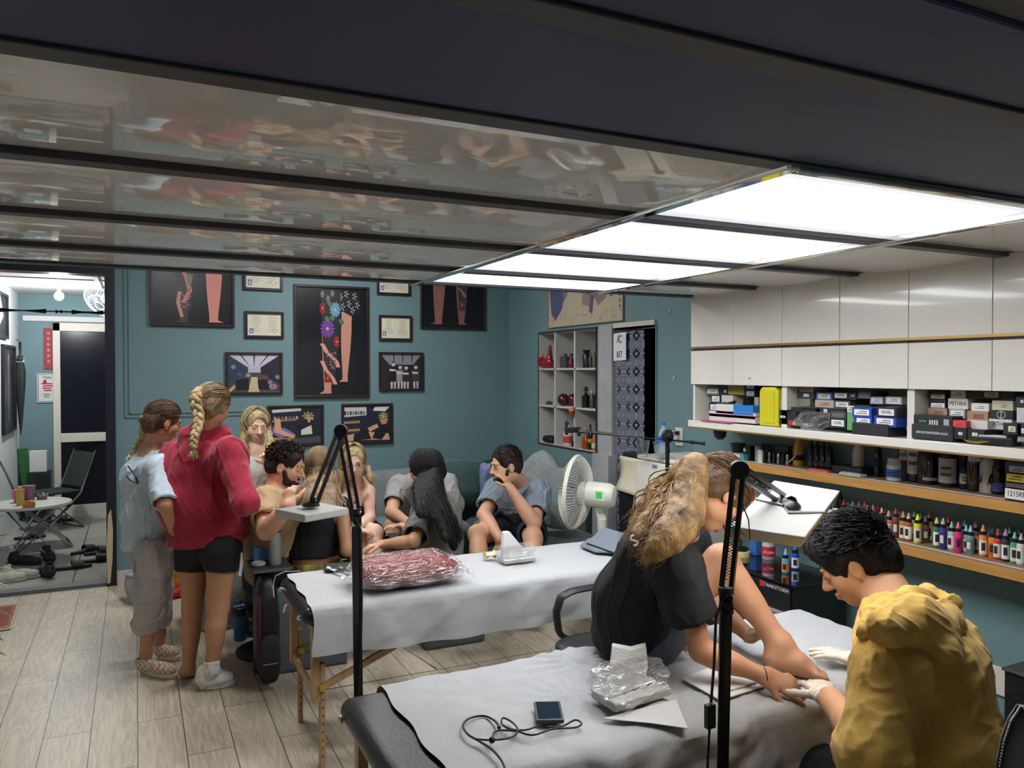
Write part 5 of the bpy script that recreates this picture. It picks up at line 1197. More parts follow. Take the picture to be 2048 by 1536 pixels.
def long_hair(H,par,m,n,seed,tails,part=0.0,r=.003,wave=.004,spread=.012,cap_kw=None,mass=.016,blend=1.5,yr=(-.6,.3),rr=(.0895,.108,.098)):
 """loose hair: strands from the parting over the skull into hanging paths; tails = [(direction on the skull, [points], weight)]"""
 hr=cap(H,m,par,**(cap_kw or {}));b=MB();rg=random.Random(seed);ws=[t[2] for t in tails]
 for i in range(n):
  ti=rg.choices(range(len(tails)),ws)[0];tj=min(len(tails)-1,max(0,ti+rg.choice((-1,1))));d,pts,_=tails[ti];d2,p2,_=tails[tj];u_=rg.uniform(0,.55) if (Vector(d)-Vector(d2)).length<blend else 0;d=Vector(d).lerp(Vector(d2),u_);nn_=min(len(pts),len(p2));pts=[pts[q_].lerp(p2[q_],u_) for q_ in range(nn_)];y=rg.uniform(*yr);a=Vector((part+rg.uniform(-.06,.06),y,1-abs(y)*.5));e=Vector(d)+Vector((rg.gauss(0,.18),rg.gauss(0,.18),rg.gauss(0,.12)))
  q=1+rg.uniform(-.03,.06);S_=slerp_path(H,a,e,7,tuple(x*q for x in rr),lift=rg.uniform(.0,.03));L=rg.uniform(.8,1.0)
  tl=hang(S_[-1],pts,rg,spread,wave)
  tl=tl[:max(2,int(len(tl)*L))];Pn=S_+tl;k=len(Pn)
  b.tube(Pn,[r*rg.uniform(.8,1.2)*(.5 if j==0 else 1)*(1 if j<k-4 else max(.15,(k-j)/4)) for j in range(k)],m,n=4,cap=False,flatk=.6)
 b.build('hair_strands',hr,smooth=True)
 if mass:
  F=Field();ts=[t[1] for t in tails]
  for pts in ts:
   k=len(pts)
   for j in range(k-1):F.cone(pts[j],pts[j+1],mass*(.55 if j==0 else 1.25-.45*j/k),mass*(1.25-.45*(j+1)/k)*(.4 if j==k-2 else 1),sm=.03)
  for p_,q_ in zip(ts,ts[1:]):
   for u in (.33,.67):
    for j in range(min(len(p_),len(q_))-2):
     a,b2=p_[j].lerp(q_[j],u),p_[j+1].lerp(q_[j+1],u)
     if (p_[j]-q_[j]).length<.17 and blend>.1:F.cone(a,b2,mass*.95,mass*.85,sm=.04)
  V,Q=F.mesh(.006,smooth=2);N=vnorm(V,Q);U=V.copy();U[:,2]*=.12;V=V+N*(wave_noise(U,120,seed)*.002)[:,None];qmesh('hair_length',V,Q,m,hr)
 return hr
def short_hair(H,par,m,n,seed,grow=.012,L=.03,comb=(0,1,.3),top=1.0,curl=0,sub=(),add=(),low=-.25,nape=.85):
 ears=tuple(((q*.088,.0,-.018),(.03,.026,.036)) for q in (-1,1))
 hr=cap(H,m,par,grow,sub=tuple(sub)+ears,add=add,amp=.004,nape=nape);b=MB();rg=random.Random(seed)
 for i in range(n):
  a=Vector((rg.gauss(0,1),rg.gauss(-.2,1),rg.gauss(.5,.8))).normalized()
  if a.z<low or (a.y>.45 and a.z<.62) or (abs(a.x)>.8 and abs(a.y-.15)<.35 and a.z<.1):continue
  p=H.p(a.x*(.072+grow),a.y*(.091+grow)-.018,a.z*(.081+grow)+.032);nn=(H.R@a).normalized();c=H.R@Vector(comb);c=(c-nn*c.dot(nn)).normalized()
  l=L*rg.uniform(.6,1.2)*(top if a.z>.5 else 1)*(.5 if a.z<.1 else 1);c=(c+Vector((rg.gauss(0,.25),rg.gauss(0,.25),rg.gauss(0,.25)))).normalized()
  pts=[p-nn*.004,p+nn*l*.25+c*l*.35,p+nn*l*.3+c*l*.75,p+nn*l*.12+c*l*1.1]
  if curl:x,y,_=frame(nn);pts=[p+nn*(.002+l*.2*j)+(x*math.cos(j*1.5+i)+y*math.sin(j*1.5+i))*.006 for j in range(5)]
  b.tube(pts,[.0028,.0028,.0022,.0008] if len(pts)==4 else [.0035]*5,m,n=4,cap=False,flatk=.6)
 b.build('hair_tufts',hr,smooth=True);return hr
def beard(H,par,m,k=1.0):
 F=Field()
 F.ell(H.p(0,.048,-.08),[.046,.045,.034],R=H.R,sm=.02)
 for q in (-1,1):F.cone(H.p(q*.062,.022,-.03),H.p(q*.046,.036,-.072),.015,.024,sm=.02)
 F.ell(H.p(0,.086,-.0535),[.024,.009,.0045],R=H.R,sm=.004);F.ell(H.p(0,.088,-.0655),[.019,.02,.0075],R=H.R,sm=.004,sub=True)
 V,Q=F.mesh(.0045,smooth=1);N=vnorm(V,Q);V=V+N*(wave_noise(V,240,9)*.0014)[:,None];return qmesh('beard',V,Q,m,par)
 # 3: blonde in white top facing the group
def girl_white():
 t=0.00342;H=Head(P(512,852,t),(.12,-1,-.14),(.06,-.1,1),1.0);nk=P(514,897,t);sh=(-.95,-.3,0)
 B=Body(H,nck=nk,chs=P(515,940,t),wst=P(506,990,t),pel=P(500,1045,t),hipv=Vector(sh),shv=Vector(sh),sL=P(552,918,0.00337),sR=P(487,922,0.00342),eL=P(562,965,0.00332),wL=P(541,932,0.00317),eR=P(478,975,0.00342),wR=P(500,1000,0.00322),hL=P(512,1060,0.00342),hR=P(489,1060,0.00342),kL=P(512,1160,0.00332),kR=P(492,1160,0.00342),aL=P(512,1255,0.00342),aR=P(494,1255,0.00342),sc=.95)
 hand(B.F,B.wL,(-.3,-.2,.9),(-.3,-.9,0),.88,(.7,),thumb=-1);hand(B.F,B.wR,(.5,-.4,.2),(0,-1,0),.88,(.4,))
 o=B.build('blonde girl in white sleeveless top and black trousers, standing and looking down',skC,clips=[((0,0,.004),(0,0,-1))])
 for a in (B.aL,B.aR):
  g=Vector((a.x,a.y,.04));Fs=Field();Fs.cone(a,g,.036,.036);shoe(Fs,g+V3(0,.03,0),g+V3(.02,-.18,0));cloth('shoe',Fs,black_cloth,o,hollow=0,amp=.001,clips=[((0,0,.004),(0,0,-1))])
 H.parts(o,'down',h_light)
 B.tee(mat('white_ribbed',(204,200,192),.8),sleeve=.12,r=.12,arm=.052,seed=31,hem=B.wst.lerp(B.pel,.3),neck=-.035,amp=.0035,name='sleeveless_top',chest=.122)
 B.shorts(black_cloth,f=.95,r=.1,full=True,name='trousers',amp=.006,rp=.115)
 Lf=curve([H.p(.09,.0,-.04),P(488,880,0.00337),P(482,905,0.00330),P(488,935,0.00327)],9);Rt=curve([H.p(-.09,.0,-.04),P(538,880,0.00332),P(545,905,0.00327),P(549,938,0.00325)],9)
 long_hair(H,o,h_blond,300,6,[((1,.0,-.25),Lf,1),((-1,.0,-.25),Rt,1)],r=.0034,wave=.009,spread=.02,blend=0)
 MB().tube([nk+V3(.048*math.sin(a),-.05*math.cos(a)+.01,-.012-.02*math.cos(a)) for a in [i*.35-2 for i in range(12)]],.003,mat('pearl',(226,214,196),.3),n=6).build('necklace',o,smooth=True)
girl_white()
# 4: man in tan t-shirt, hand at his face
def man_tan():
 t=0.00288;H=Head(P(574,932,t),(.80,-.50,-.25),(.35,-.1,1),1.04);nk=P(556,985,t);sh=Vector((-.45,-.88,0)).normalized()
 B=Body(H,nck=nk,chs=P(550,1020,t),wst=P(543,1075,0.00298),pel=P(540,1130,0.00308),hipv=sh,shv=sh,sR=P(533,1000,0.00278),sL=P(585,1000,0.00318),eR=P(532,1062,.00268),wR=P(577,1012,0.00260),eL=P(620,1060,0.00308),wL=P(640,1010,0.00298),hR=P(545,1135,0.00298),hL=P(560,1135,0.00328),kR=P(590,1150,.0034),kL=P(625,1130,0.00328),aR=P(600,1270,0.00298),aL=P(620,1250,0.00338),sc=1.05,keep=('eR','wR'))
 hand(B.F,B.wR,(.1,.35,1),(.4,.6,.3),.95,(.5,.6,.7,.8,.9),thumb=-1);hand(B.F,B.wL,(.1,-.5,.7),(.5,-.5,0),1,(.5,))
 o=B.build('man in tan t-shirt with dark curly hair resting his chin on his hand',skA,man=True,girl=False,clips=[((0,0,.004),(0,0,-1))])
 H.parts(o,'down',h_man);B.tee(mat('tan_cotton',(186,160,122),.85,bump=.1,bs=300),sleeve=.62,r=.14,arm=.076,seed=41,k=1.35,neck=-.01)
 B.shorts(mat('navy_cotton',(36,40,56),.85),f=.9,r=.11,full=True,name='trousers')
 short_hair(H,o,h_man,900,9,grow=.011,L=.024,curl=1,low=-.2,nape=.75);beard(H,o,h_man)
man_tan()
def stool(lab,x,y,z,r=.17):
 s_=thing('stool',lab,'stool',(x,y,0));MB().lathe([(r,z-.06),(r,z-.01),(r*.95,z)],blackplastic,c=(x,y,0),n=26).build('seat',s_,smooth=True)
 MB().cyl((x,y,.05),(x,y,z-.06),.025,steel).build('column',s_);MB().lathe([(r*1.2,0),(r*1.2,.015),(.03,.05)],blackmetal,c=(x,y,0),n=26).build('base',s_,smooth=True)
a=P(540,1130,.00308);stool('black round stool under the man in the tan t-shirt',a.x,a.y,a.z-.13)
# 5: girl in black crop top, back to us
def girl_crop():
 t=.0030;H=Head(P(641,938,t),(.28,.9,-.3),(0,.2,1),1.0);nk=P(640,985,t);sh=Vector((.95,-.25,0)).normalized()
 B=Body(H,nck=nk,chs=P(637,1035,t),wst=P(630,1100,t),pel=P(632,1148,t),hipv=sh,shv=sh,sR=P(682,1012,.003),sL=P(592,1018,.0031),eR=P(694,1100,.0029),wR=P(690,1085,.0034),eL=P(580,1090,.0031),wL=P(600,1060,.0036),hR=P(650,1155,.0031),hL=P(612,1155,.0031),kR=P(665,1150,.0040),kL=P(620,1150,.004),aR=P(668,1200,.0040),aL=P(622,1200,.0040),sc=.98)
 hand(B.F,B.wR,(-.1,.8,.1),(0,0,-1),.9,(.4,));hand(B.F,B.wL,(.2,.8,0),(0,0,-1),.9,(.4,))
 o=B.build('girl in black crop top with long brown hair, sitting with her back to us',skB,h=.0055);H.parts(o,'down')
 B.tee(black_cloth,sleeve=.1,r=.108,arm=.052,hem=B.wst.lerp(B.pel,.12),seed=51,amp=.0025,name='crop_top',chest=.11,k=1.38,neck=-.03,open_hem=True)
 B.shorts(mat('camo_trousers',(30,44,42),.8,col2=(190,176,84),vs=9),f=.95,r=.1,full=True,name='trousers',rp=.12)
 c1=curve([H.p(0,-.11,-.05),P(640,985,.0028),P(642,1010,.00275),P(640,1022,.0027)],8);c2=curve([H.p(.08,-.05,-.05),P(668,985,.0028),P(674,1010,.00275),P(672,1030,.0027)],8);c3=curve([H.p(-.08,-.05,-.05),P(612,985,.0028),P(598,1008,.00278),P(590,1026,.0028)],8)
 long_hair(H,o,mat('hair_brown_ends',(66,48,36),.42,col2=(150,122,84),vs=14,bump=.5,bs=220,stretch=(1,1,.25)),560,7,[((.8,-.7,-.4),c2,1),((0,-1,-.4),c1,1.2),((-.8,-.7,-.4),c3,1)],r=.0038,spread=.022,mass=.015,cap_kw=dict(face=True))
girl_crop()
# 6: girl with glasses in a black strapless top
def girl_glasses():
 t=.0035;H=Head(P(706,926,.0034),(-.15,-1,-.1),(0,0,1),1.02);nk=P(716,966,t);sh=Vector((-.96,-.28,0)).normalized()
 B=Body(H,nck=nk,chs=P(714,1000,t),wst=P(712,1042,t),pel=P(712,1090,.00355),hipv=sh,shv=sh,sR=P(690,983,.00345),sL=P(738,984,.0035),eL=P(740,1035,.0034),wL=P(712,1058,.0032),eR=P(680,1040,.0034),wR=P(705,1062,.0032),hL=P(725,1080,.0035),hR=P(700,1080,.0035),kL=P(748,1066,.0031),kR=P(715,1080,.0030),aL=P(750,1190,.0031),aR=P(720,1200,.0030),sc=.96)
 hand(B.F,B.wL,(-.8,-.2,.1),(0,0,-1),.95,(.4,));hand(B.F,B.wR,(.8,-.2,.0),(0,0,-1),.95,(.4,))
 o=B.build('girl with glasses and long fair hair in a black strapless top',skC);H.parts(o,'open',h_light)
 T=Field();T.cone(B.wst,B.chs,.104,.106,w=sh,k=1.36,clip=[(B.chs+V3(0,0,.01),(0,0,1))],ext=.04);T.cone(B.wst,B.pel,.104,.112,w=sh,k=1.36);cloth('strapless_top',T,black_cloth,o,amp=.003,sc=26)
 B.shorts(mat('dark_navy_shorts',(22,26,40),.85),f=.75,r=.105)
 Rr=curve([H.p(-.085,-.02,-.05),P(734,938,.00345),P(740,952,.0034),P(744,966,.0034)],8);Lf=curve([H.p(.085,-.03,-.05),P(684,950,.0034),P(680,975,.0034),P(678,990,.0034)],8)
 long_hair(H,o,h_blond,260,8,[((-1,-.2,-.3),Rr,1.2),((1,-.1,-.3),Lf,1)],part=.0,r=.0032,spread=.016,blend=0)
 g=MB()
 for q in (-1,1):g.tube([H.p(q*.031+.024*math.cos(a),.100-.006*math.cos(a)*q*q,.002+.019*math.sin(a)) for a in [i*.45 for i in range(14)]],.0013,mat('glasses_frame',(60,44,44),.3),closed=True,n=5);g.tube([H.p(q*.054,.097,.006),H.p(q*.074,.06,.006),H.p(q*.078,.0,.0)],.0012,mat('glasses_frame',(60,44,44),.3),n=5)
 g.tube([H.p(-.008,.102,.005),H.p(.008,.102,.005)],.0013,mat('glasses_frame',(60,44,44),.3),n=5);g.build('glasses',o,smooth=True)
girl_glasses()
a=P(712,1090,.00355);stool('black stool under the girl with glasses',a.x,a.y+.02,max(.38,a.z-.12))
# 7: person in grey tee leaning forward on the sofa
def person_grey():
 t=.0039;H=Head(P(842,938,.0036),(-.2,-.75,-.65),(-.1,-.6,.8),1.0);nk=P(848,958,.0038);sh=Vector((-.97,.2,0)).normalized()
 B=Body(H,nck=nk,chs=P(845,978,.0039),wst=P(850,1004,.0040),pel=P(855,1028,.0041),hipv=sh,shv=sh,sR=P(795,972,.0039),sL=P(895,968,.0040),eR=P(783,1026,.0037),wR=P(815,1045,.0034),eL=P(905,1030,.0038),wL=P(880,1050,.0034),hR=P(838,1050,.0042),hL=P(875,1050,.0042),kR=P(785,1052,.0037),kL=P(900,1058,.0036),aR=P(785,1155,.0037),aL=P(905,1160,.0036),sc=1.05)
 hand(B.F,B.wR,(.7,-.5,-.3),(0,0,-1),.95,(.5,));hand(B.F,B.wL,(-.8,-.4,.1),(0,0,-1),1,(.4,))
 o=B.build('person in light grey t-shirt leaning forward on the sofa behind the long black hair',skA,man=True,girl=False)
 B.tee(mat('heather_tshirt',(150,150,148),.85),sleeve=.66,r=.14,arm=.078,seed=61,k=1.4);B.shorts(mat('grey_shorts',(70,72,78),.85),f=.72,r=.115);short_hair(H,o,h_man,300,10);H.parts(o,'down')
person_grey()
# 8: girl with long black hair
def girl_long():
 t=.0032;H=Head(P(852,942,t),(-.72,.45,-.45),(-.15,.1,1),1.02);nk=P(872,985,t);sh=Vector((.5,.85,0)).normalized()
 B=Body(H,nck=nk,chs=P(878,1030,.0032),wst=P(882,1085,.0032),pel=P(880,1118,.0032),hipv=sh,shv=sh,sL=P(850,1025,.0030),sR=P(902,1010,.0034),eL=P(828,1082,.00292),wL=P(765,1088,.0031),eR=P(845,1085,.0037),wR=P(805,1052,.0037),hL=P(868,1128,.0031),hR=P(880,1124,.0034),kL=P(800,1140,.0033),kR=P(815,1130,.0037),aL=P(805,1265,.0034),aR=P(815,1245,.0038),sc=.97)
 hand(B.F,B.wL,(-.95,.1,-.12),(0,-.1,-1),.95,(.3,),thumb=1);hand(B.F,B.wR,(-.9,-.3,.15),(0,0,-1),.92,(.3,),spread=.1,thumb=-1)
 o=B.build('girl with very long straight black hair in an oversized grey t-shirt',skA);H.parts(o,'down')
 B.tee(grey_tee,sleeve=.86,r=.135,arm=.078,seed=71,loose=1.08,k=1.3,amp=.008)
 B.shorts(black_cloth,f=.7,r=.1)
 c1=curve([H.p(0,-.07,.0),P(878,982,.0030),P(893,1030,.00292),P(905,1075,.0029),P(908,1100,.0029)],12);c2=curve([H.p(.02,-.07,-.03),P(878,990,.0032),P(905,1040,.0032),P(920,1085,.0031)],11);c3=curve([H.p(-.09,.0,-.02),P(833,975,.0030),P(837,1005,.00285),P(840,1035,.0028)],9);c4=curve([H.p(-.09,-.05,-.04),P(858,985,.00295),P(878,1035,.00285),P(893,1085,.0028)],11)
 long_hair(H,o,h_black,900,12,[((.5,-.9,-.3),c2,1),((0,-1,-.4),c1,1.6),((-.8,-.6,-.4),c4,1.4),((-1,.25,-.3),c3,.9)],r=.0034,wave=.001,spread=.025,mass=.019,cap_kw=dict(face=True,grow=.014))
 MB().tube([B.wL+V3(.02*math.cos(a)*.2,.026*math.cos(a),.026*math.sin(a)) for a in [i*.5 for i in range(13)]],.003,steel,closed=True,n=5).build('bracelet',o,smooth=True)
girl_long()
# 9: man in the blue-grey shirt, hand on his mouth
def man_blue():
 t=.0034;H=Head(P(1010,930,t),(-.99,-.06,-.14),(.0,0,1),1.06);nk=P(1036,965,.0035);sh=Vector((-.80,.6,0)).normalized()
 B=Body(H,nck=nk,chs=P(1038,992,.0036),wst=P(1042,1022,.0037),pel=P(1045,1052,.0037),hipv=sh,shv=sh,sR=P(993,978,.0037),sL=P(1078,985,.0035),eL=P(1068,1046,.0031),wL=P(1021,978,.0030),eR=P(968,1030,.0034),wR=P(1000,1078,.0031),hR=P(1022,1060,.0037),hL=P(1062,1062,.0036),kR=P(955,1068,.0033),kL=P(1066,1076,.0030),aR=P(962,1185,.0032),aL=P(1070,1200,.0030),sc=1.08)
 hand(B.F,B.wL,(-.35,.25,.85),(-.6,.7,.2),.95,(.5,.4,.5,.6,.7),thumb=1);hand(B.F,B.wR,(.15,-.3,-.9),(-.6,-.5,0),1.0,(.3,))
 o=B.build('bearded man in blue-grey shirt sitting with his hand on his mouth',skA,man=True,girl=False);H.parts(o,'open',h_man)
 B.tee(mat('chambray',(128,140,154),.85,bump=.15,bs=300,var=.05,vs=40),sleeve=.72,r=.15,arm=.082,seed=81,k=1.32,name='shirt',neck=.0,amp=.009)
 c=MB();
 for q in (-1,1):a=nk+sh*(-q*.03);f=V3(-.6,-.8,0);c.prism([nk+sh*q*.05+f*.02+V3(0,0,.015),nk+f*.075+V3(0,0,-.03),nk+f*.075+sh*q*.035+V3(0,0,-.075),nk+sh*q*.075+f*.045+V3(0,0,-.03)],f*.006,mat('chambray',(0,0,0)))
 c.build('collar',o,solid=.002);B.shorts(mat('navy_shorts',(28,32,48),.8),f=.72,r=.112,r2=.095)
 short_hair(H,o,h_man,900,13,grow=.010,L=.02,low=-.35);beard(H,o,h_man)
man_blue()
# 10: girl in black tee on the near table
def girl_client():
 H=Head(P(1436,990,.00163),(.50,-.12,-.86),(.86,0,.5),1.02);nk=P(1352,1048,.00172)
 fwd=Vector((.9,-.35,0)).normalized();sh=Vector((-.36,-.93,0)).normalized()
 B=Body(H,nck=nk,chs=P(1318,1115,.00172),wst=P(1268,1210,.00175),pel=P(1262,1272,.00177),hipv=sh,shv=sh,sR=P(1352,1130,.00160),eR=P(1402,1300,.00158),wR=P(1528,1352,.00154),sL=P(1378,1082,.00195),eL=P(1425,1210,.00185),wL=P(1500,1272,.00174),hR=P(1292,1288,.00172),kR=P(1443,1122,.00176),aR=P(1562,1292,.00166),hL=P(1290,1275,.0019),kL=P(1425,1285,.0020),aL=P(1370,1290,.0018),sc=.97,calf=(-.6,.1,-.5),keep=('sL','sR','eL','eR','wL','wR','kL','kR','aL','aR'))
 F=B.F;w=B.wR
 d=(P(1596,1376,.00152)-w).normalized();hand(F,w,d,(.1,.75,-.65),.95,(.3,.3,.45,.55,.65),spread=.06,thumb=-1)
 d=(P(1560,1266,.00168)-B.wL).normalized();hand(F,B.wL,d,(.1,-.8,-.6),.92,(.1,.15,.1,.1,.1),spread=.22,thumb=1)
 a=B.aR;heel=P(1560,1322,.00163);ball_=P(1625,1345,.00161);heel.z=max(heel.z,.76);ball_.z=.752;toe=ball_+(ball_-heel).normalized()*.05;toe.z=.745
 heel=a+V3(-.025,0,-.05);heel.z=.768
 F.cone(a,heel,.036,.033);F.cone(a+V3(.0,0,-.01),a.lerp(ball_,.6),.036,.03,sm=.03);F.cone(heel,ball_,.03,.025,w=sh,k=1.3,sm=.03);tv=(ball_-heel).normalized()
 for i in range(5):q=ball_+sh*((i-2)*.017);F.cone(q,q+tv*(.05-.006*i),.012,.0095,sm=.008)
 o=B.build('girl in black t-shirt with wavy hair sitting on the near table, knee raised',skB,h=.0042,root=(B.pel.x,B.pel.y,.745));H.parts(o,'down',h_brown)
 B.tee(mat('black_tee',(20,22,28),.8,bump=.08,bs=300),sleeve=.64,r=.128,arm=.078,hem=B.pel+V3(-.01,0,-.03),seed=91,k=1.25,amp=.010,sc=17,h=.0045,neck=-.01,chest=.125)
 B.shorts(mat('slate_shorts',(84,96,112),.8),f=.42,r=.1,r2=.1,sides='LR')
 MB().tube([B.wR+Vector((math.cos(q)*.012,.0,0))+V3(.3*0,math.cos(q),math.sin(q))*.027 for q in [i*.4 for i in range(16)]],.0018,black_paint,closed=True,n=5).build('wrist_tie',o,smooth=True)
 q_=a;x,y,dd=frame(B.aR-B.kR);ac=B.aR+dd*.002
 MB().tube([ac+x*.041*math.cos(q)+y*.041*math.sin(q) for q in [i*.2 for i in range(31)]],.0045,black_paint,closed=True,n=8).build('ankle_band',o,smooth=True)
 x,y,dd=frame(B.wL-B.eL);MB().tube([B.wL+x*.028*math.cos(q)+y*.028*math.sin(q) for q in [i*.3 for i in range(21)]],.0022,steel,closed=True,n=5).build('bracelet',o,smooth=True)
 hr=cap(H,h_root,o,.012);b=MB()
 strands(b,H,h_root,420,lambda r:(r.uniform(-1,1),r.uniform(-.3,.9),r.uniform(-.1,1)),lambda r,q:(r.uniform(-.14,.14),-1,-.15+r.uniform(-.1,.1)),None,r=.0028,seed=24,seg=11);T0=H.p(0,-.125,-.02)
 rg=random.Random(5)
 def pt(px,py,t):return P(px,py,t)
 tails=[([T0,pt(1345,990,.00168),pt(1300,1040,.0016),pt(1262,1095,.00155)],1),([T0,pt(1360,1000,.0016),pt(1330,1060,.0015),pt(1290,1130,.00148)],1.2),([T0,pt(1330,975,.00172),pt(1296,1018,.0017),pt(1256,1078,.00165)],1),([T0,pt(1385,1010,.00155),pt(1365,1060,.0015),pt(1330,1100,.0015)],1),([T0,pt(1350,1000,.0018),pt(1310,1060,.0018),pt(1275,1110,.0017)],.8),([T0,pt(1370,1015,.00155),pt(1340,1070,.00148),pt(1300,1112,.00146)],1.0)]
 for i in range(1000):
  tp=rg.choices(tails,[q[1] for q in tails])[0][0];C=curve(tp,26);t2=rg.choices(tails,[q[1] for q in tails])[0][0];C2=curve(t2,26);u2=rg.uniform(0,1);C=[a_.lerp(b_,u2) for a_,b_ in zip(C,C2)];o_=Vector((rg.gauss(0,1),rg.gauss(0,1),rg.gauss(0,1)))*.017;ph=rg.uniform(0,6.28);L=rg.uniform(.72,1.06);fq=rg.uniform(.75,1.15);am=rg.uniform(.004,.009);pts=[]
  for j in range(int(26*min(1,L))):
   u=j/25;x,y,_=frame(C[min(j+1,25)]-C[max(j-1,0)]);pts.append(C[j]+o_*min(1,.4+u*2)+(x*math.sin(ph+j*fq)+y*math.cos(ph+j*fq*.9))*am*min(1,u*3))
  k=len(pts);r0=rg.uniform(.0022,.0042);b.tube(pts,[r0*(1 if j<k*.6 else max(.1,1-(j-k*.6)/(k*.42))) for j in range(k)],h_mix,n=4,cap=False,flatk=.6)
 b.build('hair_strands',hr,smooth=True)
 Ff=Field();
 for tp,_ in tails:C=curve(tp,8);[Ff.cone(C[j],C[j+1],(.014,.024,.028,.028,.026,.022,.014)[j],(.024,.028,.028,.026,.022,.014,.004)[j],sm=.05) for j in range(7)]
 V,Q=Ff.mesh(.006,smooth=2);N=vnorm(V,Q);V=V+N*(wave_noise(V*1.0,70,4)*.003)[:,None];qmesh('ponytail',V,Q,h_mix,hr)
 MB().tube([T0+(H.R@V3(.02*math.cos(q),.004,.02*math.sin(q))) for q in [i*.5 for i in range(13)]],.006,black_paint,closed=True,n=6).build('hair_tie',hr,smooth=True)
 b=MB();[b.tube([T0+(H.R@V3(.012*math.cos(q+k_),-.006+k_*.003,.014*math.sin(q+k_)+.012)) for q in [i*.6 for i in range(11)]],.002,steel,closed=True,n=5) for k_ in range(3)];b.build('hair_clip',hr,smooth=True)
 text('S',.05,P(1268,1082,.00146),(.75,-.1,.5),(-.5,.1,.8),paperm,o,name='shirt_letter',depth=.002)
 [MB().tube(curve([H.p(.05*q,.06,.09),H.p(.085*q,.075,.02),H.p(.08*q,.1,-.05),H.p(.065*q,.09,-.1)],9),.002,h_mix,n=4).build('loose_strand',hr,smooth=True) for q in (-1,1)]
girl_client()
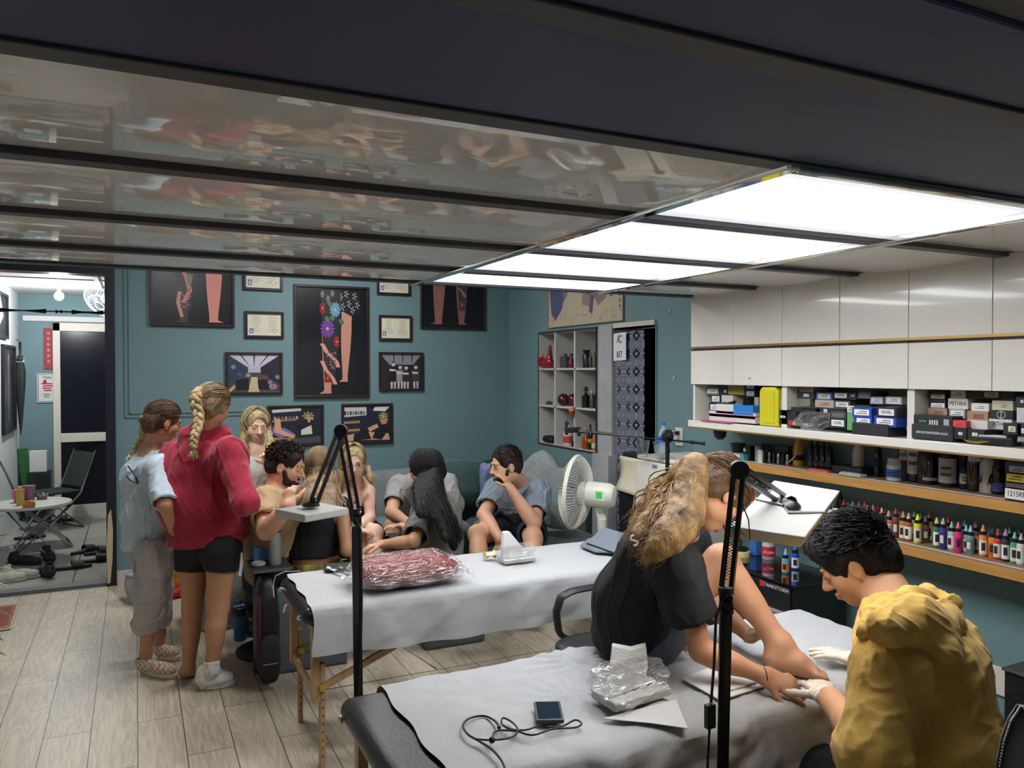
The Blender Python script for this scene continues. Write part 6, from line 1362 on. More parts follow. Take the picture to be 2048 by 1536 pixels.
# 11: tattoo artist in mustard hoodie
def artist():
 H=Head(P(1708,1124,.00150),(-.52,.66,-.54),(-.30,.42,.85),1.06);nk=P(1792,1222,.00140);sh=Vector((.60,.80,0)).normalized()
 B=Body(H,nck=nk,chs=P(1838,1330,.00135),wst=P(1862,1475,.00130),pel=P(1860,1610,.00128),hipv=sh,shv=sh,sL=P(1778,1340,.00124),eL=P(1752,1515,.00119),wL=P(1660,1398,.00140),sR=P(1896,1292,.00158),eR=P(1890,1440,.00175),wR=P(1735,1325,.00165),hL=P(1825,1640,.00122),hR=P(1900,1630,.00140),kL=P(1650,1560,.00138),kR=P(1720,1520,.0017),aL=P(1650,1850,.00138),aR=P(1720,1810,.0017),sc=1.08,keep=('sL','eL','wL','wR'))
 B.eR=B.sR.lerp(B.wR,.5)+V3(.06,.02,-.1)
 o=B.build('tattoo artist with short black hair in a mustard yellow hoodie, bending over the table',skin((196,146,112),'artist'),man=True,girl=False,h=.0048,clips=[((0,0,.06),(0,0,-1))]);H.parts(o,'down',h_black)
 gm=mat('latex_glove',(214,202,186),.38,sss=.05,bump=.12,bs=90)
 def glove(w,d,pn,curl,spread,thumb,back):
  G=Field();hand(G,w,d,pn,1.06,curl,spread,thumb);G.cone(w+Vector(d).normalized()*.02,w-Vector(back).normalized()*.035,.027,.031,sm=.02,clip=[(w-Vector(back).normalized()*.03,-Vector(back))],ext=.02)
  V,Q=G.mesh(.0035,smooth=2);x,y,dd=frame(back);dd=np.array(dd);q=(V-np.array(w))@dd;N=vnorm(V,Q);V=V+N*(.0012*np.sin(q*420)*np.clip((.06-q)/.04,0,1))[:,None];qmesh('glove',V,Q,gm,o)
  MB().tube([w-Vector(back).normalized()*.031+Vector(x)*.0315*math.cos(a)+Vector(y)*.0315*math.sin(a) for a in [i*.25 for i in range(25)]],.003,gm,closed=True,n=6).build('glove_cuff',o,smooth=True)
 w=B.wL;d=P(1600,1322,.00156)-w;glove(w,d,(.2,.3,-1),(.25,.25,.3,.3,.3),.14,1,(w-B.eL))
 w=P(1722,1322,.00165);d=P(1640,1300,.0017)-w;glove(w,d,(.1,-.2,-1),(.25,.15,.12,.15,.15),.3,-1,(B.wR-B.eR))
 mus=mat('mustard_fleece',(226,182,92),.9,bump=.15,bs=260,var=.09,vs=12,sheen=.15)
 T=Field();T.cone(B.pel,B.wst,.17,.158,w=sh,k=1.2,sm=.06);T.cone(B.wst,B.chs,.158,.155,w=sh,k=1.3,sm=.06);T.cone(B.chs,nk.lerp(B.chs,.15),.15,.088,w=sh,k=1.35,sm=.06)
 for s_,e_,w_,f in ((B.sL,B.eL,B.wL,.28),(B.sR,B.eR,B.wR,.85)):
  T.cone(B.chs.lerp(s_,.6),s_,.095,.074,sm=.04);T.cone(s_,e_,.074,.074,sm=.035);q=e_.lerp(w_,f);T.cone(e_,q,.074,.052,sm=.03,clip=[(q,w_-e_)],ext=.04)
 hb=H.p(0,-.02,-.06);T.cone(nk.lerp(hb,-.3),hb,.064,.07,sub=True,sm=.01);cloth('hoodie',T,mus,o,h=.006,amp=.011,sc=15,seed=104,axis=(.25,0,1),st=.22,smooth=3,extra=lambda V,N:folds(.004,34,7,(1,.3,.2),.3)(V,N))
 K=Field();hk=[P(1733,1262,.00125),P(1745,1232,.00129),P(1792,1207,0.00131),P(1858,1192,0.00139),P(1900,1208,.00137)]
 bk=P(1830,1248,0.00126);tipp=P(1886,1296,0.00123);K.cone(P(1768,1254,0.00121),bk,.042,.062,sm=.03);K.cone(bk,P(1880,1248,0.00131),.062,.055,sm=.03);K.cone(P(1880,1245,0.00131),tipp,.055,.03,sm=.03);K.cone(bk,tipp,.058,.026,sm=.04)
 for i in range(4):K.cone(hk[i],hk[i+1],(.022,.026,.03,.032)[i],(.026,.03,.032,.03)[i],sm=.006)
 K.cone(P(1770,1232,0.00123),P(1850,1222,0.00129),.02,.024,sm=.006);K.ell(P(1842,1213,0.00127),(.04,.012,.012),R=hframe((0,1,0),(0,0,1)),sm=.012,sub=True)
 V,Q=K.mesh(.0045,smooth=2);N=vnorm(V,Q);V=folds(.007,30,33,(1,-.2,-.5),.3)(V,N);qmesh('hood',V,Q,mus,o)
 B.shorts(black_cloth,f=.95,r=.12,full=True,name='trousers',rp=.135)
 short_hair(H,o,h_black,2200,15,grow=.016,L=.036,comb=(.2,1,.2),low=-.42,nape=.8,add=(((0,.035,.072),(.06,.075,.045)),))
 s_=thing('stool','black wheeled stool the artist in the mustard hoodie sits on','stool',(B.pel.x,B.pel.y,0));z=B.pel.z-.155;MB().lathe([(.18,z-.07),(.19,z-.03),(.17,z)],blackplastic,c=(B.pel.x,B.pel.y,0),n=28).build('seat',s_,smooth=True)
 MB().cyl((B.pel.x,B.pel.y,.06),(B.pel.x,B.pel.y,z-.07),.025,steel).build('column',s_);b=MB()
 for i in range(5):an=i*1.2566;b.bar((B.pel.x,B.pel.y,.08),(B.pel.x+.25*math.cos(an),B.pel.y+.25*math.sin(an),.05),.035,.02,blackmetal);b.ball((B.pel.x+.25*math.cos(an),B.pel.y+.25*math.sin(an),.025),.025,blackplastic,n=10)
 b.build('base',s_)
 for nm_,a_ in (('left',B.aL),('right',B.aR)):
  g=Vector((a_.x,a_.y,.05));Fs=Field();Fs.cone(Vector((a_.x,a_.y,.1)),g,.04,.04);shoe(Fs,g+V3(.05,-.02,-.005),g+V3(-.17,.1,-.012),r=.042);cloth('shoe',Fs,blackplastic,o,hollow=0,amp=.001,clips=[((0,0,.004),(0,0,-1))])
artist()
# the front room seen through the opening
bc=at(118,592,Y=9.2);bl=thing('light_bulb','bare lit bulb hanging from the front room ceiling','light bulb',bc)
MB().ball(bc,.045,emis('bulb_glass',(255,250,242),BULB),n=18).build('glass',bl,smooth=True)
MB().cyl(bc+V3(0,0,.04),bc+V3(0,0,.085),.018,paperm).cyl(bc+V3(0,0,.08),(bc.x,bc.y,AZ),.004,flat((190,190,190),.5)).build('holder',bl,smooth=True)
MB().lathe([(.09,0),(.09,.012)],white_wall,c=(bc.x,bc.y,AZ-.012)).build('ceiling_rose',bl)
ld=bpy.data.lights.new('bulb_light','POINT');ld.energy=34;ld.color=(.93,.97,1);ld.shadow_soft_size=.05
lo=bpy.data.objects.new('bulb_light',ld);COL.objects.link(lo);lo.parent=bl;lo.location=(0,0,-.07)
wf=at(205,606,Y=9.3);t=thing('wall_fan','white wall fan tilted down in the front room, cut by the dark post','fan',wf)
wfa=Vector((-.5,-.55,-.67)).normalized();x_,y_,_=frame(wfa);b=MB()
for r,o_ in ((.2,0),(.13,.035),(.05,.05)):b.tube([wf+wfa*o_+x_*r*math.cos(a)+y_*r*math.sin(a) for a in [i*2*math.pi/30 for i in range(30)]],.005,white_wall,closed=True,n=6)
white_fan=mat('white_fan',(128,130,132),.5)
for i in range(36):a=i*2*math.pi/36;d=x_*math.cos(a)+y_*math.sin(a);b.tube([wf+wfa*.05+d*.04,wf+wfa*.035+d*.13,wf+d*.2,wf-wfa*.04+d*.14,wf-wfa*.05+d*.04],.002,white_fan,n=4)
b.build('cage',t,smooth=True);MB().ball(wf-wfa*.08,.06,white_wall).tube([wf-wfa*.08,wf+V3(-.05,.1,.1),(wf.x-.02,wf.y+.1,AZ)],.014,white_wall).build('mount',t,smooth=True)
p0=at(-60,618,Y=7.08);p1=at(212,626,Y=7.08);t=thing('pull_up_bar','black and chrome telescopic bar wedged across the opening','bar',(p0+p1)/2)
p0=Vector((-1.3,7.08,p0.z));MB().tube([p0,p1],.012,steel).build('tube',t,smooth=True)
for u0,u1 in ((.03,.28),(.33,.62),(.68,.72),(.78,.98)):MB().tube([p0.lerp(p1,u0),p0.lerp(p1,u1)],.019,blackplastic,n=14).build('grip',t,smooth=True)
q=at(45,636,Y=AY-.02);struct(MB().box((q.x,AY-.03,q.z-.03),(.5,AY,q.z+.03),paperm).build('trim_10'))
c=at(97,697,Y=AY-.012);t=thing('wall_hanging','faded red paper banner on the teal wall beside the front door','banner',c)
MB().cbox(c,(.10,.006,.48),mat('faded_red',(148,66,74),.8)).build('sheet',t)
for i in range(6):MB().cbox(c+V3(0,-.004,.18-i*.066),(.03,.002,.034),flat((186,120,118),.8)).build('character',t)
c=at(94,776,Y=AY-.012);t=thing('poster','white framed poster with red lettering on the teal wall beside the front door','poster',c)
w_,h_=.2,.34;MB().cbox(c,(w_,.01,h_),paperm).build('board',t);MB().cbox(c+V3(0,-.006,0),(w_-.02,.002,h_-.02),flat((60,30,34),.6)).cbox(c+V3(0,-.007,0),(w_-.03,.002,h_-.03),paperm).build('border',t)
text('TIEN',.045,c+V3(0,-.009,.12),(1,0,0),(0,0,1),blk,t);rdm=mat('red_ink',(170,30,40),.6)
b=MB()
for i in range(4):b.cbox(c+V3(.01*(i%2),-.009,.05-i*.026),(.11-.01*i,.002,.014),rdm)
b.lathe([(.02,0),(.02,.002)],rdm,c=c+V3(-.02,-.008,.075),ax=(0,-1,0)).build('emblem',t)
for i in range(3):MB().cbox(c+V3(0,-.009,-.07-i*.018),(.08-.012*i,.002,.005),blk).build('small_print',t)
u0=at(38,680,X=AX+.03);u0=at(38,690,Y=10.2);t=thing('umbrella','folded dark green umbrella hanging at the corner of the white wall','umbrella',u0)
u0=Vector((AX+.06,u0.y,u0.z));b=MB();b.lathe([(.004,-1.0),(.02,-.85),(.05,-.45),(.055,-.3),(.035,-.18),(.03,-.12)],mat('umbrella_green',(26,42,38),.7),c=u0,n=9).build('canopy',t,smooth=True,ang=20)
MB().cyl(u0+V3(0,0,-.12),u0+V3(0,0,.03),.014,blackplastic).cyl(u0+V3(0,0,-.19),u0+V3(0,0,-.14),.04,flat((190,190,190),.5)).tube([u0+V3(0,0,.03),u0+V3(-.02,0,.06),u0+V3(-.04,0,.05)],.006,blackplastic).build('handle',t,smooth=True)
def pic(name_lab,corners,border,depth,m_frame,draw,base,wall_n,cat='picture',grp=None):
 """frame + print; corners TL,TR,BR,BL on the wall; draw(add) paints flat shapes in 0..1 coordinates"""
 c=sum(corners,Vector())/4;t=thing('picture_frame',name_lab,cat,c,grp);n=Vector(wall_n);TL,TR,BR,BL=corners;ux=(TR-TL).normalized();uy=(BL-TL).normalized()
 b=MB()
 inn=[TL+ux*border+uy*border,TR-ux*border+uy*border,BR-ux*border-uy*border,BL+ux*border-uy*border]
 for i in range(4):
  j=(i+1)%4;b.prism([corners[i],corners[j],inn[j],inn[i]],n*depth,m_frame)
 b.build('frame',t,bev=.002)
 q=MB();q.poly([p+n*depth*.4 for p in inn],base);k=[0]
 def S(u,v,lift=0):return inn[0]*((1-u)*(1-v))+inn[1]*(u*(1-v))+inn[2]*(u*v)+inn[3]*((1-u)*v)+n*(depth*.4+.0004+lift)
 def add(pts,col):
  k[0]+=1;q.poly([S(min(1,max(0,u)),min(1,max(0,v)),k[0]*.00006) for u,v in pts],flat(col,.35))
 if draw:draw(add)
 q.build('print',t);return t
dframe=mat('dark_wood_frame',(46,30,30),.35,var=.15,vs=12);blkprint=mat('black_print',(22,24,30),.3)
def leg_shape(cx,top,bot,w0,w1,lean=0,foot=1,ank=.35):
 L=[];R=[]
 for i in range(13):
  v=i/12;y=top+(bot-top)*v;w=w0+(w1-w0)*v+.18*w0*math.sin(v*math.pi*1.1)*(1 if v>.3 else .6);x=cx+lean*v;L.append((x-w,y));R.append((x+w,y))
 f=[(cx+lean+w1*1.0,bot+.03),(cx+lean+foot*w1*2.2,bot+.055),(cx+lean-w1,bot+.055)] if foot>0 else [(cx+lean+w1,bot+.055),(cx+lean+foot*w1*2.2,bot+.055),(cx+lean-w1,bot+.03)]
 return L+f[::1][::-1]+R[::-1] if False else L+([f[2],f[1],f[0]])+R[::-1]
def flower(add,cx,cy,r,col,asp=1.0,n=12,core=(220,170,90)):
 for i in range(n):
  a=2*math.pi*i/n;d=.16;add([(cx,cy),(cx+r*.8*math.cos(a-d)*asp,cy+r*.8*math.sin(a-d)),(cx+r*math.cos(a)*asp,cy+r*math.sin(a)),(cx+r*.8*math.cos(a+d)*asp,cy+r*.8*math.sin(a+d))],col)
 add([(cx+r*.2*math.cos(a)*asp,cy+r*.2*math.sin(a)) for a in [i for i in range(6)]],core)
def band(add,pts,w,col):
 L=[(x-w,y) for x,y in pts];R=[(x+w,y) for x,y in pts];add(L+R[::-1],col)
def scales(add,x0,y0,x1,y1,seed,n=26):
 rg=random.Random(seed)
 for i in range(n):x=rg.uniform(x0,x1);y=rg.uniform(y0,y1);add([(x,y),(x+.014,y-.012),(x+.028,y),(x+.014,y+.008)],rg.choice(((150,96,88),(120,110,100),(86,84,80),(176,120,108))))
fl=(192,138,120)
def big(add):
 add(leg_shape(.71,.18,.82,.075,.04,-.03,-1),fl)
 add([(.58,.04),(.88,.02),(.92,.22),(.78,.26),(.6,.2)],(30,30,34))
 for i,(x,y) in enumerate(((.62,.08),(.7,.05),(.82,.07),(.74,.14),(.86,.15),(.65,.17),(.79,.2))):flower(add,x,y,.04,(214,214,210),.9,5,(60,60,60))
 add(leg_shape(.48,.02,.93,.11,.055,-.05,-1),fl);add([(.34,.02),(.61,.02),(.61,.4),(.56,.66),(.52,.88),(.39,.88),(.36,.5)],(44,46,44))
 for x,y in ((.36,.06),(.5,.05),(.44,.1)):flower(add,x,y,.035,(206,206,200),.9,6,(90,90,90))
 flower(add,.36,.19,.06,(176,44,60),.8,10);flower(add,.54,.2,.075,(120,176,206),1.1,14);flower(add,.43,.38,.09,(132,72,168),1.2,14);flower(add,.56,.5,.06,(190,50,62),.8,10)
 for x,y in ((.42,.14),(.45,.27),(.58,.3),(.38,.28)):add([(x,y),(x+.05,y-.02),(x+.09,y+.02),(x+.04,y+.04)],(86,112,92))
 band(add,((.35,.52),(.42,.6),(.55,.68),(.58,.74)),.03,(206,150,136));scales(add,.37,.6,.54,.76,3);band(add,((.35,.68),(.4,.76),(.5,.84),(.54,.9)),.028,(206,150,136));flower(add,.43,.84,.05,(196,56,60),1,9)
frames_done=[]
def fp(*px):return [at(x,y,Y=YW-.002) for x,y in px]
def rectY(x0,y0,x1,y1,top=None):
 a=at(x0,y0,Y=YW-.002);b=at(x1,y1,Y=YW-.002);z1=a.z if top is None else b.z+top;return [Vector((a.x,a.y,z1)),Vector((b.x,a.y,z1)),Vector((b.x,a.y,b.z)),Vector((a.x,a.y,b.z))]
nW=(0,-1,0)
pic('largest framed photo of a flower tattooed leg beside a bare leg',rectY(587,568,738,794),.022,.03,dframe,big,blkprint,nW)
def left_big(add):
 add(leg_shape(.38,.0,.93,.11,.055,.0,-1),(62,60,58));band(add,((.34,.3),(.42,.45),(.46,.6),(.38,.75)),.03,(206,130,122));scales(add,.32,.58,.46,.84,5,40);band(add,((.33,.62),(.31,.75),(.36,.92)),.022,(206,140,128));add([(.42,.4),(.5,.42),(.47,.56),(.43,.52)],(124,128,96))
 add(leg_shape(.77,.0,.92,.105,.06,-.01,1),(212,140,128))
pic('framed photo of two legs, the left one tattooed, nearest the dark post',rectY(300,640,469,655,.74),.02,.03,dframe,left_big,blkprint,nW)
def right_big(add):
 add(leg_shape(.28,.0,.9,.09,.06,-.02,-1),(150,100,92));add(leg_shape(.64,.0,.9,.09,.05,0,1),(136,96,88));add([(.58,.3),(.72,.3),(.7,.72),(.6,.72)],(62,62,62));flower(add,.65,.62,.07,(190,60,66),.7,9);band(add,((.6,.35),(.66,.42),(.7,.5)),.025,(160,120,110))
pic('dim framed photo of two legs under the lit ceiling panel corner',rectY(840,640,968,660,.62),.018,.03,dframe,right_big,blkprint,nW)
def cert(seed):
 def f(add):
  rg=random.Random(seed)
  for side in (.06,.54):
   for i in range(9):
    w=rg.uniform(.16,.36);add([(side+.2-w/2,.1+i*.085),(side+.2+w/2,.1+i*.085),(side+.2+w/2,.118+i*.085),(side+.2-w/2,.118+i*.085)],(140,140,130))
  add([(.06,.68),(.17,.68),(.17,.9),(.06,.9)],(70,90,160));add([(.1,.72),(.13,.72),(.15,.86),(.08,.86)],(200,206,214));add([(.497,.04),(.503,.04),(.503,.96),(.497,.96)],(180,178,164))
  add([(.8+.07*math.cos(a),.78+.1*math.sin(a)) for a in [i*.6 for i in range(10)]],(206,150,140) if seed%2 else (196,186,120));add([(.8+.045*math.cos(a),.78+.065*math.sin(a)) for a in [i*.6 for i in range(10)]],(218,214,196))
 return f
certm=mat('certificate_paper',(216,212,190),.6)
pic('framed cream certificate cut by the ceiling edge, left of the largest photo',rectY(486,560,565,583,.26),.022,.025,dframe,cert(1),certm,nW,'certificate')
pic('framed cream certificate left of the largest photo, complete in view',rectY(489,622,567,677),.022,.025,dframe,cert(3),certm,nW,'certificate')
pic('framed certificate cut by the ceiling edge, right of the largest photo',rectY(753,570,820,592,.24),.022,.025,dframe,cert(2),certm,nW,'certificate')
pic('framed certificate right of the largest photo, greenish seal',rectY(757,630,823,682),.022,.025,dframe,cert(4),certm,nW,'certificate')
def studio(add):
 add([(0,0),(1,0),(.62,.34),(.38,.34)],(196,188,206))
 for x0,x1 in ((.22,.41),(.48,.49),(.76,.57)):add([(x0,0),(x0+.035,0),(x1+.008,.32),(x1,.32)],(50,50,66))
 add([(0,0),(.38,.34),(.38,.5),(0,.75)],(44,62,80));add([(1,0),(1,.8),(.62,.5),(.62,.34)],(36,34,50));add([(.38,.34),(.62,.34),(.62,.48),(.38,.48)],(180,180,190))
 add([(.0,.75),(.38,.5),(.62,.5),(1,.8),(1,1),(0,1)],(70,66,66));add([(.44,.6),(.56,.6),(.6,1),(.38,1)],(196,182,132));add([(.14,.68),(.38,.62),(.4,.94),(.16,.96)],(20,20,28));add([(.56,.68),(.78,.66),(.8,.94),(.58,.94)],(22,22,28))
 for x,y,c in ((.22,.52,(100,100,170)),(.38,.55,(200,200,204)),(.72,.6,(176,50,60)),(.8,.74,(196,176,190)),(.95,.6,(200,206,206)),(.1,.33,(190,190,190))):flower(add,x,y,.07,c,.8,7,c)
 add([(0,.95),(.12,.8),(.14,.88),(.05,1),(0,1)],(190,160,110));flower(add,.86,.86,.09,(214,180,196),1,9,(40,40,44))
pic('small framed photo of the studio room with a pale striped ceiling',rectY(450,704,565,788),.022,.025,dframe,studio,mat('print_grey',(60,66,76),.35),nW)
def group(add):
 add([(0,0),(1,0),(.8,.3),(.2,.3)],(130,130,136));
 for x in (.3,.52,.75):add([(x,0),(x+.03,0),(x+.02,.25),(x+.005,.25)],(30,30,34))
 for cx,h,c in ((.3,.22,(28,28,32)),(.47,.3,(150,140,140)),(.62,.32,(44,44,48)),(.86,.3,(60,58,62))):
  add([(cx-.1,h+.16),(cx+.1,h+.16),(cx+.09,.8),(cx-.09,.8)],c);add([(cx+.045*math.cos(a),h+.07+.065*math.sin(a)) for a in [i*.6 for i in range(10)]],(204,184,176));add([(cx-.05,h+.05),(cx,h-.02),(cx+.05,h+.05),(cx,h+.03)],(28,26,28))
  add([(cx-.1,h+.2),(cx+.06,h+.22),(cx+.06,h+.27),(cx-.08,h+.27)],(206,190,184));add([(cx-.07,.8),(cx-.01,.8),(cx-.02,1),(cx-.06,1)],(196,184,180));add([(cx+.01,.8),(cx+.07,.8),(cx+.06,1),(cx+.02,1)],(186,176,174))
pic('small framed black and white photo of four people standing',rectY(757,704,846,781),.02,.025,dframe,group,mat('print_dark',(40,40,46),.35),nW)
def work1(add):
 add([(.05,.06),(.6,.02),(.6,.1),(.05,.14)],(206,206,200));add([(.05,.34),(.5,.3),(.5,.36),(.05,.4)],(150,110,78));
 for i in range(7):add([(.08+i*.07,.25),(.12+i*.07,.24),(.12+i*.07,.32),(.08+i*.07,.33)],((176,170,150),(90,110,150),(150,80,70))[i%3])
 flower(add,.74,.24,.12,(206,190,104),1,8,(206,190,104));add([(.7,.28),(.84,.28),(.84,.44),(.74,.42)],(206,150,126));add([(.78,.34),(.98,.4),(.98,.95),(.74,.9)],(34,36,44));add([(.6,.62),(.8,.5),(.82,.74),(.6,.76)],(212,206,194));add([(.5,.5),(.62,.48),(.62,.6),(.52,.62)],(30,28,28))
 add([(.05,.5),(.3,.56),(.5,.74),(.2,.82),(.05,.7)],(116,110,178));add([(.1,.3),(.2,.3),(.22,.6),(.5,.78),(.44,.84),(.08,.66)],(216,164,128));add([(.05,.8),(.5,.84),(.42,.98),(.05,.98)],(176,130,70));add([(.4,.86),(.98,.8),(.98,.98),(.4,.98)],(74,74,80))
pic('framed photo of tattooing with a blond man standing, behind the blonde girl',rectY(534,811,647,890),.02,.025,dframe,work1,mat('print_navy',(34,38,52),.35),nW)
def work2(add):
 add([(.02,.03),(.48,.03),(.48,.26),(.02,.3)],(196,196,196));add([(.66,.03),(.98,.03),(.88,.16),(.62,.14)],(214,214,216))
 for y in (.42,.64):add([(.0,y),(.34,y-.02),(.34,y+.05),(.0,y+.07)],(166,124,76))
 for i in range(8):add([(.02+i*.055,.14+.02*(i%2)),(.06+i*.055,.14),(.06+i*.055,.24),(.02+i*.055,.25)],((60,60,66),(120,120,120))[i%2])
 flower(add,.84,.3,.13,(204,194,96),.85,9,(204,194,96));add([(.76,.38),(.94,.38),(.9,.52),(.8,.52)],(190,134,112));add([(.66,.56),(.98,.5),(.99,.8),(.7,.78)],(26,26,30));add([(.5,.62),(.7,.5),(.74,.6),(.55,.72)],(204,160,132));add([(.0,.82),(.4,.7),(.95,.78),(.98,.96),(.5,.94),(.0,.96)],(200,160,132));add([(.22,.76),(.5,.66),(.58,.92),(.2,.96)],(30,30,34));add([(.66,.72),(.9,.78),(.8,.95),(.6,.9)],(28,28,32))
pic('framed photo of a yellow haired man tattooing, above the girl with glasses',rectY(682,808,785,886),.02,.025,dframe,work2,mat('print_navy',(34,38,52),.35),nW)
a=at(1098,657,X=XW-.002);b_=at(1249,641,X=XW-.002)
def birds(add):
 add([(.0,.02),(.2,.0),(.24,.4),(.2,.7),(.1,.9),(.04,.75)],(86,92,124));add([(.2,.0),(.34,.05),(.28,.45),(.22,.6)],(120,124,140));add([(.5,.45),(.6,.2),(.66,.5),(.58,.72),(.48,.66)],(150,130,120));add([(.6,.3),(.85,.2),(.8,.6),(.7,.72),(.62,.5)],(142,120,116));add([(.62,.2),(.68,.2),(.62,.85),(.58,.8)],(90,96,120));add([(.68,.4),(.78,.3),(.76,.42),(.7,.5)],(160,84,92));add([(.85,.1),(.9,.1),(.88,.6),(.84,.6)],(100,104,124))
 rg=random.Random(4)
 for i in range(40):x=rg.uniform(.02,.97);y=rg.uniform(.82,.96);add([(x,y),(x+.02,y-.03),(x+.012,y+.01)],(150,144,124))
 for i in range(6):add([(.955,.3+i*.09),(.97,.3+i*.09),(.97,.35+i*.09),(.955,.35+i*.09)],(110,104,96))
pic('long beige painting of dark leaves and birds above the display niche',[Vector((XW,a.y,a.z+.5)),Vector((XW,b_.y,a.z+.5)),Vector((XW,b_.y,a.z)),Vector((XW,a.y,a.z))],.008,.02,mat('pale_edge',(150,144,130),.6),birds,mat('beige_print',(184,172,146),.7),(-1,0,0),'painting')
def rectX(x0,y0,x1,y1):
 a=at(x0,y0,X=AX+.001);b=at(x1,y1,X=AX+.001);return [Vector((AX,a.y,a.z)),Vector((AX,b.y,a.z)),Vector((AX,b.y,b.z)),Vector((AX,a.y,b.z))]
fr_y0,fr_y1=at(12,700,X=AX).y,at(-70,700,X=AX).y
za,zb=at(10,590,X=AX).z,at(10,678,X=AX).z
def pf(add):add([(.3,0),(.8,0),(.9,.5),(.7,.95),(.4,.9),(.2,.4)],(204,146,122));add([(.5,.3),(.7,.35),(.6,.7),(.45,.6)],(150,60,54))
pic('framed photo of tanned skin high on the white wall of the front room',[Vector((AX,fr_y1,za)),Vector((AX,fr_y0,za)),Vector((AX,fr_y0,zb)),Vector((AX,fr_y1,zb))],.03,.03,blackplastic,pf,blkprint,(1,0,0))
za,zb=at(22,692,X=AX).z,at(22,862,X=AX).z;y0_,y1_=at(26,700,X=AX).y,at(1,700,X=AX).y
def sword(add):add([(.4,.08),(.6,.08),(.58,.8),(.42,.8)],(90,90,92));flower(add,.5,.1,.07,(120,120,124),1,8);flower(add,.5,.86,.06,(150,150,154),1,8)
pic('tall narrow framed dark picture on the white wall of the front room',[Vector((AX,y1_,za)),Vector((AX,y0_,za)),Vector((AX,y0_,zb)),Vector((AX,y1_,zb))],.03,.03,blackplastic,sword,blkprint,(1,0,0))
tz=.52;tcn=at(62,1004,Z=tz);t=thing('round_table','round white folding table with snacks in the front room','table',(tcn.x,tcn.y,0))
MB().lathe([(.31,0),(.33,.01),(.33,.03),(.31,.036)],mat('white_table',(206,204,194),.3),c=(tcn.x,tcn.y,tz-.036),n=36).build('tabletop',t,smooth=True)
for sx in (-1,1):
 for sy in (-1,1):MB().cyl((tcn.x+sx*.18,tcn.y+sy*.14,tz-.04),(tcn.x-sx*.17,tcn.y+sy*.16,0.003),.01,steel).build('leg',t,smooth=True)
def on(px,py):return at(px,py,Z=tz)
c=on(38,1004);tag(MB().lathe([(.04,0),(.05,.11),(.052,.115)],flat((210,96,110),.35),c=c).build('cup',smooth=True),'pink plastic drink cup on the white folding table','cup')
c=on(58,1000);tag(MB().lathe([(.045,0),(.055,.13),(.056,.135)],flat((130,104,120),.4),c=c).build('cup',smooth=True),'printed purple grey tub behind the yellow bottle','tub')
c=on(40,1010);t2=thing('juice_bottle','small bottle of yellow drink with yellow cap on the folding table','bottle',c);MB().lathe([(.028,0),(.03,.01),(.03,.1),(.014,.15)],mat('juice',(188,176,90),.3),c=c).build('body',t2,smooth=True);MB().lathe([(.016,.15),(.016,.17)],flat((226,206,40),.4),c=c).build('cap',t2,smooth=True)
c=on(55,1014);tag(pillow(MB(),c+V3(0,0,.03),(.1,.06,.06),flat((206,130,50),.4),amp=.2).build('snack_bag',smooth=True),'orange snack bag lying in front of the yellow bottle','bag')
c=on(84,998);t2=thing('ashtray','full glass ashtray at the right of the folding table','ashtray',c);MB().lathe([(.04,0),(.055,.035),(.05,.035),(.036,.01)],flat((110,104,96),.2),c=c).build('bowl',t2,smooth=True);b=MB()
for i in range(7):b.cyl(c+V3(.03*math.cos(i),.03*math.sin(i),.02),c+V3(.045*math.cos(i*1.3),.045*math.sin(i*1.3),.05),.006,flat(((210,200,180),(90,140,90))[i%2],.6),n=8)
b.build('stubs',t2)['kind']='stuff'
def fold_chair(lab,x,y,rz,grp='folding chairs in the front room'):
 r=thing('folding_chair',lab,'chair',(0,0,0),grp);cf=mat('chair_green_cloth',(40,46,40),.8)
 MB().box((-.2,-.2,.40),(.2,.2,.425),cf).build('seat',r,bev=.008);MB().bar((0,.22,.45),(0,.36,.82),.38,.015,cf,up=(0,1,0)).build('backrest',r,bev=.004)
 for s in (-1,1):
  MB().tube([(s*.21,.37,.84),(s*.21,.2,.4),(s*.21,-.2,.005)],.011,steel).build('leg',r,smooth=True);MB().tube([(s*.19,-.2,.41),(s*.19,.24,.005)],.011,steel).build('leg',r,smooth=True)
 MB().tube([(-.21,-.2,.01),(.21,-.2,.01)],.011,steel).build('crossbar',r,smooth=True);MB().tube([(-.19,.24,.01),(.19,.24,.01)],.011,steel).build('crossbar',r,smooth=True)
 r.location=(x,y,0);r.rotation_euler=(0,0,rz);return r
c1=at(128,1060,Z=0);fold_chair('dark green folding chair behind the snack table, near the front door',c1.x-.12,c1.y+.1,-1.0)
c2=at(46,1095,Z=0);fold_chair('dark green folding chair in front of the snack table',-.8,c2.y,1.75)
c=at(66,912,Y=10.3);fz=Vector((-.95,10.35,.003));tag(MB().box((-.07,-.05,0),(.07,.05,.55),flat((30,32,30),.5),None,fz).build('box'),'dark carton standing on the floor behind the folding chair','carton')
c=at(47,925,Y=10.25);t2=thing('green_bottle','long green rolled mat propped in the corner of the front room','mat',(-1.1,10.4,0));MB().cyl((-1.08,10.4,.0),at(44,897,Y=10.4),.05,flat((50,106,56),.5)).build('roll',t2,smooth=True)
c=at(77,922,Y=10.45);t2=thing('white_box','small white carton on top of the stacked dark cartons by the front door','carton',c)
MB().cbox(Vector((c.x,10.45,c.z)),(.17,.12,.24),paperm).build('carton',t2,bev=.004);MB().box((c.x-.1,10.35,0),(c.x+.12,10.55,c.z-.12),flat((34,40,38),.6)).build('stand',t2)
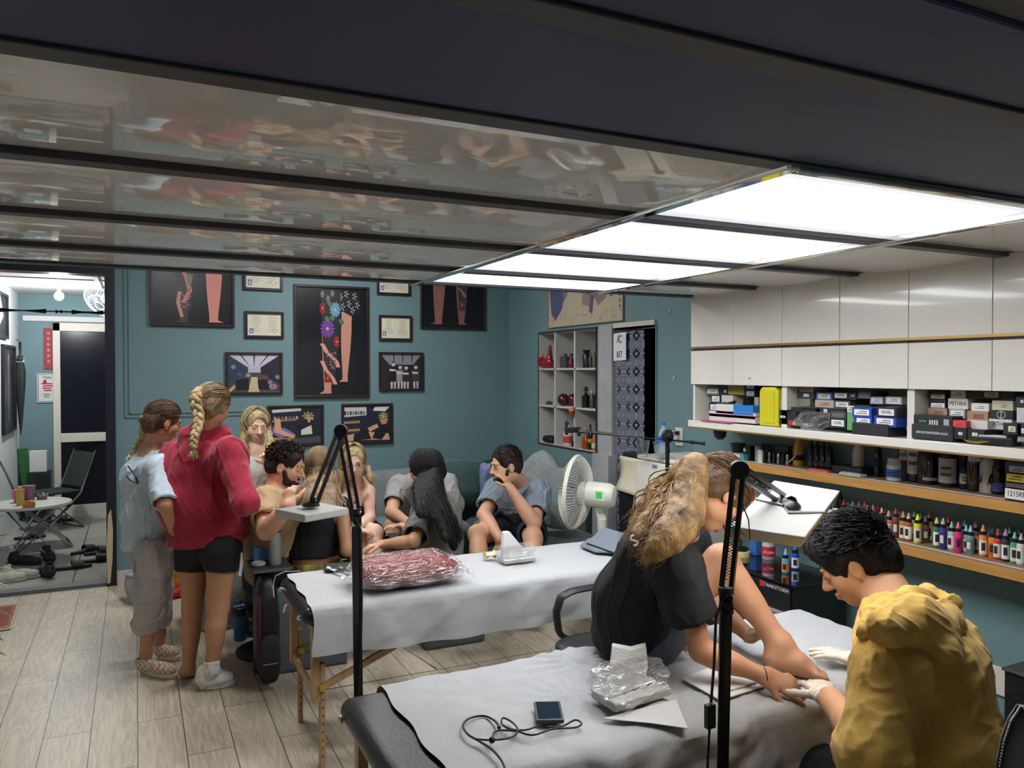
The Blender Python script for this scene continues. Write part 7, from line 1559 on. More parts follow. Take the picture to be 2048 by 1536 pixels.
def shoe_obj(lab,px,py,ang,m,sole_m,L=.27,kind='shoe',z0=.004):
 c=at(px,py,Z=0);d=Vector((math.cos(ang),math.sin(ang),0));h_=Vector((c.x,c.y,.05))-d*L/2;t_=Vector((c.x,c.y,.04))+d*L/2
 if kind=='shoe':
  F=Field();shoe(F,h_,t_,r=.042);F.cone(h_+V3(0,0,.02)+d*.02,h_+V3(0,0,.06)+d*.03,.036,.036);V,Q=F.mesh(.006,hollow=.008,clips=[(h_+V3(0,0,.065),(-d.x*.3,-d.y*.3,1)),((0,0,.015),(0,0,-1))],smooth=2)
  t=thing('shoe',lab,'shoe',(c.x,c.y,z0),'shoes left on the tiles');qmesh('upper',V,Q,m,t)
  s_=Vector((d.y,-d.x,0))
  for i in range(4):a=h_.lerp(t_,.42+i*.09)+V3(0,0,.045-i*.006);MB().tube([a-s_*.02,a+V3(0,0,.005),a+s_*.02],.003,sole_m,n=5).build('lace',t,smooth=True)
 else:
  t=thing('sandal',lab,'sandal',(c.x,c.y,z0),'shoes left on the tiles');s_=Vector((d.y,-d.x,0));a=h_.lerp(t_,.6);a.z=.03
  b=MB();b.grid(9,7,lambda u,v:a+d*(.09*(v-.5))+s_*(.05*math.cos(math.pi*u))+V3(0,0,.048*math.sin(math.pi*u)*(1-.3*v)),m);b.build('strap',t,smooth=True,solid=.008)
 sole('sole',h_,t_,sole_m,t,z0,.026,.046);return t
bsh_m=mat('black_shoe',(26,27,30),.55);wsh=mat('white_worn_shoe',(186,182,170),.7,var=.08,vs=10);br=mat('brown_rubber',(78,66,58),.7)
for i,(px,py,an,m,k,lab) in enumerate(((52,1130,-.5,bsh_m,'shoe','black lace-up shoe with stripes behind the white shoe'),(98,1122,-1.3,bsh_m,'shoe','black shoe lying right of the striped black shoe'),(92,1152,1.9,bsh_m,'shoe','small black shoe right of the white shoe, nearest the threshold'),(42,1158,-.1,wsh,'shoe','dirty white lace-up shoe at the threshold'),(15,1165,.2,wsh,'shoe','second white shoe half hidden by the plant leaves'),(148,1138,.2,br,'sandal','brown rubber slide alone in the middle of the tiles'),(172,1106,.5,bsh_m,'sandal','black slide behind the brown one, farthest back'),(200,1108,.3,br,'sandal','dark brown slide beside the black post, farther one'),(196,1124,.1,bsh_m,'sandal','black slide touching the black post, nearer one'),(120,1044,.2,br,'sandal','brown sandal under the folding chair near the door'),(60,1078,.1,flat((34,34,70),.7),'sandal','navy blue slipper under the folding table'))):
 shoe_obj(lab,px,py,an,m,bsh_m if m is not wsh else wsh,kind=k)
q=[at(x,y,Z=.006) for x,y in ((-70,1222),(38,1208),(22,1258),(-90,1275))]
t=thing('floor_mat','small red patterned mat at the left edge of the wooden floor','mat',sum(q,Vector())/4);cq=sum(q,Vector())/4
MB().prism([p for p in q],(0,0,.006),mat('mat_edge',(196,186,160),.9)).build('border',t)
MB().prism([cq+(p-cq)*.94+V3(0,0,.002) for p in q],(0,0,.006),mat('persian_red',(136,58,44),.9,col2=(186,150,116),vs=34)).prism([cq+(p-cq)*.78+V3(0,0,.004) for p in q],(0,0,.006),mat('persian_inner',(120,90,74),.9,col2=(160,60,48),vs=40)).build('pile',t)
pc=Vector((-.78,4.2,0));t=thing('potted_plant','leafy green potted plant just outside the left edge, leaves reaching in','plant',pc)
MB().lathe([(.12,0),(.17,.26),(.18,.27),(.16,.27),(.15,.24)],potm,c=pc,n=28).build('pot',t,smooth=True);lf=mat('leaf_green',(66,84,44),.45,col2=(110,120,60),vs=9)
rg=random.Random(3)
def leaf(base,tip,w):
 base=Vector(base);tip=Vector(tip);d=tip-base;sd=d.cross(Vector((0,0,1))).normalized();b=MB()
 def f(u,v):p=base.lerp(tip,u)+V3(0,0,.06*math.sin(u*math.pi)*d.length);ww=w*math.sin(math.pi*min(1,u*.95+.05))**.7;return p+sd*(v-.5)*2*ww+V3(0,0,abs(v-.5)*ww*.6)
 b.grid(9,5,f,lf);return b
for i,(x0,y0,x1,y1,w) in enumerate(((-40,1085,25,1068,.02),(-30,1110,14,1098,.014),(-30,1120,34,1140,.018),(-20,1140,38,1182,.02),(-30,1180,22,1232,.02),(-20,1230,8,1282,.018),(-30,1265,14,1312,.018),(-30,1050,12,1030,.015))):
 base=at(x0-60,y0+30,T=.00262);tip=at(x1,y1,T=.0026);stem=MB().tube(curve([pc+V3(0,0,.25),pc.lerp(base,.5)+V3(0,0,.3),base],8),.005,lf,n=6);stem.build('stem',t,smooth=True);leaf(base,tip,w*1.1).build('leaf',t,smooth=True,solid=.001)
for i in range(14):
 a=rg.uniform(1.6,4.9);r=rg.uniform(.15,.32);b0=pc+V3(.04*math.cos(a),.04*math.sin(a),.3+rg.uniform(0,.5));leaf(b0,b0+V3(r*math.cos(a),r*math.sin(a),rg.uniform(-.05,.2)),.02).build('leaf',t,smooth=True,solid=.001)
MB().tube([pc+V3(0,0,.24),pc+V3(0,0,.85)],[.012,.005],lf).build('stem',t,smooth=True)
# things on the farther table
z=.735
def wrap_mat(name,sc,fac):
 m=bpy.data.materials.new(name);m.use_nodes=True;nt=m.node_tree;N=nt.nodes;L=nt.links;N.remove(N['Principled BSDF'])
 tc=N.new('ShaderNodeTexCoord');mp=N.new('ShaderNodeMapping');mp.inputs['Scale'].default_value=(.6,1.3,1.8);n=N.new('ShaderNodeTexNoise');n.inputs['Scale'].default_value=sc;n.inputs['Distortion'].default_value=2.5;n.inputs['Detail'].default_value=4
 L.new(tc.outputs['Object'],mp.inputs[0]);L.new(mp.outputs[0],n.inputs[0]);bp_=N.new('ShaderNodeBump');bp_.inputs['Strength'].default_value=1;bp_.inputs['Distance'].default_value=.06;L.new(n.outputs['Fac'],bp_.inputs['Height'])
 g=N.new('ShaderNodeBsdfGlossy');g.inputs['Roughness'].default_value=.07;L.new(bp_.outputs[0],g.inputs['Normal']);tr=N.new('ShaderNodeBsdfTransparent');mx=N.new('ShaderNodeMixShader');mx.inputs[0].default_value=fac
 L.new(tr.outputs[0],mx.inputs[1]);L.new(g.outputs[0],mx.inputs[2]);L.new(mx.outputs[0],N['Material Output'].inputs[0]);return m
def cushion_bag():
 c=at(812,1136,Z=.80);t=thing('wrapped_cushion','red cushion sealed in crinkled clear plastic on the farther table','cushion',(c.x,c.y,z))
 R=RZ(3);b=MB();pillow(b,(c.x,c.y,z+.062),(.46,.29,.125),mat('red_cushion',(138,34,32),.5,bump=.3,bs=20),R=R,p=.35,amp=.01,seed=4,n=30);b.build('cushion',t,smooth=True,ang=180)
 m=wrap_mat('crinkled_wrap',14,.3)
 b=MB();pillow(b,(c.x,c.y,z+.063),(.50,.32,.136),m,R=R,p=.3,amp=.05,seed=9,n=50)
 o=b.build('plastic_wrap',t,smooth=True,ang=180)
 for s in (-1,1):
  q=MB();q.grid(5,14,lambda u,v:Vector((c.x+s*(.235+.05*u),c.y+(v-.5)*(.2+.14*u),z+.05+.03*math.sin(v*11+u*4)*u)),m);q.build('wrap_end',t,smooth=True)
 MB().tube([Vector((c.x+.12,c.y-.13,z+.085)),Vector((c.x+.14,c.y-.05,z+.131)),Vector((c.x+.155,c.y+.07,z+.128))],.0025,mat('beige_piping',(196,160,120),.6),n=6).build('piping',t,smooth=True)
cushion_bag()
def wipes(lab,c,right,s=1.0,peak=((.095,-.025,.022),(.05,.0,.07),(-.02,.02,.16),(-.055,.02,.16))):
 t=thing('paper_towel_pack',lab,'paper towel pack',c);R=Vector(right).normalized();D=V3(-R.y,R.x,0)
 def q(x,y,zz):return c+R*x*s+D*y*s+V3(0,0,zz*s)
 b=MB();b.prism([q(-.09,-.05,0),q(.1,-.055,0),q(.1,.05,0),q(-.08,.055,0)],(0,0,.022*s),paperm);b.build('towel_stack',t,bev=.004,seg=2)
 for i in range(4):MB().prism([q(-.091,-.0515,.003+i*.005),q(.101,-.0565,.003+i*.005),q(.101,-.052,.003+i*.005),q(-.09,-.047,.003+i*.005)],(0,0,.0012),flat((196,194,186),.8)).build('fold_line',t)
 b=MB();b.prism([q(-.085,-.02,.022)]+[q(*p_) for p_ in peak],D*.035*s,paperm);b.build('towel_peak',t,bev=.006)
 w=wrap_mat('clear_wrap',20,.3)
 pillow(MB(),q(0,0,.045),(.22*s,.14*s,.09*s),w,R=Matrix((R,D,V3(0,0,1))).transposed(),p=.4,amp=.12,seed=3,n=26).build('plastic_wrap',t,smooth=True,ang=60);return t
c=at(1030,1122,Z=z);wipes('pack of white paper towels in open plastic on the farther table',c,(1,.06,0),s=.95)
c=at(980,1118,Z=z);tag(MB().cyl(c+V3(-.03,.0,.022),c+V3(.03,.005,.022),.022,mat('cream_roll',(206,206,160),.6),n=22).build('tape_roll',smooth=True),'cream tape roll lying left of the paper towels on the farther table','tape')
c=at(680,1140,Z=z);t=thing('pen_pouch','flat black pouch with pens at the far left of the farther table','pouch',c)
MB().cbox(c+V3(.03,.03,.008),(.2,.12,.014),blackplastic,rz=-.2).build('pouch',t,bev=.005);MB().cyl(at(656,1136,Z=z+.012),at(673,1142,Z=z+.012),.009,paperm).build('pen',t,smooth=True);MB().cyl(at(673,1142,Z=z+.012),at(696,1150,Z=z+.012),.006,blackplastic).build('pen',t,smooth=True)
c=at(1203,1082,Z=z);t=thing('phone_case','grey folded tablet case with black edge near the right end of the farther table','case',c)
pa=[at(x,y,Z=z+h_) for x,y,h_ in ((1160,1094,.004),(1176,1080,.004),(1240,1085,.004),(1232,1108,.004),(1190,1106,.004))]
MB().prism(pa,(0,0,.012),mat('grey_felt',(112,120,130),.8)).build('base',t,bev=.004);pb_=[at(1174,1087,Z=z+.02),at(1207,1056,Z=z+.1),at(1262,1072,Z=z+.1),at(1228,1106,Z=z+.02)]
MB().prism(pb_,(0,.004,.006),mat('grey_felt',(112,120,130),.8)).build('cover',t,bev=.002);MB().tube(pb_+[pb_[0]],.004,blackplastic,n=6).build('edging',t,smooth=True)
# things on the near table
z=.738
c=at(1256,1398,Z=z);wipes('large pack of white paper towels in crinkled plastic beside the girl in black',c+V3(0,0,.004),(.97,.15,0),s=1.15,peak=((.09,-.02,.03),(.03,.0,.06),(.0,.01,.085),(-.03,.005,.06)))
pk=[at(x,y,Z=z+.01+h_) for x,y,h_ in ((1222,1372,.02),(1290,1372,.02),(1296,1330,.06),(1292,1292,.105),(1262,1300,.10),(1224,1293,.105),(1220,1330,.06))]
rib=mat('ribbed_tissue',(222,222,220),.8,bump=.6,bs=200,stretch=(1,.2,1));tag(MB().prism(pk,V3(.02,.03,0),rib).build('paper_towel',bev=.003),'upright embossed paper towel drawn out of the large towel pack','paper towel')
pl=[at(x,y,Z=z+.001) for x,y in ((1205,1438),(1352,1400),(1376,1458),(1300,1447))];tag(MB().prism(pl,(0,0,.002),paperm).build('paper_towel'),'loose white paper towel lying under the large towel pack','paper towel')
b=MB();pl=[at(x,y,Z=z) for x,y in ((1362,1358),(1470,1318),(1540,1370),(1440,1402),(1398,1378))];cz_=sum(pl,Vector())/5
b.prism(pl,(0,0,.004),rib);b.prism([cz_.lerp(p,.8)+V3(.02,.005,.006) for p in (pl[1],pl[2],pl[3])],(0,0,.006),rib);tag(b.build('paper_towel',bev=.001),'crumpled embossed towel on the near table under the lamp pole','paper towel')
c=at(1097,1428,Z=z+.004);phone('black phone in green-grey case on the near table',c,.078,.125,-24,scr=(34,44,56),case=(50,66,66),z=.011)
cord=[at(x,y,Z=z+.006) for x,y in ((1015,1560),(1005,1525),(985,1500),(958,1482),(935,1468),(926,1450),(940,1436),(968,1432),(990,1442),(998,1455))]
t=thing('lanyard','black cord lanyard looped on the near table beside the phone','lanyard',cord[5]);MB().tube(curve(cord,60),.0032,blackplastic,n=8).build('cord',t,smooth=True)
MB().tube(curve([at(x,y,Z=z+.008) for x,y in ((948,1478),(985,1480),(1020,1475),(1036,1462),(1025,1445),(1006,1436),(1004,1448),(1020,1458),(1050,1460),(1075,1452))],60),.0028,blackplastic,n=8).build('cord',t,smooth=True)
MB().tube(curve([at(x,y,Z=z+.008) for x,y in ((985,1480),(992,1462),(1030,1462),(1065,1470),(1105,1458),(1150,1455),(1163,1447),(1150,1440),(1125,1452),(1095,1454))],60),.0028,blackplastic,n=8).build('cord',t,smooth=True)
MB().ball(at(984,1480,Z=z+.01),.009,blackplastic,n=10).ball(at(998,1455,Z=z+.008),.006,blackplastic,n=8).build('knot',t,smooth=True)
c=at(1068,1220,Z=0);tag(pillow(MB(),c+V3(0,0,.03),(.09,.2,.06),mat('white_cloth',(214,214,212),.8),R=RZ(-40),seed=2).build('slipper',smooth=True),'white slipper on the wooden floor under the farther table','slipper')
c=at(770,1290,Z=0)
shoe_obj('black and white trainer under the farther table beside the near lamp pole',765,1292,.2,mat('black_white_shoe',(24,24,26),.5,col2=(206,206,200),vs=16),wsh,L=.28)
shoe_obj('second black trainer half hidden behind the black and white one',800,1284,.1,bsh_m,bsh_m,L=.28)
c=at(1118,1196,Z=0);tag(pillow(MB(),c+V3(0,0,.05),(.3,.16,.09),mat('blue_check_cloth',(40,64,110),.8,col2=(120,150,190),vs=30),seed=8,amp=.1).build('blue_bag',smooth=True),'blue checked bundle on the floor behind the farther table','bundle')
# shelf goods
def box_item(px0,py0,px1,py1,col,lab,depth=.14,X=None,txt=None,lcol=(222,222,218),lr=(.12,.2,.88,.8),tcol=(24,24,26),grp='cartons on the cabinet shelf',side=None,rz=0,mirror=False,tsize=.75,extra=None):
 """carton whose front face fills the given pixel box on plane X, growing towards the wall"""
 X=CX+.03 if X is None else X
 a=at(px0,py1,X=X);b=at(px1,py0,X=X);y0,y1=b.y,a.y;z0,z1=a.z,b.z
 t=thing('needle_box',lab,'box',(X+depth/2,(y0+y1)/2,z0),grp);x1=min(X+depth,XW-.022)
 MB().box((X,y0,z0),(x1,y1,z1),flat(col,.45)).build('carton',t,bev=.0012)
 if lcol:
  w=y1-y0;h=z1-z0;q=(X-.0006,y1-w*lr[2],z1-h*lr[3]);r=(X+.001,y1-w*lr[0],z1-h*lr[1])
  o=MB().box(q,r,flat(lcol,.6)).build('label',t)
  if txt:lh=(r[2]-q[2])*tsize;me=text(txt,lh,Vector((X-.0007,(q[1]+r[1])/2,(q[2]+r[2])/2)),(0,-1,0) if not mirror else (0,1,0),(0,0,1) if not mirror else (0,0,-1),flat(tcol,.6),t,sx=min(1.6,(r[1]-q[1])*.92/(lh*.62*max(1,len(txt)))))
  elif lcol[0]>150:
   for i in range(2):MB().box((X-.0009,q[1]+(r[1]-q[1])*.15,q[2]+(r[2]-q[2])*(.25+.35*i)),(X,q[1]+(r[1]-q[1])*(.85-.2*i),q[2]+(r[2]-q[2])*(.38+.35*i)),flat((70,70,76),.6)).build('print_line',t)
 if extra:extra(t,X,y0,y1,z0,z1)
 return t
K=(34,36,42);BL=(38,66,160);GR=(150,148,142);WH=(206,204,196);BRN=(156,130,108);TN=(186,180,156)
B1=CX+.05;B2=CX+.02;B3=CX+.09
rows=[(1413,776,1437,788,GR,'small grey carton with a barcode, topmost at the left end',B3,{}),(1422,789,1441,806,(44,58,58),'dark green carton with white label at the left end under the grey one',B3,{}),(1418,806,1440,822,K,'black carton with white picture label beside the stacked books',B3,{}),(1437,773,1456,790,K,'black carton with a tiny white sticker, left of the kraft box',B3,dict(lr=(.6,.4,.8,.7))),(1456,768,1488,789,(140,122,66),'olive kraft box in the first open compartment',B3,dict(lcol=None)),(1491,769,1510,779,K,'small black carton with grey label, above its twin left of the yellow bin',B3,dict(lcol=(176,180,186))),(1491,780,1510,794,K,'small black carton with grey label, lower twin left of the yellow bin',B3,dict(lcol=(176,180,186))),(1443,791,1466,810,(190,188,180),'white upright card box behind the blue and white box',B3,dict(lcol=None)),(1508,795,1517,838,(150,150,150),'thin white carton standing behind the yellow bin',B3,dict(lcol=None)),(1594,784,1628,797,(58,60,62),'grey box lid tilted with a small label, above the clear wrap',B3,dict(lr=(.4,.3,.7,.7))),(1597,798,1620,814,(128,124,112),'beige open carton under the tilted grey lid',B3,dict(lcol=None)),(1598,771,1626,784,(170,166,156),'pale carton printed with little coloured figures, top back',B3,dict(lcol=(150,110,100),lr=(.1,.3,.8,.7))),(1632,785,1664,800,(60,90,160),'blue carton with cream label in the middle compartment back row',B3,dict(lcol=(206,206,180))),(1630,801,1667,815,(170,166,150),'beige carton with red print under the blue one',B3,dict(lcol=(186,150,130))),(1666,784,1697,798,K,'black carton with large outlined serial label, upper back',B3,dict(txt='1209RL')),(1668,802,1700,816,(80,80,82),'dark carton with large outlined serial label, lower back',B3,dict(txt='1205RL')),(1697,783,1713,800,K,'black carton marked 20 beside the outlined serial label',B3,dict(lcol=K,txt='20',tcol=(210,210,210),lr=(.1,.2,.9,.8))),(1715,783,1742,797,(96,96,98),'plain grey carton at the back of the middle compartment',B3,dict(lcol=(120,120,118))),(1740,794,1766,808,GR,'grey carton with blue-white label left of the white one',B3,dict(lcol=(200,206,214))),(1771,794,1803,808,(190,190,184),'white printed carton against the right divider',B3,dict(lcol=(216,216,212))),(1557,820,1574,848,K,'black box with tiny white print at the left divider',B2,dict(lcol=(206,206,206),lr=(.2,.4,.8,.55))),(1575,824,1592,851,(40,36,38),'black box with red base beside the left divider',B2,dict(lcol=(150,56,56),lr=(.05,.6,.95,.95))),(1575,817,1640,842,(40,42,46),'long black carton behind the crumpled clear wrap',B1,dict(lcol=None)),(1630,818,1690,838,(36,38,42),'black carton with a white sticker behind the clear wrap',B1,dict(lr=(.3,.1,.42,.4))),(1660,824,1692,836,(58,60,62),'grey window carton on top of the serial labelled box',B2,dict(lcol=(96,96,98))),(1659,837,1692,855,K,'black carton with large outlined serial label beside the clear wrap',B2,dict(txt='1203RL')),(1694,812,1708,860,(96,156,90),'bright green and white carton on end',B2,dict(lcol=(206,206,196),lr=(0,0,1,.25))),(1704,816,1743,833,BL,'blue carton with white label, upper left of the blue stack',B2-.035,{}),(1709,834,1744,850,BL,'blue carton with white label, lower left of the blue stack',B2-.035,{}),(1753,815,1793,834,K,'black carton with outlined serial label on the blue stack',B2-.035,dict(txt='1003RL')),(1748,834,1792,852,BL,'blue carton with white label, lower right of the blue stack',B2-.035,{}),(1704,849,1776,868,(42,42,48),'long flat black carton under the blue stack, overhanging the shelf',B2-.04,dict(lcol=None)),(1857,782,1891,797,K,'black carton with cream label, top left of the tallest stack',B3,dict(lr=(.15,.45,.95,.95),lcol=(196,192,176))),(1857,799,1891,815,K,'black carton with white label, second from top at the left of the tallest stack',B3,dict(lr=(.15,.45,.95,.95))),(1856,817,1894,834,BRN,'brown carton with red print in the left column of the tallest stack',B3,dict(lcol=(136,92,72),lr=(.3,.3,.8,.75))),(1900,779,1932,797,(150,148,128),'pale green-edged carton topmost beside the black one',B3,dict(lcol=(206,204,186))),(1896,798,1936,817,WH,'white carton with the bold black word MITHRA, complete',B3,dict(txt='MITHRA',lr=(.02,.1,.98,.9),lcol=WH)),(1898,818,1930,836,(160,164,158),'white carton with green edge label under the bold lettered one',B3,dict(lcol=(222,222,218))),(1937,780,1965,797,(24,26,36),'plain dark blue carton at the top of the stack',B3,dict(lcol=None)),(1965,782,2001,797,K,'black carton with pale outlined serial label at the top row',B3,dict(txt='1203RL',lcol=(186,184,164))),(2002,781,2028,800,(30,32,40),'plain black carton at the right of the top row',B3,dict(lcol=None)),(1942,807,1978,822,(206,200,192),'white thin carton right of the bold lettered one',B3,dict(lcol=(220,218,214))),(1934,823,1976,842,BRN,'brown carton with red print in the middle of the tallest stack',B3,dict(lcol=(136,86,66),lr=(.3,.3,.8,.75))),(1984,802,2026,820,TN,'cream carton with tan square in the second row',B3,dict(lcol=(190,176,128),lr=(.4,.3,.75,.8))),(1980,821,2026,838,K,'black carton with a white circled blade emblem',B3,dict(lcol=None,extra=lambda t,X,y0,y1,z0,z1:(MB().tube([(X-.001,(y0+y1)/2+.017*math.cos(a),(z0+z1)/2+.014*math.sin(a)) for a in [i*.35 for i in range(18)]],.0015,flat(WH,.5),closed=True,n=5).bar((X-.001,(y0+y1)/2,z0+.006),(X-.001,(y0+y1)/2,z1-.004),.003,.002,flat(WH,.5)).build('emblem',t)))),(1978,839,2024,858,WH,'white carton with bold word MITHRA partly hidden by black boxes',B3,dict(txt='MITHRA',lr=(.02,.1,.98,.9),lcol=WH)),(1933,842,1975,860,(206,198,190),'plain white carton in the bottom rows beside the red label',B1,dict(lcol=None)),(1905,842,1932,856,(196,60,62),'red labelled end of the long black carton',B2,dict(lcol=(206,70,70))),(2031,794,2048,813,K,'black carton at the right edge, upper',B1,dict(lr=(.6,.3,.95,.6))),(2033,816,2052,845,(190,190,192),'grey white carton at the right edge in the middle rows',B1,dict(lcol=None)),(1827,833,1904,853,(38,42,44),'long black carton with green dots and white print, upper of two',B2,dict(lcol=None,extra=lambda t,X,y0,y1,z0,z1:([MB().cbox((X-.001,y1-.033-i*.012,(z0+z1)/2),(.002,.007,.008),flat((80,170,100),.5)).build('dot',t) for i in range(3)],[MB().cbox((X-.001,y1-.08-i*.011,(z0+z1)/2-.003),(.002,.006,.02),flat(WH,.5)).build('print_mark',t) for i in range(4)],MB().cbox((X-.001,y0+.024,(z0+z1)/2),(.002,.024,.026),flat((150,160,160),.5)).build('print_block',t)))),(1823,853,1906,876,(40,42,46),'long black carton of sterile needles with upside-down white print, lower of two',B2-.01,dict(lcol=(40,42,46),txt='TATTOO NEEDLES SINGLE USE ONLY',tcol=(216,216,216),mirror=True,lr=(.03,.15,.97,.9),tsize=.3)),(1906,856,1933,877,(34,34,38),'black carton with tiny label in front of the red one',B2-.005,dict(lr=(.4,.4,.7,.65))),(1934,860,1969,880,(36,36,40),'black carton with small white tag in the bottom row',B2,dict(lr=(.3,.3,.6,.6))),(2006,848,2042,868,K,'black carton with small cream label, near the right edge',B2,dict(lcol=(206,206,176),lr=(.3,.25,.7,.75))),(2034,848,2052,870,K,'black carton cut by the right edge of the picture',B2,dict(lr=(.5,.4,.9,.8))),(2034,874,2052,884,(96,92,92),'flat grey carton at the bottom right edge',B2,dict(lcol=(160,156,156))),(2008,868,2032,884,(26,26,28),'black carton lowest in the right column',B2+.03,dict(lcol=None)),]
for r in rows:box_item(*r[:6],X=r[6],depth=.12,**r[7])
for i,(x0,y0,x1,y1,col,lab) in enumerate(((1432,812,1506,826,(206,204,200),'white and blue box lying on the two paperbacks'),(1418,826,1511,832,(200,194,204),'paperback with lilac edge, upper book of the pile'),(1418,833,1511,840,(204,192,190),'paperback with pink edge, lowest book of the pile'))):
 a=at(x0,y1,X=CX+.005);b=at(x1,y0,X=CX+.005);t=thing('book' if i else 'needle_box',lab,'book' if i else 'box',(CX+.08,(a.y+b.y)/2,a.z));MB().box((CX+.005,b.y,a.z),(CX+.17,a.y,b.z),flat(col,.6)).build('pages' if i else 'carton',t,bev=.001)
 if not i:MB().box((CX+.004,b.y-.001,a.z-.0005),(CX+.171,(a.y+b.y)/2+.005,b.z+.0006),flat((40,120,196),.4)).build('blue_sleeve',t)
 else:MB().box((CX+.002,b.y-.002,b.z-.0022),(CX+.173,a.y+.002,b.z+.0004),flat(((170,120,150),(120,40,60))[i-1],.5)).build('cover',t)
a=at(1408,843,X=CX+.0);b=at(1470,838,X=CX+.0);tag(MB().box((CX-.03,b.y,zc['sh1']+.001),(CX+.12,a.y,zc['sh1']+.007),flat((176,90,120),.5)).build('magazine'),'thin pink magazine sticking out under the pile of books','magazine')
a=at(1518,845,X=CX+.01);b=at(1556,775,X=CX+.01);t=thing('waste_container','bright yellow plastic sharps container in the first open compartment','container',(CX+.07,(a.y+b.y)/2,zc['sh1']))
w=a.y-b.y;h_=b.z-zc['sh1'];MB().prism([Vector((CX+.01,b.y+w*u,zc['sh1']+.001+h_*v)) for u,v in ((.0,0),(1,0),(1,.88),(.93,.96),(.8,1),(.2,1),(.07,.96),(0,.88))],(.11,0,0),mat('sharps_yellow',(200,192,34),.4)).build('body',t,bev=.008,seg=3)
MB().prism([Vector((CX+.006,b.y+w*(.18+.64*u),zc['sh1']+h_*v)) for u,v in ((0,.08),(1,.08),(1,.85),(.85,.93),(.15,.93),(0,.85))],(.006,0,0),mat('sharps_yellow',(0,0,0))).build('front_panel',t,bev=.004);MB().box((CX+.03,b.y-.0015,zc['sh1']+h_*.12),(CX+.1,b.y,zc['sh1']+h_*.75),flat((196,196,170),.6)).build('label',t)
a=at(1500,800,X=CX+.12);t=thing('folded_cloth','pink and orange bundle behind the yellow container','cloth',a);pillow(MB(),(CX+.18,at(1535,800,X=CX+.15).y,1.58),(.1,.18,.1),mat('pink_bundle',(156,84,92),.7,col2=(190,120,80),vs=20),amp=.2).build('bundle',t,smooth=True)
t=thing('tattoo_machine','black and silver tattoo machine lying on the blue and white box','machine',at(1475,803,X=CX+.08));c=at(1475,806,X=CX+.08)
MB().tube([c+V3(0,.12,-.01),c+V3(0,.02,.0)],[.012,.016],blackplastic).cbox(c+V3(0,-.03,.008),(.03,.06,.03),steel).tube([c+V3(0,-.05,.0),c+V3(.01,-.13,-.012)],[.014,.01],blackplastic).build('body',t,smooth=True,ang=30)
c=at(1625,850,X=CX+.03);tag(pillow(MB(),(CX+.06,c.y,zc['sh1']+.045),(.11,.2,.09),wrap_mat('clear_wrap_ball',40,.4),amp=.4,seed=12,n=30).build('plastic_wrap',smooth=True,ang=20),'crumpled clear plastic wrap in the middle open compartment','plastic wrap')
c=at(1618,818,X=CX+.05);tag(MB().cbox((CX+.07,c.y,1.5325),(.05,.11,.012),blackplastic).build('phone_holder',bev=.004),'small black gadget lying on the long black carton','gadget')
c=at(1950,878,X=CX+.0);t=thing('metal_dish','brass rimmed round dish at the shelf edge below the cartons','dish',(CX+.035,c.y,zc['sh1']));MB().lathe([(.04,0),(.062,.012),(.064,.016),(.058,.014),(.03,.006)],mat('brass_dish',(206,172,84),.2,metal=1),c=(CX+.04,c.y,zc['sh1']+.001),n=30).build('dish',t,smooth=True)
c=at(1985,872,X=CX+.02);t=thing('cartridge_tray','black and white cartridge tray lying askew near the right of the shelf','tray',(CX+.05,c.y,zc['sh1']));MB().cbox((CX+.06,c.y,zc['sh1']+.018),(.1,.13,.03),blackplastic,R=RZ(14)).build('tray',t,bev=.004);MB().cbox((CX+.05,c.y+.01,zc['sh1']+.036),(.05,.1,.006),flat(WH,.6),R=RZ(14)).build('paper',t)
# upper oak shelf
zs=1.198
def bottle(lab,px,py,prof,m,grp='bottles on the upper oak shelf',label=None,cap=None,n=20,cat='bottle',z=zs,X=None,name='bottle',parts=(),txt=None,tcol=(30,30,34),tz=None,ts=.02):
 c=at(px,py,Z=z) if X is None else at(px,py,X=X);c.z=z;c.x=min(c.x,XW-.05)
 t=thing(name,lab,cat,c,grp);MB().lathe(prof,m,c=c,n=n).build('body',t,smooth=True)
 if label:
  r,z0,z1,col=label;lb=arc(c,r+.0006,z0,z1,flat(col,.6),1.15,.35*math.sin(px));dk_=flat(tuple(int(q*.45) for q in col),.6)
  if not txt:
   for f_ in (.28,.55):q=arc(c,r+.0012,z0+(z1-z0)*f_,z0+(z1-z0)*(f_+.12),dk_,.55,.35*math.sin(px));lb.add(q.v,q.f,dk_)
  lb.build('label',t,smooth=True)
 if cap:MB().lathe(cap[0],flat(cap[1],.4),c=c,n=n).build('cap',t,smooth=True)
 if txt:v=Vector((-c.x,-c.y,0)).normalized();text(txt,ts,c+v*(label[0]+.0012)+V3(0,0,tz),(-v.y,v.x,0),(0,0,1),flat(tcol,.6),t,depth=.0008)
 for p in parts:MB().lathe(p[0],p[1],c=c,n=n).build(p[2],t,smooth=True)
 return t
amber=mat('amber_glass',(42,22,18),.15,spec=.8);dkg=mat('dark_glass',(16,18,24),.12,spec=.9);pet=mat('dark_pet',(30,34,42),.2,alpha=.85)
big=lambda r,h:[(r*.92,0),(r,.006),(r,h*.62),(r*.85,h*.72),(r*.34,h*.84),(r*.32,h*.9)]
bottle('white glue bottle with green label and pointed top on the upper shelf',1736,946,[(.026,0),(.03,.006),(.027,.05),(.03,.09),(.026,.13),(.008,.16)],mat('offwhite_plastic',(196,200,184),.4),cap=([(.006,.16),(.003,.185)],(210,214,206)),label=(.0305,.02,.045,(110,156,110)))
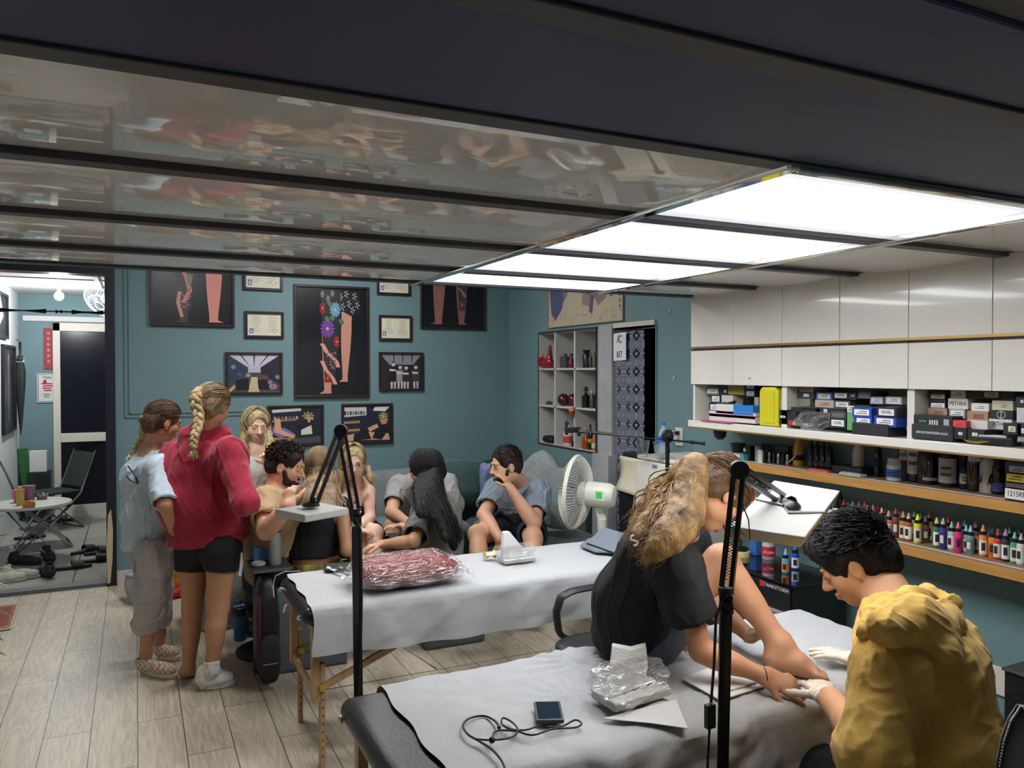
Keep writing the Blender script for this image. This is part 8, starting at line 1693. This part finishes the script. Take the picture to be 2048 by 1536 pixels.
bottle('slim black ink bottle with navy label right of the glue bottle',1762,952,big(.024,.19),dkg,label=(.0245,.05,.1,(40,50,96)),cap=([(.009,.17),(.009,.2)],(20,20,22)))
bottle('short white jar with blue label in front of a clear bottle',1789,960,[(.034,0),(.036,.006),(.036,.075),(.03,.085)],mat('white_jar',(206,208,206),.4),label=(.0365,.015,.055,(60,90,160)),cap=([(.033,.083),(.033,.105)],(196,196,188)),name='jar',cat='jar')
bottle('black bottle with grey white label reading RK behind the white jar',1818,960,big(.033,.25),pet,label=(.0335,.1,.15,(176,178,170)),cap=([(.011,.22),(.011,.24)],(30,30,32)),txt='ARK',tz=.125,ts=.03)
bottle('tall white and black labelled bottle, left of the amber bottles',1846,962,big(.032,.26),dkg,label=(.0325,.04,.19,(190,190,186)),cap=([(.011,.22),(.011,.24)],(30,30,32)))
bottle('large amber bottle with brown liquid in the middle of the upper shelf',1862,966,big(.04,.21),amber,label=None,cap=([(.015,.186),(.015,.205)],(24,24,24)))
bottle('large dark bottle with small white lines right behind the brown one',1876,966,big(.038,.2),dkg,label=(.0385,.02,.032,(206,206,206)),cap=([(.014,.18),(.014,.2)],(24,24,24)))
bottle('large dark bottle with grey label standing apart in the middle',1908,972,big(.04,.21),amber,label=(.0405,.02,.13,(170,170,168)),cap=([(.015,.186),(.015,.205)],(24,24,24)))
bottle('small navy dropper bottle with pale green label',1938,977,big(.025,.15),mat('navy_glass',(18,22,66),.15),label=(.0255,.025,.07,(186,196,180)),cap=([(.009,.13),(.009,.16)],(20,20,22)))
bottle('tall dark bottle behind the small navy one',1950,972,big(.034,.25),dkg,label=(.0345,.13,.19,(186,184,176)),cap=([(.011,.22),(.011,.24)],(30,30,32)),X=3.31,txt='OM',tz=.16,ts=.026)
for px,lab in ((1963,'white squeeze bottle with black bird print, left one of two'),(1978,'white squeeze bottle with black bird print, right one of two')):
 t=bottle(lab,px,982+(px>1970)*3,[(.026,0),(.028,.006),(.028,.12),(.022,.14),(.008,.15)],mat('white_squeeze',(200,200,194),.45),cap=([(.007,.15),(.003,.18)],(30,30,32)));c=Vector(t.location);v=Vector((-c.x,-c.y,0)).normalized();r_=V3(-v.y,v.x,0)
 MB().prism([c+v*.0286+r_*a+V3(0,0,b_) for a,b_ in ((-.008,.03),(-.002,.06),(.004,.085),(.012,.08),(.008,.06),(.012,.035),(.0,.045))],v*.001,blk).build('bird_print',t)
bottle('dark round bottle with blue and pink label at the right end',2000,987,[(.026,0),(.031,.01),(.026,.06),(.028,.1),(.02,.13),(.009,.15)],dkg,label=(.031,.012,.05,(70,90,170)),cap=([(.01,.15),(.01,.17)],(24,24,26)),txt='Aay',tz=.035,ts=.018,tcol=(200,60,90))
bottle('yellow oil bottle with clear cap at the left part of the upper shelf',1605,930,[(.028,0),(.03,.008),(.03,.09),(.014,.14),(.013,.15)],mat('yellow_oil',(206,150,40),.2,alpha=.9),cap=([(.014,.15),(.014,.18)],(206,206,196)),label=(.0305,.03,.06,(40,34,26)))
for i,px in enumerate((1622,1634,1646,1658)):bottle('row of small black bottles right of the yellow oil bottle, %s'%('first','second','third','last with rounded top')[i],px,930+i,[(.018,0),(.019,.006),(.019,.11),(.01,.13)],dkg,cap=([(.01,.13),(.009,.16)],(40,42,46)),label=(.0193,.02,.04,(60,64,68)),X=3.3,grp='small black bottles on the upper oak shelf')
for i in range(6):
 px=1530+i*9;bottle('small black and grey machine grip number %s counted from the left in the tray'%('one','two','three','four','five','six')[i],px,918+i*2,[(.009,0),(.012,.012),(.008,.03),(.012,.045),(.006,.06)],steel if i%2 else blackplastic,X=3.27,grp='machine grips on the upper oak shelf',name='tattoo_grip',cat='grip')
c=at(1541,900,X=3.33);tag(MB().box((3.3,at(1578,900,X=3.31).y,zs),(3.34,at(1524,900,X=3.31).y,zs+.1),mat('smoky_box',(56,64,72),.2,alpha=.8)).build('clear_case',bev=.003),'smoky clear case standing behind the machine grips','case')
c=at(1468,907,X=3.22);t=thing('needle_box','flat white and turquoise box at the left end of the upper shelf','box',(3.26,c.y,zs));y1_,y0_=at(1441,907,X=3.2).y,at(1487,907,X=3.2).y
MB().box((3.2,y0_,zs),(3.33,y1_,zs+.034),paperm).build('carton',t,bev=.002);MB().box((3.199,y0_-.001,zs),(3.331,y0_+.03,zs+.0345),flat((70,160,160),.5)).build('turquoise_end',t)
tag(MB().lathe([(.035,0),(.045,.05),(.05,.055)],blackplastic,c=(3.27,at(1476,890,X=3.27).y,zs+.036)).build('black_cup',smooth=True),'small black bowl standing on the white and turquoise box','bowl')
t=thing('power_supply','black power supply with a white knob left of the grey canister','power supply',(3.27,at(1502,905,X=3.27).y,zs));c=Vector(t.location)
MB().box((-.035,-.03,0),(.035,.03,.085),blackplastic,None,c).build('body',t,bev=.004);MB().lathe([(.01,0),(.01,.006)],paperm,c=c+V3(-.036,.01,.06),ax=(-1,0,0)).build('knob',t)
bottle('grey cylinder canister with a hook on the upper shelf',1517,905,[(.02,0),(.02,.09)],flat((150,150,146),.5),X=3.25,name='canister',cat='canister');tag(MB().box((3.2,at(1523,915,X=3.2).y,zs),(3.215,at(1515,915,X=3.2).y,zs+.075),paperm).build('white_tube',bev=.004),'small white printed tube standing in front of the canister','tube')
tag(MB().box((3.2,at(1655,930,X=3.2).y,zs),(3.23,at(1617,930,X=3.2).y,zs+.012),flat((190,70,50),.5)).build('red_cutter',bev=.003),'orange red plastic strip lying at the front of the upper shelf','cutter')
t=thing('laptop_case','flat dark folded case lying on the upper shelf','case',(3.28,at(1690,935,X=3.28).y,zs));MB().box((3.24,at(1722,935,X=3.24).y,zs),(3.35,at(1662,935,X=3.24).y,zs+.04),flat((36,36,46),.6)).build('case',t,bev=.01)
t=thing('keyboard_tray','grey ridged plastic tray lying left of the glue bottle','tray',(3.22,at(1705,943,X=3.22).y,zs));MB().box((3.19,at(1724,943,X=3.2).y,zs),(3.24,at(1680,943,X=3.2).y,zs+.016),flat((150,156,148),.5)).build('tray',t,bev=.004)
for i in range(8):MB().cbox((3.2,Vector(t.location).y-.05+i*.013,zs+.018),(.014,.007,.006),flat((170,174,166),.5)).build('ridge',t)
pt_=[at(x,y,X=3.22) for x,y in ((1592,880),(1594,895),(1590,912),(1578,924))];tag(MB().tube(curve(pt_,20),.003,flat((170,180,180),.3),n=6).build('wall_hook_cable',smooth=True),'thin clear tube hanging in front of the small bottles','tube')
rows2=[(2010,928,2052,946,(52,72,140),'blue carton with pale label, top of the stack on the upper shelf',dict(lcol=(196,200,196),lr=(.2,.3,.98,.85))),(2012,947,2052,965,(60,54,34),'carton with yellow label under the blue one',dict(lcol=(206,186,60),lr=(.02,.15,.95,.85))),(2011,966,2052,977,(96,88,84),'flat grey brown carton between yellow label and serial label',dict(lcol=None)),(2009,979,2060,999,(26,30,54),'navy carton with large serial 1215RM on white label',dict(lcol=(220,220,214),lr=(.02,.12,.98,.88),txt='1215RM'))]
for r in rows2:box_item(*r[:6],X=SX+.01,depth=.13,grp='cartons stacked on the upper oak shelf',**r[6])
# lower oak shelf: ink bottles
inks=[(1662,1045,(210,212,206),(226,226,222),1.0,1,'white'),(1671,1046,(230,230,226),(40,44,50),1.15,1,'white and black'),(1681,1045,(196,200,60),(196,200,60),.9,0,'yellow green'),(1687,1049,(206,206,200),(206,44,52),1.3,1,'white labelled'),(1693,1043,(36,30,32),(50,50,54),2.0,0,'tall black'),(1705,1050,(206,80,50),(176,186,190),1.2,1,'red orange'),(1718,1053,(60,40,40),(214,130,124),1.35,1,'dark'),(1729,1055,(176,50,40),(226,120,100),1.3,0,'brick red'),(1734,1060,(190,60,70),(226,136,160),1.25,1,'rose red'),(1746,1062,(186,30,40),(224,120,124),1.35,1,'crimson'),(1756,1061,(206,206,200),(206,40,44),1.3,0,'white labelled second'),(1763,1069,(224,146,40),(226,170,110),1.35,1,'amber'),(1777,1072,(196,120,84),(226,140,130),1.15,1,'tan'),(1791,1074,(136,70,50),(206,50,56),1.5,1,'brown'),(1806,1079,(176,120,64),(206,150,110),1.35,1,'ochre'),(1817,1081,(150,96,56),(206,160,130),1.3,1,'caramel'),(1829,1076,(140,190,90),(160,206,120),1.3,0,'light green'),(1835,1086,(214,200,50),(236,220,60),1.4,1,'lemon yellow'),(1845,1078,(60,110,50),(120,196,80),1.2,0,'leaf green'),(1851,1084,(110,76,60),(120,100,90),1.15,1,'cocoa'),(1860,1082,(196,160,60),(190,150,130),1.45,0,'mustard'),(1873,1094,(50,120,60),(216,206,70),1.4,1,'green'),(1886,1097,(60,56,140),(170,170,190),1.45,1,'violet'),(1897,1092,(196,60,80),(206,70,70),1.4,0,'cherry'),(1903,1099,(150,200,170),(130,206,180),1.2,0,'mint'),(1916,1104,(226,50,120),(226,90,130),1.35,1,'hot pink'),(1929,1098,(90,130,200),(110,160,216),1.3,0,'sky blue'),(1932,1104,(150,170,176),(170,190,196),1.1,1,'pale grey'),(1941,1107,(110,150,150),(150,206,196),1.15,1,'teal grey'),(1952,1102,(176,90,110),(226,130,140),1.35,0,'dusty pink'),(1966,1112,(226,130,50),(226,180,110),1.4,1,'orange and white'),(1985,1115,(226,120,30),(70,50,60),1.3,1,'bright orange'),(1996,1118,(190,70,60),(206,60,60),1.3,1,'scarlet'),(2011,1122,(56,50,60),(190,150,190),1.4,1,'black and white'),(2023,1116,(120,150,150),(150,206,186),1.4,0,'sea green'),(2029,1126,(60,150,110),(120,196,160),1.3,1,'emerald'),(2042,1129,(210,206,196),(200,190,180),1.3,1,'cream'),(2044,1120,(60,70,90),(90,90,100),1.5,0,'slate')]
for i,(px,py,bd,tp_c,hf,front,w) in enumerate(inks):
 c=at(px,py,Z=.926)
 if not front:c=at(px,py,Z=.926);c.x=min(c.x,XW-.03)
 c.x=min(c.x,XW-.025)
 prev=inks[i-1][6] if i else 'lamp head and nothing'
 ink(c,bd,tp_c,s=1.0,tall=.03*(hf-.9)*1.6,lab='%s ink bottle on the lower shelf, just right of the %s one'%(w,prev) if i else 'white ink bottle half hidden by the lamp head, first of the row',group='ink bottles on the lower oak shelf',label_col=((222,222,216),tuple(int(q*.8) for q in bd),(214,206,190))[i%3])
for px,py,col,tipc,lab in ((1590,1010,(120,130,140),(214,220,222),'clear tipped ink bottle behind the lamp head, left of its twin'),(1665,1022,(120,130,140),(214,220,222),'clear tipped ink bottle peeking over the lamp head edge')):
 c=at(px,py+10,Z=.926);c=Vector((3.3,at(px,py,X=3.3).y,.926));ink(c,col,tipc,lab=lab,s=1.1,tall=.03)
c=Vector((3.27,at(1560,960,X=3.27).y,.926));tag(MB().box((3.25,c.y-.1,.926),(3.35,c.y+.12,1.06),flat((44,54,96),.5)).build('blue_case',bev=.004),'navy blue carton behind the tilted lamp head','box')
c=Vector((3.25,at(1506,990,X=3.25).y,.926));t=thing('small_box','green and grey carton with red top behind the girl in black','box',c)
MB().box((-.03,-.05,0),(.05,.05,.04),flat((110,160,110),.5),None,c).build('carton',t,bev=.002);MB().lathe([(.016,.04),(.016,.07),(.01,.085)],flat((196,60,60),.5),c=c).build('cap',t,smooth=True)
# niche contents
X_=XW+.05
def nz_at(px,py):return at(px,py,X=X_)
sh_z=[NZ[0]+.012,NZ[1]+.009,NZ[2]+.009]
def niche_item(lab,px,lvl,prof,m,name='perfume_bottle',cat='bottle',cap=None,x=X_,label=None):
 y=at(px,800,X=x).y;c=Vector((x,y,sh_z[lvl]));t=thing(name,lab,cat,c,'ornaments and bottles in the display niche');MB().lathe(prof,m,c=c,n=18).build('body',t,smooth=True)
 if cap:MB().lathe(cap[0],flat(cap[1],.4),c=c,n=14).build('cap',t,smooth=True)
 if label:MB().lathe([(label[0],label[1]),(label[0],label[2])],flat(label[3],.6),c=c).build('label',t,smooth=True)
 return t
redc=mat('red_ceramic',(140,26,36),.15,spec=.8,var=.1,vs=40)
y=at(1092,800,X=XW+.02).y;t=thing('cat_figurine','red ceramic figure with tall raised tail at the niche top left','figurine',(XW+.03,y,sh_z[2]))
F=Field();b0=Vector((XW+.03,y,sh_z[2]));F.ell(b0+V3(0,.0,.05),(.04,.1,.045),sm=.02);F.ell(b0+V3(-.01,.09,.06),(.04,.04,.042),sm=.02);F.cone(b0+V3(0,-.05,.06),b0+V3(0,-.06,.2),.03,.012,sm=.03);F.cone(b0+V3(-.01,.075,.09),b0+V3(-.01,.07,.125),.012,.004,sm=.01);F.cone(b0+V3(-.01,.11,.09),b0+V3(-.01,.115,.125),.012,.004,sm=.01);F.ell(b0+V3(0,0,.01),(.035,.09,.02),sm=.02)
V,Q=F.mesh(.005);qmesh('figure',V,Q,redc,t)
niche_item('grey patterned square flask in the top middle niche',1130,2,[(.045,0),(.045,.1),(.02,.105),(.015,.13)],flat((72,66,72),.3));niche_item('crimson perfume flask in the top middle niche',1143,2,[(.03,0),(.035,.05),(.012,.09),(.012,.11)],flat((110,26,56),.2),cap=([(.014,.11),(.014,.125)],(20,20,24)));niche_item('small dark flask right of the crimson one',1151,2,[(.02,0),(.022,.06),(.01,.1)],dkg)
niche_item('black waisted vase in the top right niche',1173,2,[(.03,0),(.035,.1),(.022,.12),(.035,.15)],flat((24,30,34),.3));niche_item('green glass vial beside the black vase',1181,2,[(.016,0),(.018,.08),(.006,.1),(.006,.13)],flat((60,70,60),.2));niche_item('brown vial at the far right of the top niche',1189,2,[(.02,0),(.022,.06),(.006,.09),(.006,.13)],flat((96,82,62),.2))
niche_item('tiny blue grey toy in the middle left niche',1098,1,[(.03,0),(.035,.02),(.015,.035)],flat((60,84,104),.4),name='toy',cat='toy')
for px,lab in ((1127,'dark plum ball in the middle niche, left one'),(1147,'dark plum ball in the middle niche, right one behind')):niche_item(lab,px,1,[(.02,0)]+[(.055*math.sin(a),.055-.055*math.cos(a)) for a in [i*.31 for i in range(2,10)]]+[(.0,.11)],mat('plum_gloss',(70,16,34),.12,spec=.9),name='boxing_ball',cat='ball',x=XW+.06+(px>1140)*.06)
niche_item('black perfume bottle with round stopper in the middle right niche',1172,1,[(.035,0),(.036,.1),(.012,.115),(.012,.13)],dkg,cap=([(.0,.13),(.018,.145),(.016,.17),(.0,.18)],(26,26,30)));niche_item('silver and black spray bottle in the middle right niche',1184,1,[(.02,0),(.02,.1),(.008,.12)],flat((70,70,74),.3),cap=([(.012,.12),(.012,.15)],(190,160,140)));niche_item('tan topped bottle at the edge of the middle right niche',1190,1,[(.02,0),(.02,.11)],flat((36,36,40),.3),cap=([(.014,.11),(.012,.15)],(176,140,110)),x=XW+.09)
c=Vector((XW+.0,NYs[1],NZ[1]-.03));tag(MB().lathe([(.02,0),(.026,.03),(.022,.05)],flat((190,50,50),.4),c=(XW-.03,c.y+.0,NZ[1]-.05)).lathe([(.027,.03),(.027,.045)],flat((214,180,90),.5),c=(XW-.03,c.y,NZ[1]-.05)).tube([(XW-.03,c.y,NZ[1]),(XW-.01,c.y,NZ[1]+.012)],.002,steel).build('hanging_charm',smooth=True),'little red lucky charm hanging on the niche divider','charm')
t=niche_item('white and red detergent bottle in the bottom middle niche',1136,0,[(.035,0),(.042,.02),(.042,.1),(.028,.16),(.012,.19)],flat((214,212,208),.4),label=(.0425,.03,.09,(190,70,60)),cap=([(.013,.19),(.013,.2)],(40,40,90)),x=XW+.03)
niche_item('brandy bottle of amber liquid, left in the bottom right niche',1172,0,[(.03,0),(.034,.02),(.034,.08),(.01,.13),(.01,.16)],mat('brandy',(150,70,24),.15),cap=([(.012,.16),(.012,.18)],(190,160,90)));niche_item('slim black liquor bottle with gold label, bottom right niche',1181,0,[(.02,0),(.022,.13),(.008,.17),(.008,.21)],dkg,label=(.0225,.06,.09,(176,140,70)));niche_item('short whisky bottle with cream label at the far right of the bottom niche',1189,0,[(.022,0),(.024,.09),(.01,.12),(.01,.14)],mat('whisky',(170,110,50),.2),label=(.0245,.02,.06,(206,190,150)))
pillow(MB(),(XW+.05,at(1101,880,X=XW+.05).y,NZ[0]+.045),(.1,.17,.07),blackplastic,seed=3).build('black_pouch',smooth=True);tag(bpy.data.objects['black_pouch'],'crumpled black pouch in the bottom left niche','pouch')
pillow(MB(),(XW+.08,at(1146,880,X=XW+.05).y,NZ[0]+.035),(.08,.13,.05),mat('black_red',(60,24,26),.6),seed=5).build('small_pouch',smooth=True);tag(bpy.data.objects['small_pouch'],'small dark red pouch beside the detergent bottle','pouch')
